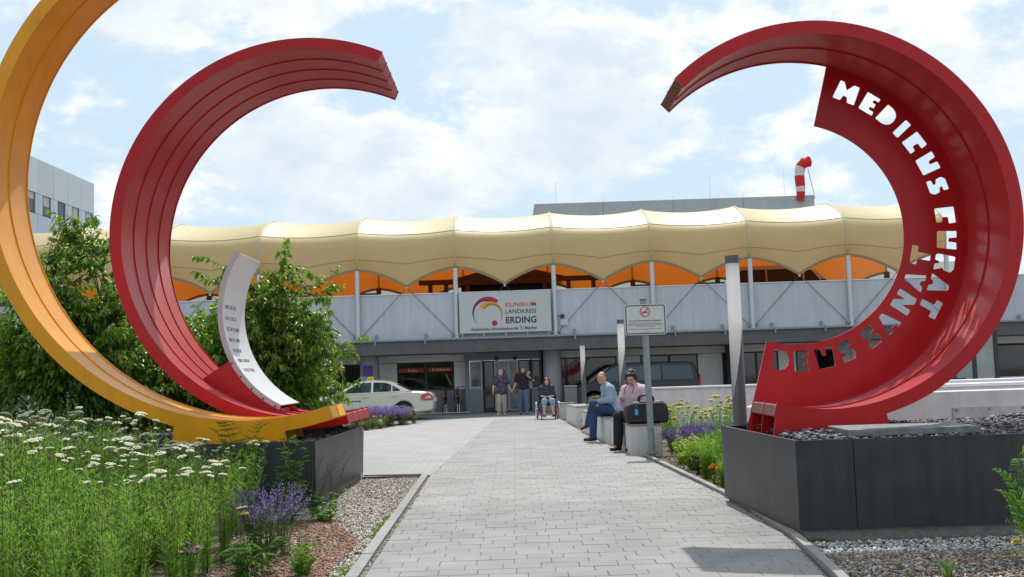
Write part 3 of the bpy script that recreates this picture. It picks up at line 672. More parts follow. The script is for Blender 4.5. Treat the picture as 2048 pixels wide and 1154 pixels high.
mu = ns.new('ShaderNodeMix'); mu.data_type = 'RGBA'; mu.blend_type = 'MULTIPLY'; mu.inputs[0].default_value = 1; ls.new(mc.outputs[2], mu.inputs[6]); ls.new(mr.outputs[0], mu.inputs[7])
ls.new(mu.outputs[2], bsd.inputs['Base Color'])
mpw = ns.new('ShaderNodeMapping'); mpw.inputs['Scale'].default_value = (1.0, .35, .22); ls.new(geo.outputs['Position'], mpw.inputs[0]); nw = ns.new('ShaderNodeTexNoise'); nw.inputs['Scale'].default_value = 5; nw.inputs['Detail'].default_value = 3; ls.new(mpw.outputs[0], nw.inputs['Vector'])
bw = ns.new('ShaderNodeBump'); bw.inputs['Strength'].default_value = .22; bw.inputs['Distance'].default_value = .05; ls.new(nw.outputs['Fac'], bw.inputs['Height']); ls.new(bw.outputs[0], bsd.inputs['Normal'])
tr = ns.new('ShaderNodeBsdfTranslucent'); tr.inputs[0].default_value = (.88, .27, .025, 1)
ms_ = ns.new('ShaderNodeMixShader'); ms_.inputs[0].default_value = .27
ls.new(bsd.outputs[0], ms_.inputs[1]); ls.new(tr.outputs[0], ms_.inputs[2]); ls.new(ms_.outputs[0], ns['Material Output'].inputs[0])
m_hem = mat('awning hem', (.30, .24, .13), .8, var=.2, vscale=8)
def edge_z(t, hi, lo):          # t 0..1 across a bay, cusp in the middle
    d = abs(t - round(t)) * 2
    return hi - (hi - lo) * d ** 1.75
CY, HW = 42.55, 3.28            # section centre and half width in depth
PRF = [(39.42, 0), (39.27, .24), (39.30, .45), (39.60, .62), (40.18, .755), (40.95, .885), (41.7, .97), (42.55, 1.0), (43.4, .975), (44.3, .90), (45.1, .76), (45.6, .55), (45.75, .28), (45.68, 0)]
_pp = np.array(PRF)
for _ in range(3):      # smooth the section
    q_ = [_pp[0]]
    for a_, b_ in zip(_pp, _pp[1:]): q_ += [a_ * .75 + b_ * .25, a_ * .25 + b_ * .75]
    _pp = np.array(q_ + [_pp[-1]])
_ll = np.r_[0, np.cumsum(np.hypot(np.diff(_pp[:, 0]), 2.5 * np.diff(_pp[:, 1])))]; _ll /= _ll[-1]
def sect(t, s):                 # s 0 front edge .. 1 rear edge
    sag = (1 - (2 * t - 1) ** 2)
    base = edge_z(t, 5.74, 5.04) if s < .5 else edge_z(t, 5.52, 4.75)
    y = float(np.interp(s, _ll, _pp[:, 0])); q = float(np.interp(s, _ll, _pp[:, 1]))
    y = CY + (y - CY) * (1 - .06 * sag * min(1, q * 3)); z0 = 5.74 if s < .5 else 5.52
    zt = z0 + (8.30 - .17 * sag - z0) * q
    return (y, zt - (z0 - base) * max(0, 1 - q / .42) ** 2.4)
S_CUT = [0, .30, .62, 1.0]
for a, b in zip(POSTX[:-1], POSTX[1:]):
    for s0, s1, n in ((0, .175, 14), (.175, .62, 16), (.62, 1, 12)):
        P = []
        for i in range(21):
            t = i / 20
            P.append([(a + (b - a) * t, *sect(t, s0 + (s1 - s0) * j / n)) for j in range(n + 1)])
        mb = MB(); mb.grid(P); o = mb.build('membrane_panel', mm, AW, smooth=True, fixn=False)
        f = o.data.polygons[len(o.data.polygons) // 2]
        out = Vector((0, f.center.y - CY, f.center.z - 6.2))
        if f.normal.dot(out) < 0: o.data.flip_normals()
    for s in (0.0, 1.0):
        pts = [(a + (b - a) * i / 24, *sect(i / 24, s)) for i in range(25)]
        mb = MB()
        for p, q in zip(pts, pts[1:]):
            mb.add([(p[0], p[1] - .025, p[2] - .02), (q[0], q[1] - .025, q[2] - .02), (q[0], q[1] - .03, q[2] + .09), (p[0], p[1] - .03, p[2] + .09),
                    (p[0], p[1] + .012, p[2] - .02), (q[0], q[1] + .012, q[2] - .02)], [(0, 1, 2, 3), (0, 4, 5, 1)])
        mb.build('edge_hem', m_hem, AW, fixn=False)
    for s in (.048, .175):
        mb = MB(); mb.tube([(a + (b - a) * i / 20, sect(i / 20, s)[0] - .004, sect(i / 20, s)[1]) for i in range(21)], .011, 4); mb.build('seam', m_hem, AW)
    xm = (a + b) / 2
    y0, z0 = sect(.5, 0)
    for px in (a, b):
        mb = MB(); mb.tube([(xm, y0 - .03, z0), (px + (.12 if px == a else -.12), 39.42, 3.12)], .011, 5); mb.build('bracing_cable', m_dkfr, AW)
    mb = MB(); mb.box(xm - .04, xm + .04, y0 - .06, y0 + .02, z0 - .07, z0 + .03); mb.build('cable_shackle', m_rod, AW)
for x in POSTX:
    pts = [(x, *sect(0, j / 28)) for j in range(29)]
    mb = MB(); mb.tube([(p[0], p[1], p[2] + .0) for p in pts], .045, 6); mb.build('arch_rib', mat('arch seam', (.50, .44, .27), .6), AW, smooth=True)
    mb = MB(); mb.cyl((x, 39.36, 2.97), (x, 39.36, 5.74), .092, n=16); mb.box(x - .16, x + .16, 39.27, 39.45, 2.962, 3.0); mb.build('post', m_galv, AW, smooth=40)
    mb = MB(); mb.box(x - .2, x + .2, 39.28, 39.44, 3.08, 3.14); mb.build('cable_clamp', m_gut, AW)
m_wood = mat('brown timber', (.10, .045, .022), .7, var=.2, vscale=6)
for x in POSTX:
    mb = MB(); mb.box(x - .10, x + .10, 45.6, 45.8, 3.3, 5.6); mb.build('rear_post', m_wood, AW)
# timber porch on the deck
PG = thing('timber_porch', 'brown timber porch on the upper deck behind the sign', 'porch', (0, 44.5, 3.3))
for x in (-3.6, -2.9, -1.95, 1.45, 2.5, 3.6):
    mb = MB(); mb.box(x - .09, x + .09, 43.9, 44.08, 3.3, 5.5); mb.build('post', m_wood, PG)
mb = MB(); mb.box(-4.1, 4.0, 43.85, 44.1, 5.51, 5.72); mb.build('beam', m_wood, PG)
mb = MB(); mb.box(-1.9, 1.4, 44.3, 44.4, 3.3, 5.5); mb.build('opening_shade', mat('recess shade', (.02, .02, .022), .9), PG)  # solid near-black panel, the doorway's shade is in its colour
mb = MB(); mb.add([(-2.6, 43.9, 5.74), (2.3, 43.9, 5.74), (-.1, 43.9, 6.35), (-2.6, 47, 5.74), (2.3, 47, 5.74), (-.1, 47, 6.35)], [(0, 1, 2), (3, 5, 4), (0, 2, 5, 3), (1, 4, 5, 2), (0, 3, 4, 1)]); mb.build('gable', m_wood, PG)

# ================================================================== clinic sign
CS = thing('clinic_sign', 'grey-white sign board with logo KLINIKUM LANDKREIS ERDING on the parapet', 'sign', (-.3, 39.25, 3.0))
SY = 39.20
m_sign = mat('sign board', (.50, .535, .53), .55, var=.02)
mb = MB(); mb.box(-2.10, 1.50, SY, SY + .07, 3.14, 4.74); bd = mb.build('board', m_sign, CS, bevel=.008)
for x in (-2.0, -1.15, -.3, .55, 1.4):
    mb = MB(); mb.box(x - .02, x + .02, SY + .02, SY + .06, 2.96, 3.137); mb.build('support', m_panel, CS)
def crescent(cx, cz, R, a0, a1, w0, w1, m_fn, name, off):
    """tapering arc; width grows from w0 at a0 to w1 at a1, coloured by strips"""
    n = 28; mbs = MB(); ms = []
    pts = []
    for i in range(n + 1):
        t = i / n; a = R_(a0 + (a1 - a0) * t); w = w0 + (w1 - w0) * t ** 1.3
        pts.append(((cx + R * math.cos(a), cz + R * math.sin(a)), (cx + (R - w) * math.cos(a), cz + (R - w) * math.sin(a))))
    V = []; Fc = []; C = []
    for i, (p, q) in enumerate(pts):
        V += [(p[0], SY - off, p[1]), (q[0], SY - off, q[1])]; C += [m_fn(i / n)] * 2
        if i: Fc.append((2 * i - 2, 2 * i - 1, 2 * i + 1, 2 * i))
    k = len(V); V += [(x, SY - .0005, z) for x, _, z in V]; C += C; Fc += [tuple(j + k for j in f[::-1]) for f in Fc]
    for i in range(n): Fc += [(2 * i, 2 * i + 2, 2 * i + 2 + k, 2 * i + k), (2 * i + 1, 2 * i + 1 + k, 2 * i + 3 + k, 2 * i + 3)]
    o = link(name, np_mesh(name, V, Fc, mat('logo print', (1, 1, 1), .6, attr=True), C), CS); return o
mixc = lambda a, b: (lambda t: tuple(a[i] + (b[i] - a[i]) * t for i in range(3)))
# board spans pixels 916..1105 by 585..668; logo circle centre near (976,623)
lx, lz = -.965, 3.945
crescent(lx, lz, .62, 222, 47, .015, .27, mixc((.035, .012, .05), (.42, .02, .045)), 'logo_arc', .004)
crescent(lx + .06, lz - .07, .50, -35, 140, .014, .24, mixc((.55, .13, .05), (.62, .31, .02)), 'logo_arc', .0045)
mb = MB(); mb.cyl((lx + .24, SY - .0045, lz - .43), (lx + .24, SY - .0005, lz - .43), .11, n=24); mb.build('logo_dot', mat('logo red', (.40, .02, .045), .6), CS)
m_ink = mat('sign ink', (.03, .035, .04), .6); m_rink = mat('sign red ink', (.50, .04, .055), .6)
for tx, x1, z, size, w, m, bo in (('KLINIKUM', .92, 4.145, .235, 1.20, m_rink, .003), ('LANDKREIS', .92, 3.875, .235, 1.20, m_ink, .002), ('ERDING', .92, 3.50, .345, 1.20, m_ink, .009), ('Akademisches Lehrkrankenhaus der TU München', .92, 3.235, .175, 2.58, m_ink, .003)):
    o = text_mesh(tx, size, m, 'lettering', CS, facing(0, SY - .003, 0), bold=bo, space=1.04)
    xs = [v.co.x for v in o.data.vertices]; k = w / (max(xs) - min(xs)); mn = min(xs)
    for v in o.data.vertices: v.co.x = x1 - w + (v.co.x - mn) * k; v.co.z += z
    o['label'] = 'lettering reading ' + tx
# security camera and junction box beside the sign
SCM = thing('security_camera', 'round security camera on a grey box right of the clinic sign', 'camera', (1.9, 39.4, 3.4))
mb = MB(); mb.box(1.86, 2.16, 39.40, 39.499, 3.36, 3.58); mb.build('box', mat('camera box', (.50, .57, .66), .5), SCM, bevel=.01)
mb = MB(); mb.lathe([(.0, -.09), (.06, -.075), (.085, -.03), (.09, 0), (.07, .06), (0, .08)], 16, (1.95, 39.38, 3.72)); mb.build('dome', m_dkfr, SCM, smooth=True)
mb = MB(); mb.tube([(1.95, 39.42, 3.74), (1.80, 39.46, 3.74), (1.72, 39.48, 3.6), (1.74, 39.48, 3.2), (1.86, 39.48, 3.0)], .012, 6); mb.build('cable', m_dkfr, SCM)

# ================================================================== annex building far left
AX = thing('annex_building', 'pale grey panelled block with a row of windows at far left', 'building', (-29, 46, 0))
mb = MB(); mb.box(-36, -23.06, 36, 54.8, 0, 12.68); mb.build('core', mat('annex core', (.1, .1, .11), .8), AX)
m_ax = mat('annex panel', (.50, .55, .59), .45, metal=.15, var=.04, vscale=1, rnd=.05); m_ax2 = mat('annex panel blue', (.47, .53, .62), .45, metal=.15, var=.04, vscale=1, rnd=.06)
def axp(y0, y1, z0, z1, m): mb = MB(); mb.box(-23.05, -23.0, y0 + .012, y1 - .012, z0 + .012, z1 - .012); mb.build('panel', m, AX)
ye = [54.8 - 1.635 * k for k in range(12)]
for k in range(11):
    y1, y0 = ye[k], ye[k + 1]
    axp(y0, y1, 11.0, 12.72, m_ax); axp(y0, y1, 8.95, 9.98, m_ax2); axp(y0, y1, 6.9, 7.9, m_ax2)
    wy0, wy1 = y1 - 1.14, y1 - .27
    for zb, zt in ((9.98, 11.0), (7.9, 8.95)):
        axp(wy1, y1, zb, zt, m_ax2); axp(y0, wy0, zb, zt, m_ax2)
        mb = MB(); mb.box(-23.052, -23.035, wy0 + .02, wy1 - .02, zb, zt); w = mb.build('window', m_dkfr, AX)
        mp = MB(); mp.box(-23.034, -23.028, wy0 + .09, wy1 - .2, zb + .06, zt - .05); sub('pane', mp, m_glass, w)
        if (k * 7 + int(zb)) % 4 != 3:
            mp = MB(); mp.box(-23.026, -23.018, wy0 + .09, wy1 - .16, zt - (.35, .62, .95, .5)[k % 4], zt - .03); sub('blind', mp, mat('roller blind', (.42, .42, .41), .7), w)
# ================================================================== street furniture
m_bench = mat('white concrete', (.62, .615, .60), .8, var=.08, vscale=5, bump=.15, bscale=120, streak=.12)
m_slat = mat('weathered slat', (.27, .265, .255), .8, var=.2, vscale=10)
def bench(p0, p1, w, h, label):
    d = Vector((p1[0] - p0[0], p1[1] - p0[1], 0)); Ln = d.length; ang = math.atan2(d.y, d.x) - math.pi / 2
    t = thing('bench', label, 'bench', (p0[0], p0[1], 0), 'white benches along the path', world=False); t.rotation_euler = (0, 0, ang)
    mb = MB(); mb.box(0, w, 0, Ln, -.1, h - .035); mb.build('body', m_bench, t, bevel=.01)
    n = 5; sw = (w + .03) / n
    for i in range(n):
        mb = MB(); mb.box(-.015 + i * sw + .003, -.015 + (i + 1) * sw - .003, -.015, Ln + .015, h - .034, h); mb.build('slat', m_slat, t, bevel=.004)
    return t
bench((2.12, 18.85), (1.99, 21.2), .60, .55, 'white concrete bench with slatted top under the seated woman, by the sign post')
bench((1.95, 21.9), (1.71, 26.1), .60, .55, 'long white bench with slatted top under the man in the blue shirt')
bench((1.72, 29.2), (1.56, 31.2), .58, .54, 'white bench with slatted top nearest behind the wheelchair, clear of people')
bench((1.46, 33.7), (1.40, 34.5), .50, .50, 'farthest small white bench beside the grey bin')
# lamps
m_lw = mat('lamp white tube', (.90, .90, .89), .35, var=.03, trans=(.75, (1, 1, 1))); m_lg = mat('lamp grey shaft', (.10, .11, .12), .45, var=.08)
def lamp(x, y, H, r, zc, amp, label):
    t = thing('bollard_lamp', label, 'lamp', (x, y, 0), 'slanted white and grey lamps', world=False)
    n = 32
    def ringv(f, rr): return [(rr * math.cos(2 * math.pi * i / n), rr * math.sin(2 * math.pi * i / n), f(math.cos(2 * math.pi * i / n))) for i in range(n + 1)]
    mb = MB(); mb.grid([ringv(lambda c: -.1, r * 1.0), ringv(lambda c: zc + amp * c - .002, r)]); mb.grid([ringv(lambda c: zc + amp * c - .002, r), ringv(lambda c: zc + amp * c - .002, r * .6)]); mb.build('shaft', m_lg, t, smooth=True, fixn=False)
    mb = MB(); mb.grid([ringv(lambda c: zc + amp * c + .002, r * .985), ringv(lambda c: H - .1, r * .985)]); mb.build('light_tube', m_lw, t, smooth=True, fixn=False)
    mb = MB(); mb.cyl((0, 0, H - .1), (0, 0, H), r * 1.06, n=28); mb.build('cap', m_lg, t, smooth=40)
    return t
lamp(2.83, 12.75, 3.0, .086, 1.63, .47, 'tall white and grey lamp behind the right planter, largest of three')
lamp(2.66, 24.8, 2.8, .086, 1.62, .45, 'white and grey lamp behind the seated woman')
lamp(2.43, 35.6, 2.54, .088, 1.5, .42, 'smallest white and grey lamp, left of the seated man')
# no-smoking sign
NS = thing('no_smoking_sign', 'white board with no smoking symbol on a grey steel post', 'sign', (2.49, 18.66, 0))
m_post = mat('sign post steel', (.24, .29, .31), .5, metal=.3, var=.1, vscale=6)
mb = MB(); mb.cyl((2.49, 18.66, -.05), (2.445, 18.66, 2.86), .060, n=18); pst = mb.build('post', m_post, NS, smooth=40)
for z, r, hh in ((.02, .105, .035), (.47, .092, .03)):
    mb = MB(); mb.cyl((2.49, 18.66, z), (2.489, 18.66, z + hh), r, n=18); sub('collar', mb, m_post, pst, smooth=40)
mb = MB(); mb.cyl((2.445, 18.66, 2.862), (2.445, 18.66, 2.88), .07, n=18); sub('post_cap', mb, m_lg, pst)
def rrect(x0, x1, z0, z1, r, n=6):
    out = []
    for cx, cz, a in ((x1 - r, z0 + r, -90), (x1 - r, z1 - r, 0), (x0 + r, z1 - r, 90), (x0 + r, z0 + r, 180)):
        out += [(cx + r * math.cos(R_(a + 90 * i / n)), cz + r * math.sin(R_(a + 90 * i / n))) for i in range(n + 1)]
    return out
NY = 18.575; nx0, nx1, nz0, nz1 = 2.075, 2.845, 2.21, 2.78
m_nsb = mat('sign white', (.56, .58, .56), .5)
mb = MB(); mb.prism(rrect(nx0, nx1, nz0, nz1, .05), NY, NY + .015); brd = mb.build('board', m_nsb, NS)
def loop_strip(o_, i_, y, m, name):
    mb = MB(); n = len(o_); mb.add([(x, y, z) for x, z in o_] + [(x, y, z) for x, z in i_], [(k, (k + 1) % n, n + (k + 1) % n, n + k) for k in range(n)]); return sub(name, mb, m, brd, fixn=False)
loop_strip(rrect(nx0 + .016, nx1 - .016, nz0 + .016, nz1 - .016, .045), rrect(nx0 + .034, nx1 - .034, nz0 + .034, nz1 - .034, .03), NY - .002, m_ink, 'border')
scx, scz = (nx0 + nx1) / 2 - .005, nz0 + .43
circ = lambda r: [(scx + r * math.cos(2 * math.pi * i / 32), scz + r * math.sin(2 * math.pi * i / 32)) for i in range(32)]
loop_strip(circ(.098), circ(.082), NY - .002, mat('prohibition red', (.48, .03, .04), .6), 'prohibition_ring')
mb = MB(); mb.box(scx - .065, scx + .065, NY - .003, NY - .001, scz - .018, scz - .002); mb.box(scx - .062, scx - .058, NY - .003, NY - .001, scz + .006, scz + .04); sub('cigarette', mb, m_ink, brd)
mb = MB(); c_, s_ = .7071, .7071; mb.add([(scx - .062 * 1 + a * .006, NY - .004, scz - .062 - b * .006) if k == 0 else (scx + .062 + a * .006, NY - .004, scz + .062 - b * .006) for k, a, b in ((0, -1, -1), (0, 1, 1), (1, 1, 1), (1, -1, -1))], [(0, 1, 2, 3)]); sub('slash', mb, mat('prohibition red', (.48, .03, .04), .6), brd, fixn=False)
o = text_mesh('Sehr geehrte Patienten, Besucher und Mitarbeiter', .030, m_ink, 'notice_line', None, facing(scx, NY - .002, nz0 + .255), align='CENTER', bold=.0006); o.parent = brd
rs = random.Random(3)
mb = MB()       # fine print, unreadable from here
for z, w in ((.215, .56), (.193, .62), (.171, .64), (.149, .36), (.105, .62), (.083, .1), (.045, .2)):
    x = scx - w / 2
    while x < scx + w / 2:
        ww = rs.uniform(.012, .05); mb.box(x, min(x + ww, scx + w / 2), NY - .002, NY - .0005, nz0 + z, nz0 + z + .010); x += ww + .009
o = sub('fine_print', mb, mat('print grey', (.2, .2, .2), .7), brd); o['kind'] = 'stuff'
# grey bin
GB = thing('waste_bin', 'grey metal waste bin beside the farthest bench', 'bin', (1.9, 34.6, 0))
mb = MB(); mb.box(1.70, 2.10, 34.4, 34.8, .05, 1.0); mb.build('body', mat('bin grey', (.16, .18, .19), .5, var=.05), GB, bevel=.015)
mb = MB(); mb.box(1.68, 2.12, 34.38, 34.82, 1.003, 1.05); mb.build('lid', mat('bin lid', (.2, .215, .225), .5), GB, bevel=.01)
mb = MB(); mb.box(1.76, 2.04, 34.46, 34.74, 0, .049); mb.build('foot', m_dkfr, GB)
# low round lamp at far left
LB = thing('bollard', 'grey round bollard with white top at far left', 'bollard', (-8.82, 17.0, 0))
mb = MB(); mb.cyl((-8.82, 17.0, 0), (-8.82, 17.0, 1.06), .14, n=24); mb.build('shaft', mat('bollard grey', (.33, .35, .37), .5), LB, smooth=40)
mb = MB(); mb.lathe([(.145, 1.062), (.15, 1.08), (.13, 1.115), (0, 1.12)], 24, (-8.82, 17.0, 0)); mb.build('cap', m_lw, LB, smooth=40)
# ------------------------------------------------------------------ ramp walls at right
m_wall = mat('white rendered concrete', (.70, .67, .67), .85, var=.09, vscale=4, bump=.4, bscale=40, streak=.10)
def ramp_wall(poly, y0, y1, label, cap=None):
    t = thing('ramp_wall', label, 'wall', (poly[0][0], y0, 0)); mb = MB(); mb.prism(poly, y0, y1); mb.build('body', m_wall, t, bevel=.012)
    if cap:
        mb = MB(); mb.box(cap[0], cap[1], y0 - .04, y1 + .03, cap[2], cap[2] + .05); mb.build('coping', mat('wall coping', (.74, .75, .77), .7), t, bevel=.006)
    return t
w = ramp_wall([(3.28, 0), (10, 0), (10, 1.15), (3.7, 1.15), (3.22, 1.02)], 13.75, 14.1, 'white pitted concrete wall with a metal strip behind the right planter')
mb = MB()
rs = random.Random(11)
for (a, b) in ((5.95, 6.95), (6.96, 7.96), (7.97, 8.97)):
    mb = MB(); mb.box(a, b, 13.725, 13.748, .79, .93); st = mb.build('metal_strip', mat('strip steel', (.52, .50, .50), .45, metal=.4, var=.2, vscale=5), w)
    for x in (a + .05, (a + b) / 2, b - .05):
        mb = MB(); mb.cyl((x, 13.712, .90), (x, 13.726, .90), .018, n=8); sub('bolt', mb, m_gut, st)
ramp_wall([(5.0, 0), (11, 0), (11, 1.16), (5.0, 1.16)], 15.2, 15.6, 'second white ramp wall with pale coping, behind the pitted wall', (4.98, 11, 1.162))
ramp_wall([(5.6, 0), (12, 0), (12, 1.17), (5.6, 1.17)], 17.2, 17.5, 'third white ramp wall in front of the glass screen', (5.58, 12, 1.172))
ramp_wall([(3.1, 0), (10.2, 0), (10.2, 1.0), (3.1, 1.0)], 27.2, 27.5, 'long white wall behind the flower bed, in front of the dark van', (3.05, 10.2, 1.003))
# glass screen by the ramp
GS = thing('glass_screen', 'glass screen with dark steel posts at the right behind the red ring', 'screen', (16, 36, .5))
m_scr = mat('screen glass', (.30, .34, .33), .05, spec=.6, transmission=.0, var=.2, vscale=1)
xs = [14.2, 15.0, 15.75, 16.5, 17.3]
for i, x in enumerate(xs):
    mb = MB(); mb.box(x - .07, x + .07, 36, 36.12, .3, 2.46); mb.build('post', m_dkfr, GS)
for a, b in zip(xs, xs[1:]):
    mb = MB(); mb.box(a + .075, b - .075, 36.04, 36.06, .85, 2.40); mb.build('pane', m_scr, GS)
mb = MB(); mb.box(14.1, 17.4, 36.0, 36.12, 2.465, 2.54); mb.build('top_rail', m_dkfr, GS)
mb = MB(); mb.box(14.1, 20, 36.0, 36.1, .55, .80); mb.build('base_rail', m_dkfr, GS)

# ================================================================== vehicles
def inset_poly(p, d):
    n = len(p); out = []
    for i in range(n):
        a, b, c = np.array(p[i - 1]), np.array(p[i]), np.array(p[(i + 1) % n])
        e1 = (b - a) / (np.linalg.norm(b - a) + 1e-9); e2 = (c - b) / (np.linalg.norm(c - b) + 1e-9)
        n1 = np.array([-e1[1], e1[0]]); n2 = np.array([-e2[1], e2[0]]); m = n1 + n2; l = np.linalg.norm(m)
        m = n1 if l < .2 else m / l / max(.5, float(np.dot(m / l, n1)))
        out.append(tuple(b + m * d))
    return out
def loft_body(outline, w, name, m, root):
    """outline CCW (x,z) seen from the -y side; w(x,z) half width"""
    mb = MB(); n = len(outline); rings = []
    for ins, k in ((0, -.10), (.018, -.035), (.06, 0)):
        q = inset_poly(outline, ins) if ins else outline
        rings.append([(x, z, w(x, z) + k) for x, z in q])
    for sgn in (-1, 1):
        base = len(mb.v)
        for rg in rings: mb.v += [(x, sgn * y, z) for x, z, y in rg]
        for r in range(2):
            for i in range(n): mb.f.append((base + r * n + i, base + r * n + (i + 1) % n, base + (r + 1) * n + (i + 1) % n, base + (r + 1) * n + i)); mb.m.append(0)
        mb.f.append(tuple(base + 2 * n + i for i in range(n))); mb.m.append(0)
    h = len(mb.v) // 2
    for i in range(n): mb.f.append((i, h + i, h + (i + 1) % n, (i + 1) % n)); mb.m.append(0)
    o = mb.build(name, m, root, smooth=35); return o
def arch(cx, cz, r, z0):
    a = math.asin((z0 - cz) / r); return [(cx + r * math.cos(t), cz + r * math.sin(t)) for t in np.linspace(a, math.pi - a, 12)]
def wheel(root, x, y, r, wd, sgn, mr):
    Mx = Matrix.Rotation(math.pi / 2, 3, 'X')
    mb = MB(); mb.lathe([(r * .62, -wd / 2), (r * .93, -wd / 2), (r, -wd * .3), (r, wd * .3), (r * .93, wd / 2), (r * .62, wd / 2)], 32, (x, y, r), M=Mx)
    wl = mb.build('wheel', mat('tyre rubber', (.02, .02, .021), .8), root, smooth=40)
    mb = MB(); yo = y + sgn * wd * .42
    mb.lathe([(0, -.01), (r * .2, -.012), (r * .24, 0), (r * .2, .01), (0, .012)], 16, (x, yo, r), M=Mx)
    for k in range(10):
        a = 2 * math.pi * k / 10; c, s = math.cos(a), math.sin(a)
        mb.add([(x + r * .15 * c - .022 * s, yo, r + r * .15 * s + .022 * c), (x + r * .15 * c + .022 * s, yo, r + r * .15 * s - .022 * c), (x + r * .63 * c + .03 * s, yo, r + r * .63 * s - .03 * c), (x + r * .63 * c - .03 * s, yo, r + r * .63 * s + .03 * c)], [(0, 1, 2, 3)])
    mb.lathe([(r * .58, -.02), (r * .66, -.02), (r * .66, .02), (r * .58, .02), (r * .58, -.02)], 28, (x, yo, r), M=Mx)
    sub('rim', mb, mr, wl)
    mb = MB(); mb.cyl((x, yo - sgn * .045, r), (x, yo - sgn * .04, r), r * .6, n=20); sub('brake_disc', mb, m_dkfr, wl)
def side_poly(pts, w, off, name, m, root, th=.004):
    obs = []
    for sgn in (-1, 1):
        mb = MB(); n = len(pts); vs = [(x, sgn * (w(x, z) + off), z) for x, z in pts] + [(x, sgn * (w(x, z) + off - th), z) for x, z in pts]
        mb.add(vs, [tuple(range(n)), tuple(range(2 * n - 1, n - 1, -1))] + [(i, n + i, n + (i + 1) % n, (i + 1) % n) for i in range(n)]); obs.append(mb.build(name, m, root))
    return obs
m_cg = bpy.data.materials.new('car glass'); m_cg.use_nodes = True; t_ = m_cg.node_tree
tp = t_.nodes.new('ShaderNodeBsdfTransparent'); tp.inputs[0].default_value = (.36, .50, .50, 1); gl = t_.nodes.new('ShaderNodeBsdfGlossy'); gl.inputs['Roughness'].default_value = .03
fr = t_.nodes.new('ShaderNodeFresnel'); fr.inputs[0].default_value = 1.5; mxg = t_.nodes.new('ShaderNodeMixShader')
t_.links.new(fr.outputs[0], mxg.inputs[0]); t_.links.new(tp.outputs[0], mxg.inputs[1]); t_.links.new(gl.outputs[0], mxg.inputs[2]); t_.links.new(mxg.outputs[0], t_.nodes['Material Output'].inputs[0])
m_alloy = mat('alloy rim', (.62, .63, .66), .3, metal=.8); m_inter = mat('car interior', (.025, .026, .03), .8)
# ---- taxi (front towards -x)
TX = thing('taxi', 'cream white taxi saloon with yellow roof sign at the entrance', 'taxi', (-5.36, 36.72, 0), world=False)
m_tx = mat('taxi cream paint', (.60, .585, .50), .25, coat=.6, var=.02)
def wtx(x, z):
    w = .905 if z < .8 else (.905 - .06 * (z - .8) / .18 if z < .98 else .845 - .27 * (z - .98) / .44)
    e = max(0, abs(x) - 1.75) / .65
    return w * (1 - .10 * e * e)
low = [(-2.34, .24), (-2.40, .30)][::1]
outl = [(-2.32, .22)] + [(-1.88, .21)] + arch(-1.5, .31, .365, .21)[::-1] + [(-1.08, .20), (.93, .20)] + arch(1.35, .31, .365, .21)[::-1] + [(1.8, .24), (2.34, .30), (2.42, .38), (2.44, .62), (2.40, .86), (2.32, .955), (2.05, .995), (1.62, 1.03), (1.40, 1.045), (-.98, .975), (-1.6, .885), (-2.1, .80), (-2.32, .70), (-2.41, .52), (-2.40, .34)]
loft_body(outl, wtx, 'body', m_tx, TX)
# greenhouse side frames with window openings
gouter = [(-1.06, .965), (.2, .985), (1.66, 1.02), (1.52, 1.075), (1.12, 1.27), (.82, 1.375), (.45, 1.425), (.05, 1.435), (-.28, 1.40), (-.6, 1.26)]
holes = [[(-.86, 1.0), (.20, 1.015), (.20, 1.365), (-.12, 1.365), (-.36, 1.30)], [(.27, 1.017), (.92, 1.03), (.92, 1.27), (.70, 1.35), (.27, 1.37)], [(.96, 1.032), (1.24, 1.04), (1.22, 1.10), (.96, 1.245)]]
for sgn in (-1, 1):
    cu = bpy.data.curves.new('g', 'CURVE'); cu.dimensions = '2D'; cu.fill_mode = 'BOTH'; cu.extrude = .02
    for lp_ in [gouter] + holes:
        sp = cu.splines.new('POLY'); sp.points.add(len(lp_) - 1); sp.use_cyclic_u = True
        for i, (x, z) in enumerate(lp_): sp.points[i].co = (x, z, 0, 1)
    o = bpy.data.objects.new('g', cu); COL.objects.link(o); me = bpy.data.meshes.new_from_object(o.evaluated_get(bpy.context.evaluated_depsgraph_get())); bpy.data.objects.remove(o)
    for v in me.vertices:
        x, z, e = v.co; v.co = (x, sgn * (wtx(x, z) - .022 + e), z)
    me.materials.clear(); me.materials.append(m_tx); link('side_frame', me, TX)
    for hp in holes:
        mb = MB(); mb.add([(x, sgn * (wtx(x, z) - .02), z) for x, z in hp], [tuple(range(len(hp)))]); mb.build('side_window', m_cg, TX, fixn=False)
rp = [(-.62, 1.245), (-.28, 1.39), (.05, 1.435), (.45, 1.425), (.82, 1.375), (1.10, 1.275)]
mb = MB(); mb.grid([[(x, y, z + .02 * (1 - (y / .6) ** 2)) for y in np.linspace(-wtx(x, z) + .03, wtx(x, z) - .03, 7)] for x, z in rp]); mb.grid([[(x, y, z - .03) for y in np.linspace(-wtx(x, z) + .03, wtx(x, z) - .03, 7)] for x, z in rp]); mb.build('roof', m_tx, TX, smooth=True)
for nm, (xa, za), (xb, zb) in (('windscreen', (-1.04, .97), (-.62, 1.25)), ('rear_window', (1.11, 1.27), (1.64, 1.03))):
    mb = MB(); mb.grid([[(x, y, z + .02 * (1 - (y / .8) ** 2)) for y in np.linspace(-wtx(x, z) + .03, wtx(x, z) - .03, 5)] for x, z in ((xa, za), (xb, zb))]); mb.build(nm, m_glass if nm == 'rear_window' else m_cg, TX, smooth=True)
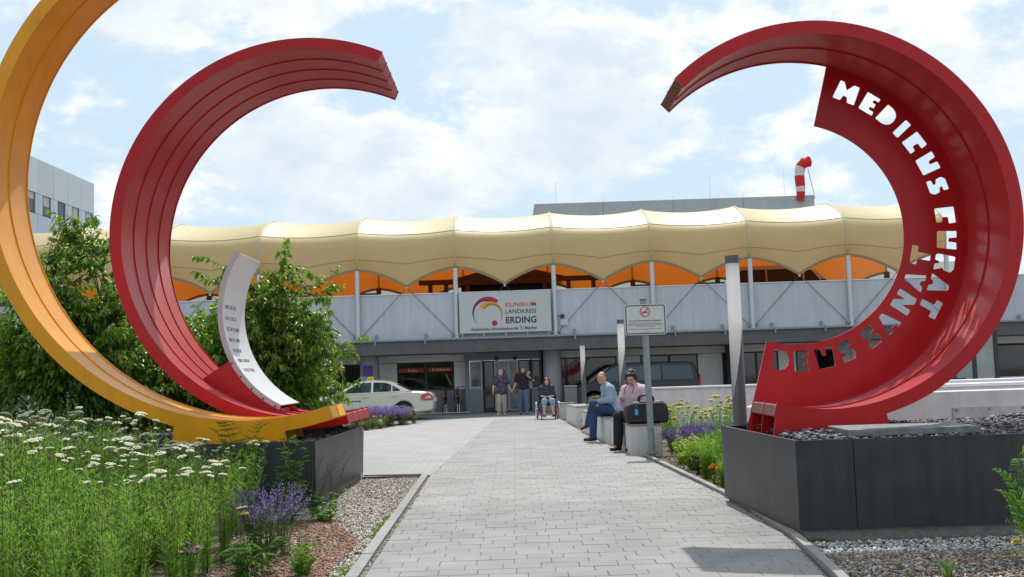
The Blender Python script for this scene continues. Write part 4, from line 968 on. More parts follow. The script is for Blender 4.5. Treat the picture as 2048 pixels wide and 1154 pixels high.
for d in ([(-.98, .30), (.22, .30), (.22, .975), (-.98, .95)], [(.235, .30), (.90, .30), (1.0, .52), (1.24, .70), (1.42, .98), (.235, .978)]):
    for o in side_poly(d, wtx, .006, 'door', m_tx, TX, .03):
        sg = 1 if o.data.vertices[0].co.y > 0 else -1; hx = max(p[0] for p in d) - (.20 if d[0][0] < 0 else .34)
        mb = MB(); mb.box(hx - .12, hx + .09, sg * .918 - .012, sg * .918 + .012, .845, .88); sub('handle', mb, mat('handle trim', (.50, .49, .43), .3), o)
side_poly([(-.98, .285), (1.0, .285), (1.0, .265), (-.98, .265)], wtx, .012, 'sill_strip', mat('sill grey', (.2, .2, .18), .5), TX)  # thin dark grey strip along the lower door edge
for x in (-1.5, 1.35):
    for sgn in (-1, 1):
        wheel(TX, x, sgn * .80, .315, .22, sgn, m_alloy)
mb = MB(); mb.box(-1.95, 1.8, -.72, .72, .25, .62); mb.build('underbody', m_inter, TX)
tl = [(2.0, .86), (2.20, .965), (2.34, .91), (2.41, .80), (2.42, .68), (2.12, .68), (1.98, .73)]
for o in side_poly(tl, wtx, .010, 'tail_light', mat('tail light red', (.42, .012, .018), .2, coat=.5), TX, .05):
    sg = 1 if o.data.vertices[0].co.y > 0 else -1
    mb = MB(); mb.add([(x, sg * (wtx(x, z) + .013), z) for x, z in ((2.14, .79), (2.30, .86), (2.37, .76), (2.14, .745))], [(0, 1, 2, 3)]); sub('reversing_lens', mb, mat('clear lens', (.5, .5, .52), .2), o, fixn=False)
for sgn in (-1, 1):
    mb = MB(); mb.box(-2.33, -2.1, sgn * .62 - .14, sgn * .62 + .14, .55, .72); mb.build('headlight', mat('clear lens', (.5, .5, .52), .2), TX, bevel=.04)
    mb = MB(); mb.box(-.92, -.74, sgn * .93 - .09, sgn * .93 + .09, .97, 1.09); mb.build('wing_mirror', m_tx, TX, bevel=.03)
mb = MB(); mb.box(2.435, 2.455, -.26, .26, .62, .74); mb.build('number_plate', m_wtx, TX)
mb = MB(); mb.prism([(-.02, 1.45), (.20, 1.45), (.18, 1.57), (.02, 1.57)], -.20, .20); rs_ = mb.build('roof_sign', mat('taxi sign yellow', (.72, .55, .03), .4), TX, bevel=.012)
for yy, mz in ((-.203, math.pi / 2),):
    o = text_mesh('TAXI', .09, m_ink, 'lettering', None, facing(-.005, -.2035, 1.475)); o.parent = rs_
mb = MB(); mb.tube([(.42, 0, 1.44), (.50, 0, 1.60)], .010, 5); mb.build('aerial', m_dkfr, TX)
mb = MB(); mb.box(-.45, -.40, -.62, .62, .62, 1.0); mb.build('dashboard', m_inter, TX)
for sy in (-.36, .36):
    mb = MB(); mb.box(.02, .55, sy - .24, sy + .24, .45, .62); mb.prism([(.42, .60), (.58, .60), (.66, 1.12), (.54, 1.14)], sy - .24, sy + .24); mb.prism([(.56, 1.15), (.64, 1.15), (.66, 1.30), (.57, 1.30)], sy - .12, sy + .12); mb.build('seat', m_inter, TX, bevel=.03)
mb = MB(); mb.prism([(1.25, .5), (1.45, .5), (1.5, 1.12), (1.36, 1.12)], -.62, .62); mb.build('rear_seat', m_inter, TX, bevel=.04)
mb = MB(); c0 = Vector((-.22, -.36, .93)); mb.tube([c0 + Vector((.07 * math.sin(a) * .5, .19 * math.cos(a), .17 * math.sin(a))) for a in np.linspace(0, 2 * math.pi, 20)[:-1]], .014, 6, closed=True); mb.build('steering_wheel', m_dkfr, TX)
# small door lettering: a mark and one dark line, unreadable from here
mb = MB(); y_ = -.916
for x in (-.82, -.79, -.755, -.72, -.70): mb.box(x - .006, x + .006, y_ - .002, y_, .66, .77 - abs(x + .76) * .5)
for i, x in enumerate(np.linspace(-.58, -.16, 11)): mb.box(x - .014, x + .014, y_ - .002, y_, .70, .735 + (.02 if i % 3 == 0 else 0))
o = mb.build('door_lettering', m_ink, TX); o['kind'] = 'stuff'
# ---- vans
def van(name, label, loc, rz, paint, H, glassm, windows, L=(-2.42, 2.5)):
    V = thing(name, label, 'van', loc, world=False); V.rotation_euler = (0, 0, rz); k = H / 1.85
    def wv(x, z):
        z = z / k; w = .93 if z < 1.0 else .93 - .13 * (z - 1.0) / .85; e = max(0, abs(x) - 2.0) / .5; return w * (1 - .07 * e * e)
    ol = [(-2.40, .26), (-1.98, .26)] + arch(-1.6, .34, .38, .26)[::-1] + [(-1.2, .25), (1.15, .25)] + arch(1.55, .34, .38, .26)[::-1] + [(1.95, .27), (2.46, .30), (2.52, .5), (2.50, 1.05 * k), (2.36, 1.62 * k), (2.27, 1.76 * k), (2.05, 1.83 * k), (-.3, 1.85 * k), (-.72, 1.80 * k), (-1.02, 1.66 * k), (-1.80, 1.09 * k), (-2.25, .95 * k), (-2.42, .75 * k), (-2.46, .45)]
    loft_body(ol, wv, 'body', paint, V)
    for wpoly in windows:
        side_poly([(x, z * k) for x, z in wpoly], wv, .006, 'side_window', glassm, V)
    mb = MB(); q = [(-1.76, 1.125 * k), (-1.06, 1.63 * k)]; mb.grid([[(x - .012, y, z + .012) for y in np.linspace(-wv(x, z) + .14, wv(x, z) - .14, 5)] for x, z in q]); mb.build('windscreen', glassm, V)
    for sgn in (-1, 1):
        mb = MB(); mb.tube([(-1.79, sgn * .90, 1.10 * k), (-1.03, sgn * .84, 1.65 * k)], .016, 6); mb.build('pillar_trim', mat('pillar trim', (.30, .31, .33), .4, metal=.3), V)
        mb = MB(); mb.box(-1.45, -1.27, sgn * 1.0 - .1, sgn * 1.0 + .1, 1.12 * k, 1.34 * k); mb.build('wing_mirror', m_dkfr, V, bevel=.03)
        mb = MB(); mb.box(2.46, 2.53, sgn * .80 - .07, sgn * .80 + .07, .85, 1.3); mb.build('tail_light', mat('tail light red', (.42, .012, .018), .2, coat=.5), V)
        mb = MB(); mb.box(-2.45, -2.3, sgn * .66 - .16, sgn * .66 + .16, .72, .9); mb.build('headlight', mat('clear lens', (.5, .5, .52), .2), V)
        for x in (-1.6, 1.55): wheel(V, x, sgn * .82, .335, .22, sgn, m_alloy)
    return V
VW = [[(-1.45, 1.12), (-.62, 1.12), (-.62, 1.68), (-.95, 1.62)], [(-.52, 1.14), (.98, 1.14), (.98, 1.70), (-.52, 1.70)], [(1.06, 1.14), (2.24, 1.14), (2.14, 1.66), (2.05, 1.69), (1.06, 1.70)]]
van('parked_van', 'dark blue-black van parked under the canopy behind the white wall', (4.62, 39.45, 0), 0, mat('van dark paint', (.010, .012, .018), .3, coat=.15), 1.80, mat('van tinted glass', (.03, .045, .06), .08, spec=.7), VW)
van('deck_van', 'beige van parked on the upper deck under the awning', (11.95, 43.6, 3.3), math.pi, mat('van beige paint', (.56, .49, .38), .35, coat=.4), 2.52, m_glass, VW)
# taxi stand sign on the column
TS = thing('taxi_rank_sign', 'blue TAXI rank sign on the round column', 'sign', (-5.83, 39.9, 1.3))
mb = MB(); mb.prism(rrect(-6.03, -5.64, 1.40, 2.02, .03), 39.87, 39.89); pl = mb.build('plate', mat('traffic blue', (.012, .06, .33), .45), TS)
c2 = lambda r: [(-5.835 + r * math.cos(2 * math.pi * i / 28), 1.76 + r * math.sin(2 * math.pi * i / 28)) for i in range(28)]
def strip2(a, b, y, m, nm, p):
    mb = MB(); n = len(a); mb.add([(x, y, z) for x, z in a] + [(x, y, z) for x, z in b], [(k, (k + 1) % n, n + (k + 1) % n, n + k) for k in range(n)]); return sub(nm, mb, m, p, fixn=False)
m_tr = mat('traffic red', (.33, .02, .03), .5)
strip2(c2(.165), c2(.13), 39.867, m_tr, 'red_ring', pl)
for sg in (-1, 1):
    mb = MB(); a = .10; mb.add([(-5.835 - a - .012, 39.866, 1.76 - sg * a), (-5.835 - a + .012, 39.866, 1.76 - sg * a), (-5.835 + a + .012, 39.866, 1.76 + sg * a), (-5.835 + a - .012, 39.866, 1.76 + sg * a)], [(0, 1, 2, 3)]); sub('red_bar', mb, m_tr, pl, fixn=False)
o = text_mesh('TAXI', .165, m_wtx, 'lettering', None, facing(-5.835, 39.866, 1.455), align='CENTER', bold=.003); o.parent = pl
mb = MB(); mb.prism(rrect(-6.02, -5.65, 1.22, 1.38, .01), 39.872, 39.888); pb = mb.build('sub_plate', m_nsb, TS)
o = text_mesh('5 Taxen', .075, m_ink, 'lettering', None, facing(-5.835, 39.869, 1.275), align='CENTER'); o.parent = pb
mb = MB(); mb.box(-5.9, -5.77, 39.889, 40.0, 1.3, 1.9); mb.build('mount', m_gut, TS)
# bicycles, leaning front wheel to the wall
def bicycle(label, x, y, lean, col):
    B = thing('bicycle', label, 'bicycle', (x, y, 0), 'bicycles parked at the wall', world=False); B.rotation_euler = (0, R_(lean), 0)
    mf = mat('frame ' + col[0], col[1], .4); mk = m_dkfr
    for yy in (0, 1.06):
        mb = MB(); mb.tube([(0, yy + .33 * math.cos(a), .345 + .33 * math.sin(a)) for a in np.linspace(0, 2 * math.pi, 33)[:-1]], .018, 7, closed=True); w = mb.build('wheel', mat('tyre rubber', (.02, .02, .021), .8), B, smooth=True)
        mb = MB()
        for k in range(14):
            a = 2 * math.pi * k / 14; mb.tube([(0, yy, .345), (0, yy + .32 * math.cos(a), .345 + .32 * math.sin(a))], .003, 3)
        mb.cyl((-.04, yy, .345), (.04, yy, .345), .022, n=8); o = sub('spokes', mb, m_rod, w); o['kind'] = 'stuff'
        mb = MB(); mb.grid([[(s, yy + .362 * math.cos(a), .345 + .362 * math.sin(a)) for s in (-.03, .03)] for a in np.linspace(R_(20), R_(170), 12)]); mb.build('mudguard', mk, B, fixn=False)
    mb = MB(); mb.tube([(0, 0, .345), (0, .43, .29), (0, .86, .82), (0, .30, .80), (0, 0, .345)], .017, 7); mb.tube([(0, .43, .29), (0, .27, .92)], .017, 7); mb.tube([(0, .85, .95), (0, 1.0, .40), (0, 1.06, .345)], .017, 7); mb.build('frame', mf, B)
    mb = MB(); mb.tube([(-.29, .70, 1.05), (-.26, .80, 1.08), (0, .86, 1.02), (.26, .80, 1.08), (.29, .70, 1.05)], .015, 7); mb.tube([(0, .86, .95), (0, .86, 1.03)], .016, 6); mb.build('handlebar', mk, B)
    mb = MB(); mb.prism([(-.11, .0), (-.06, -.03), (.06, -.03), (.11, 0), (.04, .24), (-.04, .24)], .0, .05, axes='xy'); sdl = mb.build('saddle', mk, B, bevel=.012); sdl.location = (0, .16, .93)
    mb = MB(); mb.box(-.07, .07, -.22, .2, .735, .75); mb.tube([(-.06, -.05, .345), (-.06, -.1, .735)], .007, 5); mb.tube([(.06, -.05, .345), (.06, -.1, .735)], .007, 5); mb.build('rack', mk, B)
    mb = MB(); mb.box(-.055, .055, -.245, -.222, .68, .75); mb.build('rear_light', mat('rear reflector', (.5, .02, .03), .3), B)
    mb = MB(); mb.cyl((-.12, .43, .29), (.12, .43, .29), .012, n=6); mb.box(.1, .19, .33, .42, .20, .22); mb.box(-.19, -.1, .44, .53, .36, .38); mb.build('crank', m_rod, B)
    return B
bicycle('dark bicycle directly behind the taxi boot', -2.90, 39.95, 6, ('black', (.02, .02, .022)))
bicycle('dark bicycle with red reflector, left of the entrance', -2.36, 39.9, 2, ('blue', (.02, .025, .05)))
mb = MB(); mb.tube([(-5.0, 39.6, .06), (-1.8, 39.6, .06)], .02, 6)
for x in np.arange(-4.8, -1.8, .5): mb.tube([(x, 39.6, .06), (x, 39.75, .38), (x + .07, 39.75, .38), (x + .07, 39.6, .06)], .012, 5)
tag(mb.build('bicycle_rack', m_galv), 'low galvanised bicycle rack along the wall', 'rack')
# ================================================================== people
def _v(p): return np.array(p, float)
class SDF:
    def __init__(s, res=.008): s.p = []; s.res = res
    def cap(s, a, b, ra, rb, k=.02, flat=None): s.p.append(('c', _v(a), _v(b), ra, rb, k, flat)); return s
    def ell(s, c, r, k=.02, R=None): s.p.append(('e', _v(c), _v(r), None if R is None else np.array(R, float), k)); return s
    def mesh(s, noise=0, nscale=40):
        lo = np.full(3, 1e9); hi = -lo
        for q in s.p:
            if q[0] == 'c':
                m = max(q[3], q[4]) * 1.25 + .03; lo = np.minimum(lo, np.minimum(q[1], q[2]) - m); hi = np.maximum(hi, np.maximum(q[1], q[2]) + m)
            else:
                m = q[2].max() + .03; lo = np.minimum(lo, q[1] - m); hi = np.maximum(hi, q[1] + m)
        h = s.res; n = np.ceil((hi - lo) / h).astype(int) + 2
        f = np.full(n, 1.0, np.float32)
        ax = [lo[i] + h * np.arange(n[i]) for i in range(3)]
        for q in s.p:
            if q[0] == 'c': m = max(q[3], q[4]) * 1.25 + .055; a = np.minimum(q[1], q[2]) - m; b = np.maximum(q[1], q[2]) + m
            else: m = q[2].max() + .055; a = q[1] - m; b = q[1] + m
            i0 = np.clip(((a - lo) / h).astype(int), 0, n - 1); i1 = np.clip(((b - lo) / h).astype(int) + 1, 1, n)
            sl = tuple(slice(i0[i], i1[i]) for i in range(3))
            P = np.stack(np.meshgrid(ax[0][sl[0]], ax[1][sl[1]], ax[2][sl[2]], indexing='ij'), -1)
            if q[0] == 'c':
                A, B, ra, rb, k, flat = q[1:]
                if flat is not None:
                    d, sc = _v(flat[0]) / np.linalg.norm(flat[0]), flat[1]
                    P = P + ((P - A) @ d)[..., None] * d * (1 / sc - 1); B = B + ((B - A) @ d) * d * (1 / sc - 1)
                ab = B - A; t = np.clip(((P - A) @ ab) / (ab @ ab + 1e-9), 0, 1)
                D = np.linalg.norm(P - A - t[..., None] * ab, axis=-1) - (ra + (rb - ra) * t)
                if flat is not None: D = D * (.5 + .5 * flat[1])
            else:
                c, r, R, k = q[1:]; X = P - c
                if R is not None: X = X @ R
                k0 = np.linalg.norm(X / r, axis=-1); k1 = np.linalg.norm(X / (r * r), axis=-1) + 1e-9; D = k0 * (k0 - 1) / k1
            F0 = f[sl]; hh = np.clip(.5 + .5 * (F0 - D) / k, 0, 1); f[sl] = F0 * (1 - hh) + D * hh - k * hh * (1 - hh)
        if noise:
            X, Y, Z = np.meshgrid(*ax, indexing='ij')
            f += noise * (np.sin(X * nscale + 2 * np.sin(Z * nscale * .7)) * np.sin(Y * nscale * 1.1 + 1.3) * np.sin(Z * nscale * .9 + .6 + 1.5 * np.sin(X * nscale * .6))).astype(np.float32)
        return nets(f, lo, h)
def nets(f, lo, h):
    ins = f < 0
    c = ins[:-1, :-1, :-1].astype(np.int8)
    tot = sum(ins[a:f.shape[0] - 1 + a, b:f.shape[1] - 1 + b, d:f.shape[2] - 1 + d].astype(np.int8) for a in (0, 1) for b in (0, 1) for d in (0, 1))
    cell = np.argwhere((tot > 0) & (tot < 8)); idx = np.full(tot.shape, -1, np.int32); idx[tuple(cell.T)] = np.arange(len(cell))
    cor = [(a, b, d) for a in (0, 1) for b in (0, 1) for d in (0, 1)]
    val = {q: f[cell[:, 0] + q[0], cell[:, 1] + q[1], cell[:, 2] + q[2]] for q in cor}
    acc = np.zeros((len(cell), 3)); cnt = np.zeros(len(cell))
    for p in cor:
        for a in range(3):
            if p[a] == 0:
                q = list(p); q[a] = 1; q = tuple(q); f0, f1 = val[p], val[q]; m = (f0 < 0) != (f1 < 0)
                t = np.where(m, f0 / np.where(m, f0 - f1, 1), 0); pos = np.tile(np.array(p, float), (len(cell), 1)); pos[:, a] = t
                acc += pos * m[:, None]; cnt += m
    V = lo + (cell + acc / cnt[:, None]) * h
    Fs = []
    for a in range(3):
        s0 = [slice(None)] * 3; s1 = [slice(None)] * 3; s0[a] = slice(0, -1); s1[a] = slice(1, None)
        A = ins[tuple(s0)]; B = ins[tuple(s1)]; e = np.argwhere(A != B); u, w = (a + 1) % 3, (a + 2) % 3
        e = e[(e[:, u] > 0) & (e[:, w] > 0) & (e[:, u] < f.shape[u] - 1) & (e[:, w] < f.shape[w] - 1)]
        sg = A[tuple(e.T)]
        def cid(du, dw):
            q = e.copy(); q[:, u] += du; q[:, w] += dw; return idx[tuple(q.T)]
        Q = np.stack([cid(-1, -1), cid(0, -1), cid(0, 0), cid(-1, 0)], 1); Q[~sg] = Q[~sg][:, ::-1]; Fs.append(Q)
    return V, np.concatenate(Fs)
def sdf_obj(name, S, m, parent, noise=0, nscale=40):
    V, Fq = S.mesh(noise, nscale); return link(name, np_mesh(name, V, Fq, m, smooth=True), parent)
def lerp(a, b, t): return _v(a) * (1 - t) + _v(b) * t
def unit(v): v = _v(v); return v / np.linalg.norm(v)
def hand(S, w, d, n, side, curl=.5, s=1.0):
    """w wrist, d towards finger tips, n palm normal (curl direction), side = thumb side"""
    d, n = unit(d), unit(n); t = unit(np.cross(n, d)) * side
    S.cap(w, _v(w) + d * .03 * s, .026 * s, .03 * s, .015); c = _v(w) + d * .055 * s
    for k in (-1, 0, 1): S.cap(_v(w) + d * .02 * s + t * k * .016 * s, _v(w) + d * .088 * s + t * k * .025 * s, .015 * s, .0135 * s, .012)
    for i, (o, l) in enumerate(((.034, .068), (.012, .078), (-.011, .073), (-.033, .057))):
        b = _v(w) + d * .088 * s + t * o * s; a1 = .5 * curl; a2 = 1.3 * curl
        p1 = b + (d * math.cos(a1) + n * math.sin(a1)) * l * .5 * s; p2 = p1 + (d * math.cos(a2) + n * math.sin(a2)) * l * .55 * s
        S.cap(b, p1, .0098 * s, .009 * s, .004); S.cap(p1, p2, .009 * s, .0078 * s, .004)
    b = _v(w) + d * .03 * s + t * .03 * s; p1 = b + unit(d * .75 + t * .7 + n * .25) * .042 * s; p2 = p1 + unit(d * .95 + t * .2 + n * .5 * curl) * .034 * s
    S.cap(b, p1, .014 * s, .0115 * s, .008); S.cap(p1, p2, .0115 * s, .009 * s, .004)
def rotz(a): c, s = math.cos(a), math.sin(a); return np.array([[c, -s, 0], [s, c, 0], [0, 0, 1]])
def rotx(a): c, s = math.cos(a), math.sin(a); return np.array([[1, 0, 0], [0, c, -s], [0, s, c]])
SKIN = mat('skin', (.50, .27, .19), .55, var=.08, vscale=20)
SKIN2 = mat('skin pale', (.58, .34, .26), .55, var=.08, vscale=20)
def person(label, loc, rz, J, cloth, hair, skin=SKIN, scale=1.0, headyaw=0, headpitch=0, hands=None, build=1.0, res=.008, seat=None):
    """J: joints in a frame that faces -y. cloth: list of (name, material, kind, params)"""
    root = thing('person', label, 'person', loc, world=False); root.rotation_euler = (0, 0, rz); root.scale = (scale,) * 3
    b = build; S = SDF(res); fw = (0, 1, 0)
    tors = [('cap', lerp(J['pel'], J['chest'], 0), lerp(J['pel'], J['chest'], .35), .150 * b, .140 * b, .66), ('cap', lerp(J['pel'], J['chest'], .35), lerp(J['pel'], J['chest'], .75), .138 * b, .155 * b, .66),
            ('cap', lerp(J['pel'], J['chest'], .75), J['chest'], .155 * b, .11 * b, .62)]
    tdir = unit(_v(J['chest']) - _v(J['pel'])); across = unit(_v(J['shR']) - _v(J['shL'])); front = np.cross(tdir, across)
    def torso(S, g=0, parts=(0, 1, 2), k=.03):
        for i in parts:
            q = tors[i]; S.cap(q[1], q[2], q[3] + g, q[4] + g, k, (front, q[5]))
    torso(S); S.cap(J['shL'], J['shR'], .062 * b, .062 * b, .05)
    S.cap(J['chest'], J['neck'], .062, .055, .03)
    # head
    H = _v(J['head']); Rm = rotz(headyaw) @ rotx(headpitch); hp = lambda x, y, z: H + Rm @ _v((x, y, z))
    S.cap(J['neck'], hp(0, .012, -.05), .054, .052, .03)
    S.ell(H, (.074, .094, .108), .02, Rm); S.ell(hp(0, -.025, -.05), (.056, .066, .066), .03, Rm); S.ell(hp(0, -.062, -.094), (.026, .026, .022), .03, Rm)
    S.cap(hp(0, -.088, .006), hp(0, -.108, -.028), .009, .013, .010); S.ell(hp(0, -.082, .024), (.05, .018, .012), .02, Rm)
    for sx in (-1, 1): S.ell(hp(sx * .076, .012, -.012), (.010, .020, .032), .006, Rm); S.ell(hp(sx * .036, -.070, -.030), (.022, .016, .02), .02, Rm)
    S.cap(hp(-.020, -.092, -.060), hp(.020, -.092, -.060), .007, .007, .012)
    for s_, sd in (('L', -1), ('R', 1)):
        S.cap(J['sh' + s_], J['el' + s_], .052 * b, .042 * b, .03); S.cap(J['el' + s_], J['wr' + s_], .041 * b, .027, .02)
        hd = (hands or {}).get(s_)
        if hd: hand(S, J['wr' + s_], hd[0], hd[1], hd[2], hd[3])
        else: hand(S, J['wr' + s_], _v(J['wr' + s_]) - _v(J['el' + s_]), (-sd, 0, 0), -1 if s_ == 'L' else 1, .5)
        S.cap(J['hip' + s_], J['kn' + s_], .088 * b, .060 * b, .03); k_ = J['kn' + s_]; a_ = J['an' + s_]
        S.cap(k_, lerp(k_, a_, .35), .058 * b, .056 * b, .02); S.cap(lerp(k_, a_, .35), a_, .056 * b, .036, .02)
        S.cap(a_, _v(J['toe' + s_]) , .036, .026, .02)
    body = sdf_obj('body', S, skin, root)
    me_eye = mat('eye dark', (.02, .016, .014), .3)
    for sx in (-1, 1):
        E_ = SDF(.003); E_.ell(hp(sx * .031, -.083, .008), (.013, .008, .006), .002, Rm); sdf_obj('eye', E_, me_eye, body)
        E_ = SDF(.003); E_.cap(hp(sx * .018, -.092, .026), hp(sx * .050, -.083, .028), .0045, .003, .002); sdf_obj('eyebrow', E_, hair[1], body)
    E_ = SDF(.003); E_.cap(hp(-.020, -.0975, -.060), hp(.020, -.0975, -.060), .004, .004, .003); sdf_obj('mouth', E_, mat('lips', (.33, .11, .09), .5), body)
    # hair
    if hair[0]:
        E_ = SDF(.007); kind = hair[0]
        if kind == 'short':
            E_.ell(hp(0, .018, .030), (.084, .094, .094), .02, Rm); E_.ell(hp(0, .05, -.01), (.078, .06, .07), .02, Rm); E_.cap(hp(-.05, -.07, .082), hp(.05, -.07, .082), .020, .020, .02); nz_ = .003
        elif kind == 'thin':
            E_.ell(hp(0, .030, .028), (.082, .084, .088), .02, Rm); E_.ell(hp(0, .055, -.02), (.079, .052, .065), .02, Rm); nz_ = .003
        elif kind == 'curly':
            E_.ell(hp(0, .022, .042), (.096, .104, .094), .02, Rm); E_.ell(hp(0, .055, -.01), (.098, .07, .085), .02, Rm)
            for sx in (-1, 1): E_.ell(hp(sx * .085, .0, .0), (.028, .05, .06), .02, Rm)
            E_.cap(hp(-.05, -.066, .088), hp(.05, -.066, .088), .020, .020, .02); nz_ = .011
        else:  # long
            E_.ell(hp(0, .020, .030), (.088, .098, .096), .02, Rm); E_.cap(hp(0, .06, 0), hp(0, .09, -.22), .075, .07, .03)
            for sx in (-1, 1):
                E_.cap(hp(sx * .05, -.045, .075), hp(sx * .086, -.01, -.02), .026, .030, .02); E_.cap(hp(sx * .086, -.01, -.02), hp(sx * .105, -.015, -.20), .032, .030, .02); E_.cap(hp(sx * .105, -.015, -.20), hp(sx * .10, -.04, -.29), .030, .014, .02)
            nz_ = .004
        sdf_obj('hair', E_, hair[1], body, nz_, 62 if kind == 'curly' else 60)
    # clothing
    for (nm, m, kind, pr) in cloth:
        C = SDF(res)
        if kind == 'top':
            g = pr.get('g', .016); torso(C, g); C.cap(J['shL'], J['shR'], .062 * b + g, .062 * b + g, .05)
            C.cap(lerp(J['pel'], J['chest'], .93), lerp(J['chest'], J['neck'], pr.get('neck', .25)), .085 + g, .062 + g, .03)
            for s_ in 'LR':
                L_ = pr.get('sleeve', .6); sh, el, wr = J['sh' + s_], J['el' + s_], J['wr' + s_]; sg_ = pr.get('sg', .014)
                if L_ <= 1: C.cap(sh, lerp(sh, el, L_), .054 * b + g, .048 * b + g + sg_, .03)
                else: C.cap(sh, el, .054 * b + g, .044 * b + sg_, .03); C.cap(el, lerp(el, wr, L_ - 1), .044 * b + sg_, .032 + sg_, .02)
            if pr.get('hem'):
                d = pr['hem']; 
                for sx in (-1, 0, 1): q_ = across * .075 * b * sx; C.cap(_v(J['pel']) + q_, lerp(J['pel'], J['chest'], -d) + q_ + tdir * .06, .10 * b + g, .10 * b + g + .008, .03)
        elif kind == 'legs':
            g = pr.get('g', .012); e = pr.get('end', 1.0)
            C.cap(lerp(J['pel'], J['chest'], .12), J['pel'], .145 * b + g, .150 * b + g, .03, (front, .68))
            for s_ in 'LR':
                h_, k_, a_ = J['hip' + s_], J['kn' + s_], J['an' + s_]; C.cap(J['pel'], h_, .12 * b, .09 * b + g, .04, (front, .8))
                C.cap(h_, k_, .090 * b + g, .062 * b + g, .03)
                if e > 0: C.cap(k_, lerp(k_, a_, e), .062 * b + g, pr.get('cuff', .052) + g, .02)
        elif kind == 'shoe':
            for s_ in 'LR':
                a_, t_ = _v(J['an' + s_]), _v(J['toe' + s_]); d = unit(t_ - a_); E2 = SDF(.006); dn = _v(pr.get('dn', (0, 0, -1)))
                heel = a_ - d * .045 + dn * pr.get('drop', .045)
                E2.cap(heel, t_ + dn * .004, .036, .030, .02); E2.cap(a_ - d * .02 + dn * .02, lerp(a_, t_, .35) + dn * .02, pr.get('collar', .042), .040, .02)
                sdf_obj('shoe', E2, m, root)
            continue
        o = sdf_obj(nm, C, m, root, pr.get('fold', .0025), pr.get('fs', 26))
        if pr.get('label'): o['label'] = pr['label']
    return root, hp
def pattern(name, cols, sc, base_rough=.8, thresh=None):
    m = bpy.data.materials.new(name); m.use_nodes = True; t = m.node_tree; b = t.nodes['Principled BSDF']; b.inputs['Roughness'].default_value = base_rough
    tc = t.nodes.new('ShaderNodeTexCoord'); vo = t.nodes.new('ShaderNodeTexVoronoi'); vo.inputs['Scale'].default_value = sc; t.links.new(tc.outputs['Object'], vo.inputs['Vector'])
    cr = t.nodes.new('ShaderNodeValToRGB'); cr.color_ramp.interpolation = 'CONSTANT'
    while len(cr.color_ramp.elements) < len(cols): cr.color_ramp.elements.new(.5)
    for i, c in enumerate(cols): cr.color_ramp.elements[i].position = i / len(cols); cr.color_ramp.elements[i].color = (*c, 1)
    sp = t.nodes.new('ShaderNodeSeparateColor'); t.links.new(vo.outputs['Color'], sp.inputs[0])
    if thresh is None: t.links.new(sp.outputs[0], cr.inputs[0])
    else:
        t.links.new(vo.outputs['Distance'], cr.inputs[0])
    t.links.new(cr.outputs[0], b.inputs['Base Color']); return m
m_denim = mat('denim', (.085, .135, .22), .85, var=.25, vscale=9, bump=.2, bscale=300); m_denim2 = mat('dark denim', (.03, .06, .15), .85, var=.3, vscale=9)
m_beige = mat('beige trousers', (.42, .37, .29), .85, var=.1, vscale=8); m_black = mat('black cloth', (.012, .012, .013), .85, var=.3, vscale=8)
m_blue = mat('light blue shirt', (.25, .34, .47), .85, var=.1, vscale=10); m_pink = mat('pale pink shirt', (.62, .45, .53), .85, var=.06, vscale=10)
m_maroon = mat('dark maroon polo', (.022, .012, .018), .9, var=.2, vscale=8); m_shorts = mat('pale denim shorts', (.22, .33, .47), .85, var=.15, vscale=10)
m_shoe = mat('black shoe', (.012, .012, .012), .45); m_sand = mat('white sandal', (.62, .6, .56), .6)
h_blond = mat('blond grey hair', (.42, .31, .20), .6, var=.3, vscale=60); h_dark = mat('dark hair', (.022, .015, .012), .5, var=.4, vscale=60); h_grey = mat('brown grey hair', (.11, .085, .065), .6, var=.5, vscale=60); h_brown = mat('long brown hair', (.035, .014, .010), .5, var=.4, vscale=60)
m_tunic = pattern('multicolour print', [(.02, .03, .09), (.05, .03, .12), (.02, .08, .16), (.12, .02, .06), (.02, .02, .03), (.10, .12, .04), (.08, .06, .2), (.25, .06, .08)], 22)
m_flor = pattern('navy floral print', [(.30, .24, .30), (.10, .05, .09), (.016, .016, .04)], 30, thresh=1)
for e, p in zip(m_flor.node_tree.nodes['Color Ramp'].color_ramp.elements, (0, .22, .30)): e.position = p
def standing(h=1.7, lean=0, stepL=0, stepR=0, w=1.0):
    k = h / 1.7
    J = dict(pel=(0, 0, .93), chest=(0, .01, 1.36), neck=(0, .0, 1.46), head=(0, -.015, 1.585), shL=(-.165 * w, .01, 1.375), shR=(.165 * w, .01, 1.375),
             elL=(-.235 * w, .03, 1.10), elR=(.235 * w, .03, 1.10), wrL=(-.25 * w, -.03, .86), wrR=(.25 * w, -.03, .86),
             hipL=(-.085, 0, .90), hipR=(.085, 0, .90), knL=(-.095, -.01 - stepL, .49), knR=(.095, -.01 - stepR, .49), anL=(-.10, .02 - stepL * 1.4, .075), anR=(.10, .02 - stepR * 1.4, .075),
             toeL=(-.12, -.13 - stepL * 1.4, .03), toeR=(.12, -.13 - stepR * 1.4, .03))
    return {a: tuple(_v(p) * k) for a, p in J.items()}
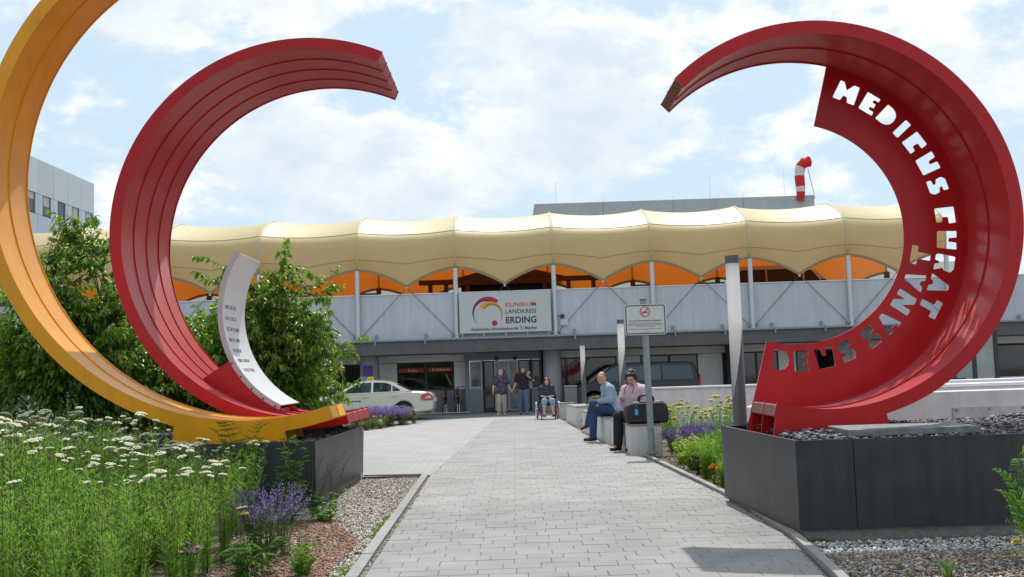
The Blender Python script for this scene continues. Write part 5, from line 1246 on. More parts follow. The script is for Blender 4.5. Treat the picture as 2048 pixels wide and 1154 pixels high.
# standing woman: image-left arm bent a little, image-right hand held by the man
J = standing(1.70, stepL=.04, stepR=-.03); J['elL'] = (-.27, .04, 1.12); J['wrL'] = (-.30, -.06, .90); J['elR'] = (.27, .03, 1.12); J['wrR'] = (.375, -.05, .91)
J['toeL'] = (-.15, -.16, .03)
person('person with short blond hair in a colourful tunic and beige trousers, walking from the entrance', (-.53, 37.55, 0), 0, J,
       [('tunic', m_tunic, 'top', dict(g=.03, sleeve=.62, sg=.028, hem=.30, neck=.05, fold=.006)), ('trousers', m_beige, 'legs', dict(g=.026, end=.80, cuff=.06, fold=.004)), ('s', m_sand, 'shoe', dict(collar=.03))],
       ('short', h_blond), SKIN2, headyaw=R_(-38), build=1.12, hands=dict(R=((.25, -.1, -1), (1, 0, 0), 1, .9), L=((-.1, -.3, -1), (1, 0, 0), 1, .6)))
# standing man: holds her hand, other hand at the shoulder with a jacket
J = standing(1.79, stepL=-.05, stepR=.06, w=1.12); J['elL'] = (-.27, .03, 1.17); J['wrL'] = (-.37, -.04, .95); J['elR'] = (.37, -.02, 1.25); J['wrR'] = (.19, -.13, 1.40)
person('person in a dark polo shirt and blue jeans with one hand raised to the shoulder', (.30, 37.35, 0), 0, J,
       [('polo_shirt', m_maroon, 'top', dict(g=.022, sleeve=.62, sg=.022, hem=.12, neck=.35)), ('jeans', m_denim, 'legs', dict(g=.022, end=.97, cuff=.055, fold=.004)), ('s', m_shoe, 'shoe', dict())],
       ('short', h_grey), SKIN, headpitch=R_(8), build=1.12, hands=dict(L=((-.25, -.1, -1), (-1, 0, 0), 1, .9), R=((-.15, .25, 1), (0, -.6, .2), 1, 1.2)))
jk = SDF(.009); jk.cap((.18, -.12, 1.50), (.22, .06, 1.53), .05, .06, .03); jk.cap((.22, .08, 1.52), (.24, .20, 1.05), .06, .11, .04, ((0, 1, 0), .5))
o = sdf_obj('jacket', jk, mat('jacket cloth', (.30, .29, .30), .85, var=.5, vscale=14), None, .004, 26); o.location = (.30, 37.35, 0); tag(o, 'folded grey jacket slung over the shoulder of the man in dark polo', 'jacket')
# wheelchair user
def seated(seat=.50, kx=.11, sp=.05, lean=.0, thigh=.43, shin=None):
    s = seat + .09
    return dict(pel=(0, .0, s), chest=(0, .05 - lean, s + .43), neck=(0, .03 - lean * 1.2, s + .53), head=(0, .0 - lean * 1.35, s + .655), shL=(-.165, .05 - lean, s + .435), shR=(.165, .05 - lean, s + .435),
                elL=(-.24, .0 - lean * .6, s + .17), elR=(.24, .0 - lean * .6, s + .17), wrL=(-.06, -.20 - lean * .4, s + .14), wrR=(.06, -.21 - lean * .4, s + .15),
                hipL=(-.09, -.03, s - .01), hipR=(.09, -.03, s - .01), knL=(-kx, -thigh, s + .01), knR=(kx, -thigh, s + .01), anL=(-kx - sp * .3, -thigh - .04, .085), anR=(kx + sp * .3, -thigh - .04, .085),
                toeL=(-kx - sp, -thigh - .19, .05), toeR=(kx + sp, -thigh - .19, .05))
WCX, WCY = 1.05, 33.45
J = seated(.50); J['anL'] = (-.15, -.45, .17); J['anR'] = (.15, -.45, .17); J['toeL'] = (-.17, -.58, .135); J['toeR'] = (.17, -.58, .135); J['knL'] = (-.13, -.42, .60); J['knR'] = (.13, -.42, .60)
person('person with long brown hair in a navy floral blouse sitting in the wheelchair', (WCX, WCY, 0), R_(3), J,
       [('blouse', m_flor, 'top', dict(g=.026, sleeve=1.15, sg=.024, neck=.05, hem=.05, fold=.004)), ('shorts', m_shorts, 'legs', dict(g=.026, end=.12, cuff=.075)), ('s', m_shoe, 'shoe', dict(drop=.03, collar=.048))],
       ('long', h_brown), SKIN2, build=1.15, headpitch=R_(8), hands=dict(L=((.9, -.35, .05), (0, 0, -1), -1, .6), R=((-.9, -.3, .1), (0, 0, -1), 1, .6)))
# wheelchair
WC_ = thing('wheelchair', 'black wheelchair with silver rims in front of the entrance', 'wheelchair', (WCX, WCY, 0), world=False); WC_.rotation_euler = (0, 0, R_(3))
mk = mat('wheelchair frame', (.03, .04, .035), .45, metal=.2)
for sx in (-1, 1):
    x = sx * .33; cy, cz, r = .05, .31, .295
    ringp = lambda r, x: [(x, cy + r * math.cos(a), cz + r * math.sin(a)) for a in np.linspace(0, 2 * math.pi, 41)[:-1]]
    mb = MB(); mb.tube(ringp(r, x), .016, 8, closed=True); w = mb.build('wheel', mat('tyre grey', (.06, .06, .06), .7), WC_, smooth=True)
    mb = MB(); mb.tube(ringp(.265, x + sx * .045), .011, 6, closed=True); sub('push_rim', mb, mat('bright steel', (.75, .76, .78), .25, metal=.7), w, smooth=True)
    mb = MB()
    for k in range(18):
        a = 2 * math.pi * k / 18; mb.tube([(x, cy, cz), (x, cy + .285 * math.cos(a), cz + .285 * math.sin(a))], .0025, 3)
    mb.cyl((x - .03, cy, cz), (x + .03, cy, cz), .03, n=10); o = sub('spokes', mb, m_rod, w); o['kind'] = 'stuff'
    mb = MB(); mb.tube([(sx * .23, -.36 + .085 * math.cos(a), .10 + .085 * math.sin(a)) for a in np.linspace(0, 2 * math.pi, 21)[:-1]], .016, 7, closed=True); mb.cyl((sx * .215, -.36, .10), (sx * .245, -.36, .10), .06, n=12); mb.build('castor', mat('tyre rubber', (.02, .02, .021), .8), WC_)
    mb = MB(); mb.tube([(sx * .27, .26, 1.0), (sx * .27, .22, .5), (sx * .27, .18, .30), (sx * .27, -.30, .28), (sx * .23, -.36, .18)], .014, 7); mb.tube([(sx * .27, .22, .5), (sx * .27, -.34, .50), (sx * .24, -.42, .42), (sx * .22, -.5, .12)], .014, 7); mb.build('side_frame', mk, WC_)
    mb = MB(); mb.box(sx * .27 - .03, sx * .27 + .03, -.22, .16, .70, .735); mb.tube([(sx * .27, .1, .70), (sx * .27, .1, .5)], .010, 6); mb.build('armrest', mk, WC_)
    mb = MB(); mb.box(sx * .27 - .008, sx * .27 + .008, -.25, .17, .51, .69); mb.build('side_guard', mk, WC_)
    mb = MB(); mb.box(sx * .15 - .08, sx * .15 + .08, -.62, -.44, .088, .10); mb.build('footplate', mk, WC_, bevel=.003)
    mb = MB(); mb.tube([(sx * .27, .26, 1.0), (sx * .27, .36, 1.0)], .017, 8); mb.build('push_handle', m_dkfr, WC_)
mb = MB(); mb.box(-.26, .26, -.32, .17, .465, .495); mb.build('seat', m_black, WC_, bevel=.01)
mb = MB(); mb.add([(-.26, .215, .52), (.26, .215, .52), (.26, .26, .98), (-.26, .26, .98), (-.26, .235, .52), (.26, .235, .52), (.26, .28, .98), (-.26, .28, .98)], [(0, 1, 2, 3), (7, 6, 5, 4), (0, 4, 5, 1), (1, 5, 6, 2), (2, 6, 7, 3), (3, 7, 4, 0)]); mb.build('backrest', m_black, WC_)
# man on the bench, facing the path, looking round towards the camera
J = seated(.47, lean=.19); J['knL'] = (-.06, -.43, .58); J['anL'] = (-.10, -.44, .085); J['toeL'] = (-.12, -.60, .045)
J['knR'] = (.02, -.44, .72); J['anR'] = (-.20, -.50, .34); J['toeR'] = (-.30, -.60, .25); J['hipR'] = (.09, -.03, .57)
J['elL'] = (-.22, -.16, .72); J['wrL'] = (.0, -.34, .72); J['elR'] = (.24, -.18, .80); J['wrR'] = (.06, -.36, .76)
person('person in light blue shirt and jeans on the long bench, legs crossed', (2.22, 22.45, 0), R_(-78), J,
       [('shirt', m_blue, 'top', dict(g=.022, sleeve=1.85, sg=.018, neck=.55, hem=.05, fold=.004)), ('jeans', m_denim2, 'legs', dict(g=.020, end=.97, cuff=.048, fold=.003)), ('s', m_shoe, 'shoe', dict(collar=.05))],
       ('thin', h_grey), SKIN, scale=1.16, headyaw=R_(52), build=1.1, hands=dict(L=((.8, -.5, 0), (0, 0, -1), -1, .7), R=((-.8, -.5, 0), (0, 0, -1), 1, .7)))
# woman on the bench with cup
J = seated(.47, lean=.11, kx=.10); J['elL'] = (-.25, -.05, .80); J['wrL'] = (-.16, -.25, .86); J['elR'] = (.27, -.03, .78); J['wrR'] = (.20, -.26, .80)
WX, WY_ = 2.40, 19.95
root, hp = person('person in a pale pink shirt and black trousers sitting on the bench holding a cup', (WX, WY_, 0), R_(-38), J,
       [('shirt', m_pink, 'top', dict(g=.022, sleeve=.95, sg=.026, neck=.05, hem=.08, fold=.004)), ('trousers', m_black, 'legs', dict(g=.022, end=.93, cuff=.055)), ('s', m_shoe, 'shoe', dict(collar=.032))],
       ('curly', mat('curly dark hair', (.028, .017, .013), .6, var=.5, vscale=70)), SKIN2, scale=1.17, headyaw=R_(16), headpitch=R_(26), build=1.14, hands=dict(L=((.35, -.5, .75), (.9, .1, .1), -1, .9), R=((-.2, -.9, -.1), (0, 0, -1), 1, .7)))
mb = MB(); mb.tube([_v(J['neck']) + _v((.085 * math.sin(a), -.09 - .045 * (1 - math.cos(a)), .02 - .10 * (1 - math.cos(a)))) for a in np.linspace(-2.2, 2.2, 24)], .007, 6); mb.build('necklace', mat('dark beads', (.02, .018, .05), .3), root)
mb = MB()
for sx in (-1, 1): mb.tube([hp(sx * .034 + .026 * math.cos(a), -.103, .004 + .018 * math.sin(a)) for a in np.linspace(0, 2 * math.pi, 17)[:-1]], .0022, 4, closed=True); mb.tube([hp(sx * .06, -.10, .008), hp(sx * .08, .0, .01)], .002, 4)
mb.tube([hp(-.008, -.105, .008), hp(.008, -.105, .008)], .002, 4); mb.build('glasses', mat('glasses frame', (.25, .2, .15), .3, metal=.6), root)
Rw = rotz(R_(-38)); cupw = _v((WX, WY_, 0)) + 1.17 * (Rw @ (_v(J['wrL']) + _v((.055, -.06, .07))))
CP = thing('paper_cup', 'white cup in the hand of the person in pink', 'cup', tuple(cupw)); mb = MB(); mb.lathe([(.030, -.045), (.041, .05), (.038, .05), (.028, -.035)], 20, tuple(cupw)); mb.build('cup', mat('cup white', (.75, .73, .72), .5), CP, smooth=40)
mb = MB(); mb.lathe([(.0, .0), (.040, .0), (.042, .006), (.0, .007)], 20, tuple(cupw + _v((0, 0, .05)))); mb.build('rim', mat('cup white', (.75, .73, .72), .5), CP)
# black travel bag on the bench end
BG = thing('travel_bag', 'black travel bag with blue tag standing on the near bench end', 'bag', (2.46, 19.1, .55))
m_bag = mat('bag nylon', (.014, .014, .015), .55, var=.3, vscale=12, bump=.3, bscale=60)
mb = MB(); mb.prism([(2.09, .556), (2.86, .556), (2.89, .74), (2.85, .90), (2.76, .985), (2.20, .965), (2.09, .90), (2.06, .70)], 18.93, 19.28); bb = mb.build('body', m_bag, BG, bevel=.07)
mb = MB(); mb.prism([(2.14, .59), (2.80, .59), (2.82, .84), (2.12, .84)], 18.905, 18.94); mb.build('pocket', m_bag, BG, bevel=.015)
for yy in (19.02, 19.18):
    mb = MB(); mb.tube([(2.33, yy, .97), (2.345, yy, 1.05), (2.40, yy, 1.085), (2.54, yy, 1.085), (2.60, yy, 1.05), (2.615, yy, .97)], .018, 8); mb.build('handle', m_bag, BG, smooth=True)
mb = MB(); mb.tube([(2.08, 18.925, .93), (2.86, 18.92, .94)], .006, 5); mb.build('zip', m_rod, BG)
mb = MB(); mb.box(2.225, 2.29, 18.885, 18.893, .72, .83); mb.tube([(2.258, 18.89, .83), (2.258, 18.905, .92)], .004, 4); mb.build('luggage_tag', mat('tag blue', (.06, .33, .62), .5), BG)
# taxi driver
J = seated(.42); J['elL'] = (-.22, -.16, .72); J['elR'] = (.22, -.16, .72); J['wrL'] = (-.14, -.38, .84); J['wrR'] = (.14, -.38, .84); J['knL'] = (-.12, -.40, .55); J['knR'] = (.12, -.40, .55); J['anL'] = (-.1, -.62, .30); J['anR'] = (.1, -.62, .30); J['toeL'] = (-.1, -.72, .34); J['toeR'] = (.1, -.72, .34)
person('person with dark hair and white shirt sitting at the wheel of the taxi', (-5.03, 36.36, .08), R_(-90), J,
       [('shirt', mat('white shirt', (.62, .64, .68), .85), 'top', dict(g=.016, sleeve=.7, neck=.4)), ('trousers', m_black, 'legs', dict(g=.014, end=.95))], ('short', h_dark), SKIN, res=.010, headyaw=R_(15), scale=.97)
# ================================================================== vegetation
def nrm(a): return a / (np.linalg.norm(a, axis=-1, keepdims=True) + 1e-9)
LEAF = {  # (along, across, fold) template with triangles/quads as tris
 'ovate': (np.array([(0, 0, 0), (.28, .42, .10), (.28, -.42, .10), (.62, .40, .06), (.62, -.40, .06), (1.0, 0, -.10), (.45, 0, 0)]), np.array([(0, 6, 1), (0, 2, 6), (1, 6, 3), (2, 4, 6), (3, 6, 5), (6, 4, 5)])),
 'lance': (np.array([(0, 0, 0), (.4, .5, .08), (.4, -.5, .08), (1.0, 0, -.12)]), np.array([(0, 2, 1), (1, 2, 3)])),
 'blade': (np.array([(0, .5, 0), (0, -.5, 0), (.5, .42, .06), (.5, -.42, .06), (1.0, 0, -.14)]), np.array([(0, 1, 2), (1, 3, 2), (2, 3, 4)])),
}
def leaves(P, D, Nn, Ls, Ws, shape, cols, bend=None):
    T, F = LEAF[shape]; n = len(P); D = nrm(D); S = nrm(np.cross(D, Nn)); Nn = np.cross(S, D)
    V = P[:, None] + D[:, None] * (T[None, :, 0:1] * Ls[:, None, None]) + S[:, None] * (T[None, :, 1:2] * Ws[:, None, None]) + Nn[:, None] * (T[None, :, 2:3] * Ls[:, None, None])
    if bend is not None: V[:, :, 2] -= (T[None, :, 0] ** 2) * (bend * Ls)[:, None]
    k = len(T); return V.reshape(-1, 3), (F[None] + k * np.arange(n)[:, None, None]).reshape(-1, 3), np.repeat(cols, k, 0)
def merge(parts):
    V = []; F = []; C = []; o = 0
    for v, f, c in parts:
        V.append(v); F.append(f + o); C.append(c); o += len(v)
    return np.concatenate(V), np.concatenate(F), np.concatenate(C)
def sticks(A, B, ra, rb, col, n=4):
    """thin tapered prisms from A to B, as triangles"""
    m = len(A); D = nrm(B - A); r = np.where(np.abs(D[:, 2:3]) > .9, np.array([[1., 0, 0]]), np.array([[0, 0, 1.]])); U = nrm(np.cross(D, r)); W = np.cross(D, U)
    a = np.arange(n) * 2 * np.pi / n; ca, sa = np.cos(a)[None, :, None], np.sin(a)[None, :, None]
    ra = np.broadcast_to(ra, (m,))[:, None, None]; rb = np.broadcast_to(rb, (m,))[:, None, None]
    ring = U[:, None] * ca + W[:, None] * sa
    V = np.concatenate([A[:, None] + ring * ra, B[:, None] + ring * rb], 1)
    f = []
    for i in range(n): j = (i + 1) % n; f += [(i, j, n + j), (i, n + j, n + i)]
    F = (np.array(f)[None] + 2 * n * np.arange(m)[:, None, None]).reshape(-1, 3)
    return V.reshape(-1, 3), F, np.repeat(np.broadcast_to(col, (m, 3)), 2 * n, 0)
def polyline(P, r0, r1, col, n=5):
    A, B = P[:-1], P[1:]; k = len(A); t = np.linspace(0, 1, k + 1); return sticks(A, B, r0 + (r1 - r0) * t[:-1], r0 + (r1 - r0) * t[1:], col, n)
m_leaf = mat('foliage', (.1, .2, .03), .55, attr=True, spec=.35, trans=(.42, (1.3, 1.5, .6)))
m_leafg = mat('glossy foliage', (.1, .2, .03), .36, attr=True, spec=.5, trans=(.42, (1.3, 1.5, .55)))
m_bark = mat('bark', (.10, .075, .055), .9, var=.35, vscale=14, bump=.6, bscale=50)
m_petal = mat('petals', (.8, .8, .8), .7, attr=True, trans=(.25, (1, 1, 1)))
def jit(col, n, s=.22, hue=.1):
    c = np.tile(np.array(col, float), (n, 1)) * RNG.uniform(1 - s, 1 + s, (n, 1)); c[:, 0] *= RNG.uniform(1 - hue, 1 + hue * 2, n); return np.clip(c, 0, 1)
def bez(a, b, c, n):
    t = np.linspace(0, 1, n)[:, None]; return a * (1 - t) ** 2 + 2 * b * t * (1 - t) + c * t * t
# ---------------------------------------------------------------- trees
def tree(label, base, H, rx, ry, nshoot, seed, z0=.5, lean=(0, 0), tall=None):
    global RNG; RNG = np.random.default_rng(seed)
    root = thing('cherry_tree', label, 'tree', base, 'cherry trees behind the left rings', world=False)
    wood = MB(); L_ = []; tw = []
    stems = [np.array([(0, 0, -.1), (RNG.uniform(-.1, .1), RNG.uniform(-.1, .1), H * .25), (RNG.uniform(-.35, .35) * rx + lean[0] * .5, RNG.uniform(-.3, .3) * ry, H * .52), (RNG.uniform(-.5, .5) * rx + lean[0], RNG.uniform(-.4, .4) * ry, H * .8)]) for _ in range(4)]
    for s in stems:
        p = np.array([bez(s[0], s[1], s[2], 6), bez(s[2], s[2] * .5 + s[3] * .5, s[3], 6)]).reshape(-1, 3); wood.tube(p[[0, 2, 4, 5, 8, 11]], [.065, .052, .043, .035, .024, .012], 8)
    for i in range(nshoot):
        s = stems[RNG.integers(4)]; q = RNG.uniform(.12, 1); st = bez(s[0], s[2], s[3], 20)[int(q * 19)]
        az = RNG.uniform(0, 2 * np.pi); el = RNG.uniform(.05, 1.0) ** .7 * 1.25; u = RNG.uniform(.80, 1.04)
        end = np.array([lean[0] + rx * np.cos(az) * np.cos(el) * u, ry * np.sin(az) * np.cos(el) * u, z0 + (H - z0) * (.30 + .70 * np.sin(el)) * u * RNG.uniform(.82, 1.03)])
        if tall is not None and i < len(tall): end = np.array(tall[i], float); st = stems[i % 4][3]
        mid = (st + end) / 2 + np.array([0, 0, RNG.uniform(.15, .5)]); P = bez(st, mid, end, 14); tw.append(polyline(P, .013, .004, (.09, .065, .04), 4))
        shoots = [(P, 34)]
        for _ in range(6):
            k = RNG.integers(4, 13); d = nrm(np.array([np.cos(az + RNG.uniform(-1.3, 1.3)), np.sin(az + RNG.uniform(-1.3, 1.3)), RNG.uniform(-.35, .9)])); ln = RNG.uniform(.3, .75); e2 = P[k] + d * ln
            Q = bez(P[k], P[k] + d * ln * .5 + np.array([0, 0, .1]), e2, 8); tw.append(polyline(Q, .006, .0025, (.10, .08, .045), 3)); shoots.append((Q, 24))
        for Q, nl in shoots:
            t = np.sort(RNG.uniform(.12, 1, nl)); idx = t * (len(Q) - 1); i0 = np.minimum(idx.astype(int), len(Q) - 2); fr_ = (idx - i0)[:, None]; pos = Q[i0] * (1 - fr_) + Q[i0 + 1] * fr_
            tang = nrm(Q[i0 + 1] - Q[i0]); side = RNG.normal(size=(nl, 3)); D = nrm(side - tang * (side * tang).sum(1, keepdims=True)) * .8 + tang * .55 + np.array([0, 0, -.55])
            Nn = np.array([0, 0, 1.]) + RNG.normal(0, .45, (nl, 3)); Ls = RNG.uniform(.085, .14, nl) * (1 - .3 * (t > .93)); col = jit((.125, .25, .036), nl, .45, .18)
            tip = np.clip((t - .72) / .28, 0, 1)[:, None] * RNG.uniform(.2, 1); col = col * (1 - tip) + jit((.30, .36, .05), nl, .25, .25) * tip
            L_.append(leaves(pos, D, Nn, Ls, Ls * RNG.uniform(.40, .52, nl), 'ovate', col, bend=RNG.uniform(.05, .35, nl)))
    n = int(nshoot * 36)      # inner leaves
    a = RNG.normal(size=(n, 3)); a = nrm(a) * RNG.uniform(.25, .9, (n, 1)); pos = np.c_[lean[0] + a[:, 0] * rx * .9, a[:, 1] * ry * .9, z0 + (H - z0) * (.42 + a[:, 2] * .40)]
    Ls = RNG.uniform(.09, .15, n); L_.append(leaves(pos, nrm(np.c_[a[:, :2], RNG.uniform(-.9, .1, n)]), np.array([0, 0, 1.]) + RNG.normal(0, .5, (n, 3)), Ls, Ls * .46, 'ovate', jit((.105, .215, .033), n, .4, .15), bend=RNG.uniform(.05, .3, n)))
    wood.build('trunk', m_bark, root, smooth=True)
    V, F, C = merge(tw); link('twigs', np_mesh('twigs', V, F, mat('twig bark', (.1, .07, .05), .8, attr=True), C), root)['kind'] = 'stuff'
    V, F, C = merge(L_); link('crown', np_mesh('crown', V, F, m_leafg, C), root)
    return root
tree('cherry tree seen through the yellow ring, with two tall leafy shoots', (-8.0, 18.3, 0), 4.0, 1.75, 1.3, 112, 21, .15, (.0, 0), tall=[(-.06, -.3, 4.72), (.35, -.3, 4.3), (1.15, -.4, 4.15), (-.5, -.2, 4.0), (.2, -.4, 4.6), (1.5, -.5, 3.9), (1.35, -.4, 3.5), (-1.0, -.3, 3.7), (.8, -.5, 4.1), (.55, -.3, 4.45), (-.25, -.4, 4.35)])
tree('cherry tree seen through the left red ring, spreading towards the taxi', (-4.75, 18.9, 0), 3.35, 1.60, 1.2, 112, 33, .12, (.0, 0), tall=[(.62, -.3, 4.0), (.95, -.4, 3.62), (-.9, -.2, 3.85), (1.35, -.4, 3.0), (1.6, -.5, 1.75), (1.45, -.5, 2.2), (-1.1, -.3, 3.5), (1.7, -.6, 1.4), (1.62, -.6, 2.4), (.3, -.4, 3.5), (1.1, -.5, 3.3), (-.6, -.4, 3.6), (1.75, -.5, 1.95)])
tree('dark cherry tree standing between the yellow and red rings, farther back', (-6.5, 20.4, 0), 3.2, 1.7, 1.2, 88, 44, .1)
tree('cherry tree at the left edge behind the yellow ring', (-10.3, 18.6, 0), 3.3, 1.6, 1.2, 70, 55, .1)
tree('low dark green shrub behind the left planter between the cherry trees', (-7.0, 18.9, 0), 2.0, 1.5, .9, 48, 66, .05)
tree('low dark green shrub behind the left planter below the white inscribed arc', (-5.3, 19.6, 0), 2.1, 1.5, .9, 48, 77, .05)
# ---------------------------------------------------------------- herb generator
def herb(nst, h, spread, nl, L, W, shape, col, up=.6, lean=(0, 0), t0=.08, stemcol=(.10, .14, .04), sr=.004, hv=.2, tipcol=None, droop=.1, cut=1.0, base_r=.06):
    """stems fanning from a base; leaves along each. Returns mesh data and the stem tips"""
    out = []; tips = []; dirs = []
    for i in range(nst):
        az = RNG.uniform(0, 2 * np.pi); r = np.sqrt(RNG.uniform(0, 1)) * spread; hh = h * RNG.uniform(1 - hv, 1)
        b = np.array([np.cos(az) * base_r * RNG.uniform(0, 1), np.sin(az) * base_r * RNG.uniform(0, 1), -.03]); e = np.array([np.cos(az) * r + lean[0], np.sin(az) * r + lean[1], hh])
        P = bez(b, np.array([b[0] * .6 + e[0] * .25, b[1] * .6 + e[1] * .25, hh * .6]), e, 9); out.append(polyline(P, sr, sr * .55, stemcol, 3)); tips.append(e); dirs.append(P[-1] - P[-2])
        t = RNG.uniform(t0, cut, nl); idx = t * 8; i0 = np.minimum(idx.astype(int), 7); f_ = (idx - i0)[:, None]; pos = P[i0] * (1 - f_) + P[i0 + 1] * f_; tang = nrm(P[i0 + 1] - P[i0])
        a = RNG.uniform(0, 2 * np.pi, nl); D = np.c_[np.cos(a), np.sin(a), np.zeros(nl)] * (1 - up * .6) + tang * up; Ls = L * RNG.uniform(.6, 1.15, nl) * (1.15 - .45 * t)
        c = jit(col, nl)
        if tipcol is not None: k = np.clip((t - .6) / .4, 0, 1)[:, None]; c = c * (1 - k) + jit(tipcol, nl) * k
        out.append(leaves(pos, D, np.array([0, 0, 1.]) + RNG.normal(0, .5, (nl, 3)), Ls, Ls * W / L, shape, c, bend=RNG.uniform(0, droop * 2, nl)))
    return merge(out), np.array(tips), np.array(dirs)
def foliage_part(data, root, m=None, name='foliage'):
    V, F, C = data; return link(name, np_mesh(name, V, F, m or m_leaf, C), root)
def corymb(r, nf, col, under, seed, stalk=.05, dome=.25):
    """flat-topped flower head: florets on a shallow dome with branchlets below"""
    g = np.random.default_rng(seed); out = []
    a = g.uniform(0, 2 * np.pi, nf); q = np.sqrt(g.uniform(0, 1, nf)) * r; c = np.c_[q * np.cos(a), q * np.sin(a), -dome * q * q / r + g.uniform(-.003, .003, nf)]
    fr_ = r * .17; k = 6; ang = np.arange(k) * 2 * np.pi / k
    V = np.concatenate([(c + (0, 0, .004))[:, None], c[:, None] + np.stack([fr_ * np.cos(ang), fr_ * np.sin(ang), np.full(k, -.003)], 1)[None]], 1); f = np.array([(0, 1 + i, 1 + (i + 1) % k) for i in range(k)])
    cc = np.array(col)[None] * g.uniform(.82, 1.08, (nf, 1)); out.append((V.reshape(-1, 3), (f[None] + (k + 1) * np.arange(nf)[:, None, None]).reshape(-1, 3), np.repeat(cc, k + 1, 0)))
    m = min(nf, 14); B = c[:m] + (0, 0, -.006); A = np.tile(np.array([(0, 0, -stalk)]), (m, 1)); out.append(sticks(A, B, .0022, .0022, under, 3))
    ring = np.concatenate([[(0, 0, -.022)], np.c_[r * .9 * np.cos(ang), r * .9 * np.sin(ang), np.full(k, -dome * r * .8 - .004)]]); out.append((ring, np.array([(0, 1 + (i + 1) % k, 1 + i) for i in range(k)]), np.tile(np.array(under), (k + 1, 1))))
    V, F, C = merge(out); return np_mesh('flower_head', V, F, m_petal, C)
def pompon(r, col, seed, nf=60):
    g = np.random.default_rng(seed); a = nrm(g.normal(size=(nf, 3))); a[:, 2] = np.abs(a[:, 2]) * .8; a = nrm(a); c = np.array(col)[None] * g.uniform(.7, 1.1, (nf, 1))
    V, F, C = leaves(a * r * .25, a, np.cross(a, g.normal(size=(nf, 3))), np.full(nf, r * .85), np.full(nf, r * .5), 'lance', c); return np_mesh('flower_head', V, F, m_petal, C)
def daisy(r, col, eye, seed, np_=9):
    g = np.random.default_rng(seed); a = np.arange(np_) * 2 * np.pi / np_; D = np.c_[np.cos(a), np.sin(a), np.full(np_, .15)]
    out = [leaves(np.zeros((np_, 3)), D, np.tile((0, 0, 1.), (np_, 1)), np.full(np_, r), np.full(np_, r * .62), 'blade', np.array(col)[None] * g.uniform(.85, 1.1, (np_, 1)))]
    k = 8; b = np.arange(k) * 2 * np.pi / k; out.append((np.concatenate([[(0, 0, .012)], np.c_[r * .25 * np.cos(b), r * .25 * np.sin(b), np.full(k, .004)]]), np.array([(0, 1 + i, 1 + (i + 1) % k) for i in range(k)]), np.tile(np.array(eye), (k + 1, 1))))
    V, F, C = merge(out); return np_mesh('flower_head', V, F, m_petal, C)
def spikes(tips, dirs, ln, col, r=.012, n=12):
    """small florets packed along the last part of each stem"""
    out = []
    for e, d in zip(tips, dirs):
        d = d / np.linalg.norm(d); t = RNG.uniform(-ln, .01, n); p = e + d[None] * t[:, None]; a = RNG.normal(size=(n, 3)); a -= (a @ d)[:, None] * d; a = nrm(a) + d * .5
        out.append(leaves(p, a, RNG.normal(size=(n, 3)), np.full(n, r * 1.3) * RNG.uniform(.7, 1.2, n), np.full(n, r * 1.1), 'lance', jit(col, n, .3, .15)))
    return merge(out)
def put_heads(root, meshes, tips, tilt=.15, scale=(.8, 1.15), name='flower_head'):
    for i, e in enumerate(tips):
        o = link(name, meshes[i % len(meshes)], root); o.location = tuple(e); s = RNG.uniform(*scale); o.scale = (s, s, s); o.rotation_euler = (RNG.uniform(-tilt, tilt), RNG.uniform(-tilt, tilt), RNG.uniform(0, 6.28))
# ---------------------------------------------------------------- white yarrow clump
RNG = np.random.default_rng(101)
YW = [corymb(r, 40, (.70, .69, .50), (.32, .40, .17), s, .06, .28) for r, s in ((.046, 1), (.037, 2), (.029, 3), (.050, 4))]
yar = []
for v in range(7):
    p = thing('yarrow_plant', 'white flowering yarrow plant in the dense clump at the left front', 'yarrow', (0, 0, -60), 'white yarrow plants at the left front', world=False)
    d1, tips, dr = herb(5, 1.12, .24, 62, .085, .0095, 'lance', (.25, .40, .095), up=.62, t0=.06, sr=.0038, hv=.12, tipcol=(.22, .34, .10), cut=.97)
    d2, _, _ = herb(12, .98, .26, 66, .10, .0105, 'lance', (.215, .37, .07), up=.68, t0=.03, sr=.003, hv=.35)
    foliage_part(merge([d1, d2]), p); yar.append(p)
    if v < 5: put_heads(p, YW, tips[:3 + v % 3], .26, (.55, 1.15))
    elif v == 6: put_heads(p, YW, tips[:1], .14)
spots = []
g = np.random.default_rng(9)
while len(spots) < 74:
    x, y = g.uniform(-5.9, -2.62), g.uniform(6.9, 11.3)
    if x < -.535 * y - .25: continue
    if x > -2.62 - max(0, y - 8.6) * .14: continue
    if all((x - a) ** 2 + (y - b) ** 2 > .25 ** 2 for a, b in spots): spots.append((x, y))
used = set()
for i, (x, y) in enumerate(spots):
    v = i % 5 if y > 7.75 else 5 + i % 2
    o = yar[v] if v not in used else copy_tree(yar[v]); used.add(v)
    hs = .88 + .22 * np.clip((-2.75 - x) / 1.6, 0, 1) + .14 * np.clip((-3.6 - x) / .8, 0, 1) + g.uniform(-.08, .08) - .16 * max(0, 7.75 - y)
    place(o, (x, y, -.05), g.uniform(0, 6.28), float(hs), None if v < 5 else 'yarrow plant with hardly any flowers at the front of the left clump')
    if x > -3.0: o.rotation_euler = (0, .14, o.rotation_euler.z)
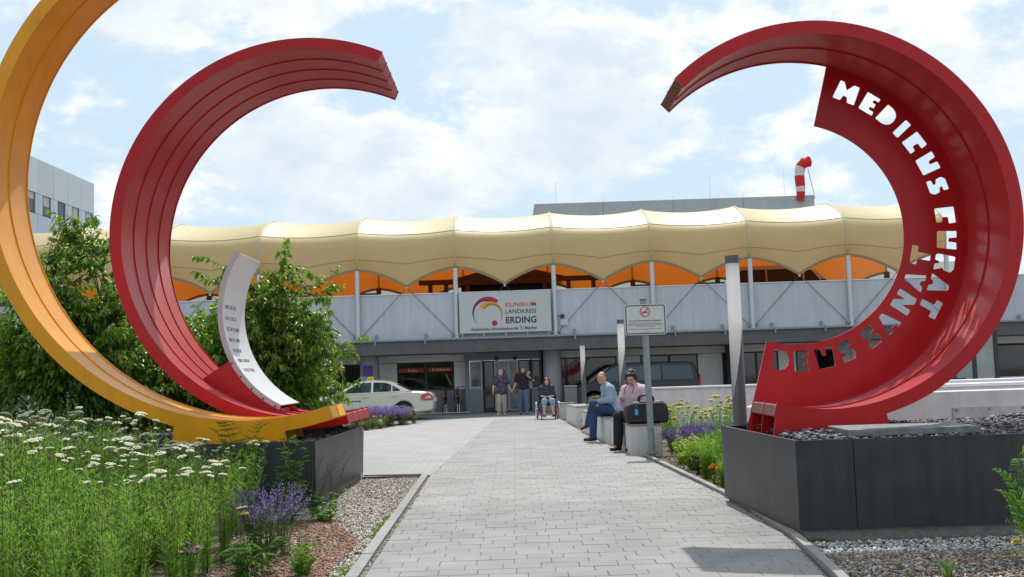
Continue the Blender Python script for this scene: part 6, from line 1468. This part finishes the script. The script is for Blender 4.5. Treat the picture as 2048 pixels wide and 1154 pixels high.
# ---------------------------------------------------------------- helpers for single plants
def simple_plant(name, label, cat, loc, data, tips=None, heads=None, group=None, m=None, tilt=.2, scale=(.8, 1.15), spike=None):
    p = thing(name, label, cat, loc, group, world=False); foliage_part(data, p, m)
    if heads is not None: put_heads(p, heads, tips, tilt, scale)
    if spike is not None:
        V, F, C = spike; o = link('flower_spikes', np_mesh('flower_spikes', V, F, m_petal, C), p); o['kind'] = 'stuff'
    return p
PURP = (.16, .11, .33)
def lavender(label, loc, n, h, spread, group='lavender plants', pc=PURP, ln=.09, nl=16, fc=(.15, .21, .10), fr_=.011):
    d, tips, dr = herb(n, h, spread, nl, .05, .006, 'lance', fc, up=.75, sr=.002, hv=.35, cut=.72, base_r=spread * .55)
    return simple_plant('lavender_plant', label, 'lavender', loc, d, spike=spikes(tips, dr, ln, pc, fr_, 14), group=group)
RNG = np.random.default_rng(202)
lavender('purple lavender bush beside the white yarrow at the left front', (-2.36, 9.55, -.04), 150, .66, .40, None, (.27, .21, .50), .16, 20, (.10, .16, .07), .013)
ORD = ('first', 'second', 'third', 'fourth', 'fifth', 'sixth', 'seventh', 'eighth')
LR1 = [int(k) for k in np.argsort([x / y for x, y in ((-5.05, 31.6), (-4.55, 31.9), (-4.1, 32.3), (-3.7, 32.8), (-4.75, 32.7), (-4.2, 33.1))])]
LR2 = [int(k) for k in np.argsort([x / y for x, y in ((2.95, 18.7), (3.3, 18.5), (3.62, 18.2), (3.98, 18.0), (4.3, 17.8), (3.45, 19.3), (3.85, 19.0), (4.6, 17.4))])]
for i, (x, y, h) in enumerate(((-5.05, 31.6, .62), (-4.55, 31.9, .66), (-4.1, 32.3, .64), (-3.7, 32.8, .60), (-4.75, 32.7, .66), (-4.2, 33.1, .62))):
    lavender(ORD[LR1.index(i)] + ' purple lavender from the left in the row in front of the taxi', (x, y, 0), 150, h, .40, 'lavender row in front of the taxi', (.30, .24, .50), .20, fr_=.022)
for i, (x, y, h) in enumerate(((2.95, 18.7, .42), (3.3, 18.5, .45), (3.62, 18.2, .46), (3.98, 18.0, .44), (4.3, 17.8, .42), (3.45, 19.3, .46), (3.85, 19.0, .46), (4.6, 17.4, .42))):
    lavender(ORD[LR2.index(i)] + ' dark purple lavender from the left in the bed right of the bag', (x, y, 0), 120, h + .08, .32, 'lavender band in the right bed', (.19, .14, .38), .14, fr_=.017)
# sow thistle, sage spikes, tansy, rosettes, bush at the left front
RNG = np.random.default_rng(303)
d, tips, _ = herb(7, 1.02, .20, 15, .17, .055, 'ovate', (.10, .20, .045), up=.45, sr=.007, hv=.22, tipcol=(.2, .3, .08), droop=.3)
simple_plant('sow_thistle', 'tall leafy sow thistle in front of the left planter corner', 'weed', (-2.72, 12.2, -.04), d)
d2, tips, dr = herb(11, .80, .36, 8, .07, .03, 'ovate', (.09, .15, .045), up=.4, lean=(.18, -.05), cut=.3, sr=.003, hv=.3)
simple_plant('sage_plant', 'sage with brown seed spikes beside the left planter side', 'sage', (-2.5, 12.35, -.04), d2, spike=spikes(tips, dr, .42, (.13, .10, .06), .010, 46))
d3, tips, dr = herb(5, .66, .25, 8, .06, .03, 'ovate', (.09, .15, .045), up=.4, lean=(.15, -.1), cut=.3, sr=.003, hv=.3)
simple_plant('sage_plant', 'small sage with violet flower tips by the gravel', 'sage', (-2.32, 12.75, -.04), d3, spike=spikes(tips, dr, .16, (.10, .06, .30), .012, 26))
d, _, _ = herb(26, .62, .34, 10, .10, .045, 'ovate', (.07, .15, .03), up=.4, sr=.004, hv=.5, droop=.2)
simple_plant('leafy_herb', 'dense dark green leafy herb below the sow thistle', 'herb', (-2.62, 11.55, -.04), d)
d, _, _ = herb(14, .40, .30, 9, .10, .05, 'ovate', (.10, .22, .04), up=.35, sr=.004, hv=.5, droop=.3)
simple_plant('leafy_herb', 'bright green low herb at the gravel edge by the planter', 'herb', (-2.22, 11.6, -.04), d)
def fern(n, h, spread, col, nleaf=26, ll=.34):
    out = []
    for i in range(n):
        az = RNG.uniform(0, 6.28); e = np.array([np.cos(az) * spread, np.sin(az) * spread, h * RNG.uniform(.65, 1.05)]); P = bez(np.array([0, 0, 0.]), np.array([e[0] * .2, e[1] * .2, e[2] * .95]), e, 12); out.append(polyline(P, .004, .0015, (.1, .15, .04), 3))
        for k in range(3, 12):
            tg = nrm(P[k] - P[k - 1]); sd = nrm(np.cross(tg, [0, 0, 1.])); w = .17 * (1 - (k - 3) / 10)
            for s in (-1, 1):
                m = 7; tt = np.linspace(.15, 1, m)[:, None]; c = P[k] + (sd * s + tg * .5) * w * tt - np.array([0, 0, .25]) * w * tt ** 2
                for q in (-1, 1): out.append(leaves(c, np.tile(nrm(tg * .9 * q + sd * s * .6), (m, 1)), np.tile((0, 0, 1.), (m, 1)), np.full(m, .040 * (1.2 - k / 14)), np.full(m, .013), 'lance', jit(col, m)))
    return merge(out)
simple_plant('tansy_plant', 'feathery green tansy in front of the yellow foot', 'tansy', (-3.28, 11.9, 0), fern(13, 1.12, .34, (.085, .20, .03)))
d, _, _ = herb(30, .26, .16, 12, .075, .02, 'lance', (.12, .26, .03), up=.6, sr=.002, hv=.5)
simple_plant('low_bush', 'small bright green rounded bush at the bottom left of the path', 'bush', (-1.83, 8.52, -.04), d)
d, _, _ = herb(12, .34, .26, 8, .16, .05, 'ovate', (.07, .16, .03), up=.35, sr=.004, hv=.4, droop=.35)
simple_plant('leafy_herb', 'long-leaved green herb at the bottom edge below the lavender', 'herb', (-2.28, 8.62, -.04), d)
d, _, _ = herb(9, .2, .18, 6, .11, .05, 'ovate', (.13, .22, .05), up=.3, sr=.003, hv=.4, droop=.3)
simple_plant('leafy_herb', 'pale yellow-green rosette between lavender and mulch', 'herb', (-2.05, 9.3, -.04), d)
d, tips, _ = herb(4, .42, .12, 16, .08, .02, 'lance', (.09, .18, .04), up=.5)
simple_plant('phlox_plant', 'pink phlox at the bottom edge of the yarrow clump', 'phlox', (-2.63, 7.95, -.04), d, tips, [corymb(.045, 16, (.72, .32, .48), (.2, .28, .1), 8, .03, .5)])
d, tips, _ = herb(2, .52, .12, 20, .07, .014, 'lance', (.1, .19, .04), up=.5)
simple_plant('yellow_yarrow', 'single yellow yarrow between the white yarrow and lavender', 'yarrow', (-2.55, 9.25, -.04), d, tips, [corymb(.05, 40, (.55, .40, .03), (.3, .3, .08), 5, .04)])
# plumes and wild stems at far left
d, tips, dr = herb(4, 1.28, .10, 10, .25, .012, 'blade', (.16, .15, .06), up=.85, sr=.003, hv=.08)
simple_plant('plume_grass', 'tan feathery grass plume at far left above the yarrow', 'grass', (-5.25, 10.9, 0), d, spike=spikes(tips, dr, .26, (.36, .24, .16), .030, 90))
d, tips, dr = herb(5, 1.55, .25, 12, .10, .02, 'lance', (.10, .18, .05), up=.6, sr=.003, hv=.2)
simple_plant('wild_stems', 'tall thin wildflower stems in front of the left cherry tree', 'wildflower', (-5.15, 11.6, 0), d, spike=spikes(tips, dr, .35, (.28, .28, .20), .015, 16))
def grass_tuft(label, loc, n, h, spread, col, group):
    d, _, _ = herb(n, h, spread, 3, h * .6, .008, 'blade', col, up=.9, sr=.0025, hv=.5, stemcol=col); return simple_plant('grass_tuft', label, 'grass', loc, d, group=group)
GT = [x / y for x, y in ((-7.4, 17.2), (-6.7, 17.5), (-6.0, 17.3), (-5.3, 17.2), (-8.2, 17.0), (-6.4, 18.2), (-4.4, 17.3), (-7.1, 16.9))]; GO = [int(k) for k in np.argsort(GT)]
for gi, (x, y, c) in enumerate(((-7.4, 17.2, (.14, .17, .05)), (-6.7, 17.5, (.20, .18, .07)), (-6.0, 17.3, (.13, .17, .05)), (-5.3, 17.2, (.10, .16, .05)), (-8.2, 17.0, (.09, .15, .04)), (-6.4, 18.2, (.12, .17, .05)), (-4.4, 17.3, (.10, .16, .04)), (-7.1, 16.9, (.24, .19, .09)))):
    grass_tuft(ORD[GO.index(gi)] + ' grass tuft from the left behind the left planter, under the trees', (x, y, 0), 130, .85, .55, c, 'grass tufts behind the left planter')
# ---------------------------------------------------------------- small weeds (ground cover)
RNG = np.random.default_rng(404)
def weeds(name, label, pts, L, nl, col):
    out = []
    for x, y in pts:
        a = RNG.uniform(0, 6.28, nl); s = RNG.uniform(.5, 1.2); out.append(leaves(np.tile((x, y, -.045), (nl, 1)) + np.c_[RNG.normal(0, .012, (nl, 2)), np.zeros(nl)], np.c_[np.cos(a), np.sin(a), RNG.uniform(.5, 2.2, nl)], np.tile((0, 0, 1.), (nl, 1)), RNG.uniform(.5, 1.1, nl) * L * s, np.full(nl, L * .2), 'lance', jit(col, nl, .3, .2), bend=np.full(nl, .15)))
    V, F, C = merge(out); o = link(name, np_mesh(name, V, F, m_leaf, C)); stuff(o, label, 'weeds')
yy = np.concatenate([RNG.uniform(7.9, 8.9, 90), RNG.uniform(10.3, 12.0, 90)]); weeds('kerb_weeds', 'green weeds growing along the left kerb', np.c_[np.interp(yy, [7, 16], [-1.44, -1.575]) - np.abs(RNG.normal(0, .03, 180)), yy], .055, 10, (.12, .22, .04))
P_ = np.c_[RNG.uniform(2.5, 4.9, 70), RNG.uniform(7.3, 9.35, 70)]; P_ = P_[P_[:, 0] > 2.5 + (P_[:, 1] - 7.68) * .092]; weeds('gravel_weeds', 'scattered green weeds in the gravel before the right planter', P_, .06, 12, (.11, .20, .04))
weeds('planter_weeds', 'small weeds at the foot of the right planter corner', np.c_[RNG.normal(2.72, .06, 14), RNG.normal(9.40, .04, 14)], .06, 12, (.12, .2, .04))
weeds('mulch_weeds', 'seedlings in the bark mulch at the left', np.c_[RNG.uniform(-2.4, -1.6, 26), RNG.uniform(8.2, 10.6, 26)], .05, 9, (.13, .22, .05))
# ---------------------------------------------------------------- right bed
RNG = np.random.default_rng(505)
YH = [corymb(.055, 36, (.62, .44, .02), (.35, .36, .08), s, .05) for s in (1, 2)]; OM = [pompon(.045, (.75, .27, .01), s) for s in (1, 2)]; PK = [daisy(.05, (.62, .26, .45), (.5, .35, .05), 3)]; CR = [pompon(.032, (.72, .68, .42), s) for s in (4, 5)]; OR = [daisy(.045, (.65, .24, .03), (.3, .15, .02), 2)]; RD = [pompon(.035, (.55, .12, .12), 6)]; WH = [pompon(.035, (.75, .74, .68), 9)]
GRP = 'bedding plants in the right bed'
d, tips, _ = herb(13, .26, .15, 14, .06, .03, 'ovate', (.10, .2, .03), up=.4); simple_plant('marigold_plant', 'orange marigolds at the kerb beside the right planter', 'marigold', (2.735, 13.9, -.04), d, tips, OM, None)
d, tips, _ = herb(2, .2, .1, 14, .06, .03, 'ovate', (.10, .20, .03), up=.4); simple_plant('marigold_plant', 'yellow flowering plant touching the right planter side', 'marigold', (2.66, 12.9, -.04), d, tips, [pompon(.04, (.75, .48, .02), 7)], None)
d, _, _ = herb(16, .30, .16, 8, .08, .055, 'ovate', (.035, .025, .045), up=.4, hv=.4); simple_plant('dark_heuchera', 'dark purple leafed plant left of the marigolds', 'heuchera', (2.78, 15.3, -.04), d)
def feather(label, loc, h, spread, n, col=(.17, .33, .05), heads=None, nh=0, group=None, sc=(.8, 1.15)):
    d, tips, _ = herb(n, h, spread, 70, .075, .008, 'lance', col, up=.55, sr=.003, hv=.4)
    simple_plant('cosmos_plant', label, 'cosmos', loc, d, tips[np.argsort(-tips[:, 2])[:nh]] if nh else None, heads if nh else None, group, scale=sc)
feather('feathery green cosmos against the right planter side, nearest', (2.98, 13.1, -.04), .62, .34, 26)
feather('feathery green cosmos behind the marigolds', (3.15, 14.4, -.04), .72, .42, 26, heads=CR, nh=3)
feather('feathery cosmos with pale flower, farther behind the marigolds', (3.5, 15.6, -.04), .62, .4, 24, heads=CR, nh=4)
feather('tall cosmos with pink flowers left of the tall lamp', (3.02, 14.6, -.04), 1.15, .30, 16, (.10, .22, .045), PK, 2)
feather('tall feathery plant at the foot of the tall lamp', (3.25, 13.3, -.04), .95, .36, 22, (.10, .2, .04), PK, 2)
for i, (x, y, h, lb) in enumerate(((2.92, 16.1, .5, 'lime green leafy plant near the bench end'), (3.2, 16.6, .55, 'lime green leafy plant behind the dark heuchera'), (2.95, 17.3, .48, 'yellow-green leafy plant beside the white bench'), (3.6, 16.9, .5, 'green leafy plant in front of the lavender band'), (4.0, 16.3, .5, 'green leafy plant right of the lavender band'), (3.9, 14.9, .55, 'green leafy plant near the tall lamp'))):
    d, tips, _ = herb(30, h, .34, 11, .13, .030, 'lance', (.24, .36, .04) if i < 3 else (.17, .31, .05), up=.5, hv=.45, droop=.3); simple_plant('leafy_perennial', lb, 'perennial', (x, y, -.04), d, tips[:5] if i > 2 else None, CR if i > 2 else None)
for i, (x, y, h, n, lb) in enumerate(((3.1, 20.2, .86, 8, 'yellow yarrow behind the black bag'), (3.45, 20.6, .92, 9, 'yellow yarrow above the lavender band'), (3.9, 20.0, .88, 8, 'yellow yarrow in the middle of the right bed'), (3.55, 17.6, 1.14, 9, 'tall yellow yarrow left of the tall lamp'), (4.15, 18.6, 1.02, 8, 'yellow yarrow in front of the white wall'), (3.75, 14.6, 1.12, 7, 'tall yellow yarrow right of the tall lamp'), (4.5, 19.8, .9, 7, 'yellow yarrow at the far right of the bed'))):
    d, tips, _ = herb(n + 4, h, .40, 44, .09, .014, 'lance', (.17, .30, .065), up=.55, hv=.3, cut=.85); simple_plant('yellow_yarrow', lb, 'yarrow', (x, y, -.04), d, tips, YH)
d, tips, _ = herb(9, .40, .25, 22, .06, .02, 'lance', (.12, .2, .05), up=.5); simple_plant('pink_snapdragon', 'salmon pink flowering plant beside the white bench', 'snapdragon', (3.05, 17.9, -.04), d, tips, [pompon(.04, (.62, .25, .22), 8)])
d, tips, _ = herb(7, .5, .25, 22, .06, .02, 'lance', (.12, .2, .05), up=.5); simple_plant('pink_snapdragon', 'pink flowering plant right of the lavender band', 'snapdragon', (4.25, 17.1, -.04), d, tips, [pompon(.04, (.6, .2, .3), 8)])
for i, (x, y, h, hd, lb) in enumerate(((2.55, 27.6, .85, OR, 'orange flowered plant left of the seated man'), (2.35, 29.6, .9, OR, 'orange and green plant behind the third bench'), (2.75, 25.6, .85, YH, 'yellow flowered plant behind the seated man'), (2.30, 31.6, .8, YH, 'green plant next to the grey bin'), (2.9, 23.5, .7, YH, 'green plant between the two seated people'), (3.1, 22.0, .7, YH, 'green plant behind the person in pink'))):
    d, tips, _ = herb(26, h, .42, 20, .13, .016, 'blade', (.12, .22, .04), up=.65, hv=.4); simple_plant('leafy_perennial', lb, 'perennial', (x, y, -.04), d, tips[:6], hd)
d, tips, _ = herb(3, .14, .05, 10, .04, .02, 'ovate', (.08, .17, .03)); simple_plant('marigold_plant', 'tiny orange marigold at the end of the third bench', 'marigold', (1.92, 28.7, .01), d, tips, OM)
# flowers at the left forecourt edge
for i, (x, y, h, hd, lb) in enumerate(((-4.95, 29.6, .55, WH, 'yellow-green bedding plant at the tip of the red ring'), (-4.5, 30.2, .42, RD, 'red flowered plant in front of the lavender row'), (-4.15, 30.8, .40, WH, 'white flowered plant in front of the lavender row'), (-3.38, 33.3, .55, YH, 'yellow flowered plant at the right end of the lavender row'), (-5.6, 29.8, .7, WH, 'green bedding plant left of the lavender row'))):
    d, tips, _ = herb(24, h, .34, 22, .08, .02, 'lance', (.17, .24, .045), up=.5, hv=.45); simple_plant('bedding_plant', lb, 'flowers', (x, y, 0), d, tips[:9], hd)
# ---------------------------------------------------------------- plant at the right frame edge
RNG = np.random.default_rng(606)
p = thing('tall_yarrow', 'green yarrow with drooping leaves and yellow heads at the right edge', 'yarrow', (3.84, 7.6, -.04), world=False)
foliage_part(merge([fern(7, .98, .24, (.10, .22, .03)), herb(4, 1.05, .12, 14, .13, .03, 'lance', (.10, .22, .03), up=.2, droop=.6)[0]]), p)
tp = np.array([(-.17, -.05, .30), (-.12, -.1, .22), (-.03, -.12, .25)]); foliage_part(polyline(np.array([(0, 0, .05), (-.08, -.03, .2), (-.17, -.05, .29)]), .003, .003, (.16, .2, .06), 4), p, name='stem')
put_heads(p, [corymb(.045, 60, (.62, .42, .015), (.35, .33, .06), 12, .04, .5)], tp, .5)
for lb, loc, h in (('grass blades at the bottom right corner', (3.1, 7.45, -.05), .18),):
    d, _, _ = herb(14, h, .12, 4, .1, .012, 'blade', (.12, .2, .05), up=.8); simple_plant('grass_tuft', lb, 'grass', loc, d)
# fill the right bed so that it reads as one lush border
RNG = np.random.default_rng(707)
for i, (x, y, h, s, lb) in enumerate(((3.35, 13.7, .60, .45, 'bright feathery cosmos behind the right planter corner'), (2.95, 15.9, .52, .36, 'bright feathery cosmos between heuchera and bench'), (3.45, 14.9, .66, .45, 'bright feathery cosmos in the middle of the right bed'), (3.85, 15.8, .60, .45, 'feathery cosmos in front of the pale flowers'), (3.3, 17.3, .48, .4, 'feathery cosmos left of the pink snapdragon'), (4.4, 16.2, .6, .45, 'feathery cosmos right of the lavender band'), (3.1, 12.5, .5, .3, 'feathery cosmos tucked against the right planter back corner'))):
    feather(lb, (x, y, -.04), h, s, 34, (.20, .36, .05), CR, 2 if i % 2 else 0)
for i, (x, y, lb) in enumerate(((3.35, 21.4, 'broad green plant behind the black bag'), (3.9, 21.6, 'broad green plant before the white wall'), (4.4, 21.0, 'broad green plant in front of the long white wall, right'), (3.5, 23.6, 'green plant before the white wall, behind the person in pink'))):
    d, tips, _ = herb(16, .9, .4, 22, .16, .035, 'lance', (.19, .33, .05), up=.5, hv=.4, droop=.3); simple_plant('leafy_perennial', lb, 'perennial', (x, y, -.04), d, tips[:4], YH)
RNG = np.random.default_rng(808)
for x, y, h, s, lb in ((2.74, 14.7, .55, .16, 'feathery green plant just behind the orange marigolds'), (2.86, 15.0, .72, .24, 'taller feathery green plant rising behind the marigolds'), (2.72, 13.35, .52, .13, 'narrow feathery plant along the right planter side'), (3.0, 15.4, .68, .3, 'feathery green plant right of the dark heuchera')):
    feather(lb, (x, y, -.04), h, s, 30, (.20, .36, .05))
for x, y, h, lb in ((2.78, 16.0, .42, 'lime plant close to the kerb before the bench'), (2.80, 17.0, .40, 'lime plant at the kerb beside the sign post'), (2.98, 16.6, .55, 'lime plant in the second row from the kerb')):
    d, tips, _ = herb(26, h, .26, 11, .12, .030, 'lance', (.26, .38, .045), up=.5, hv=.45, droop=.3); simple_plant('leafy_perennial', lb, 'perennial', (x, y, -.04), d)
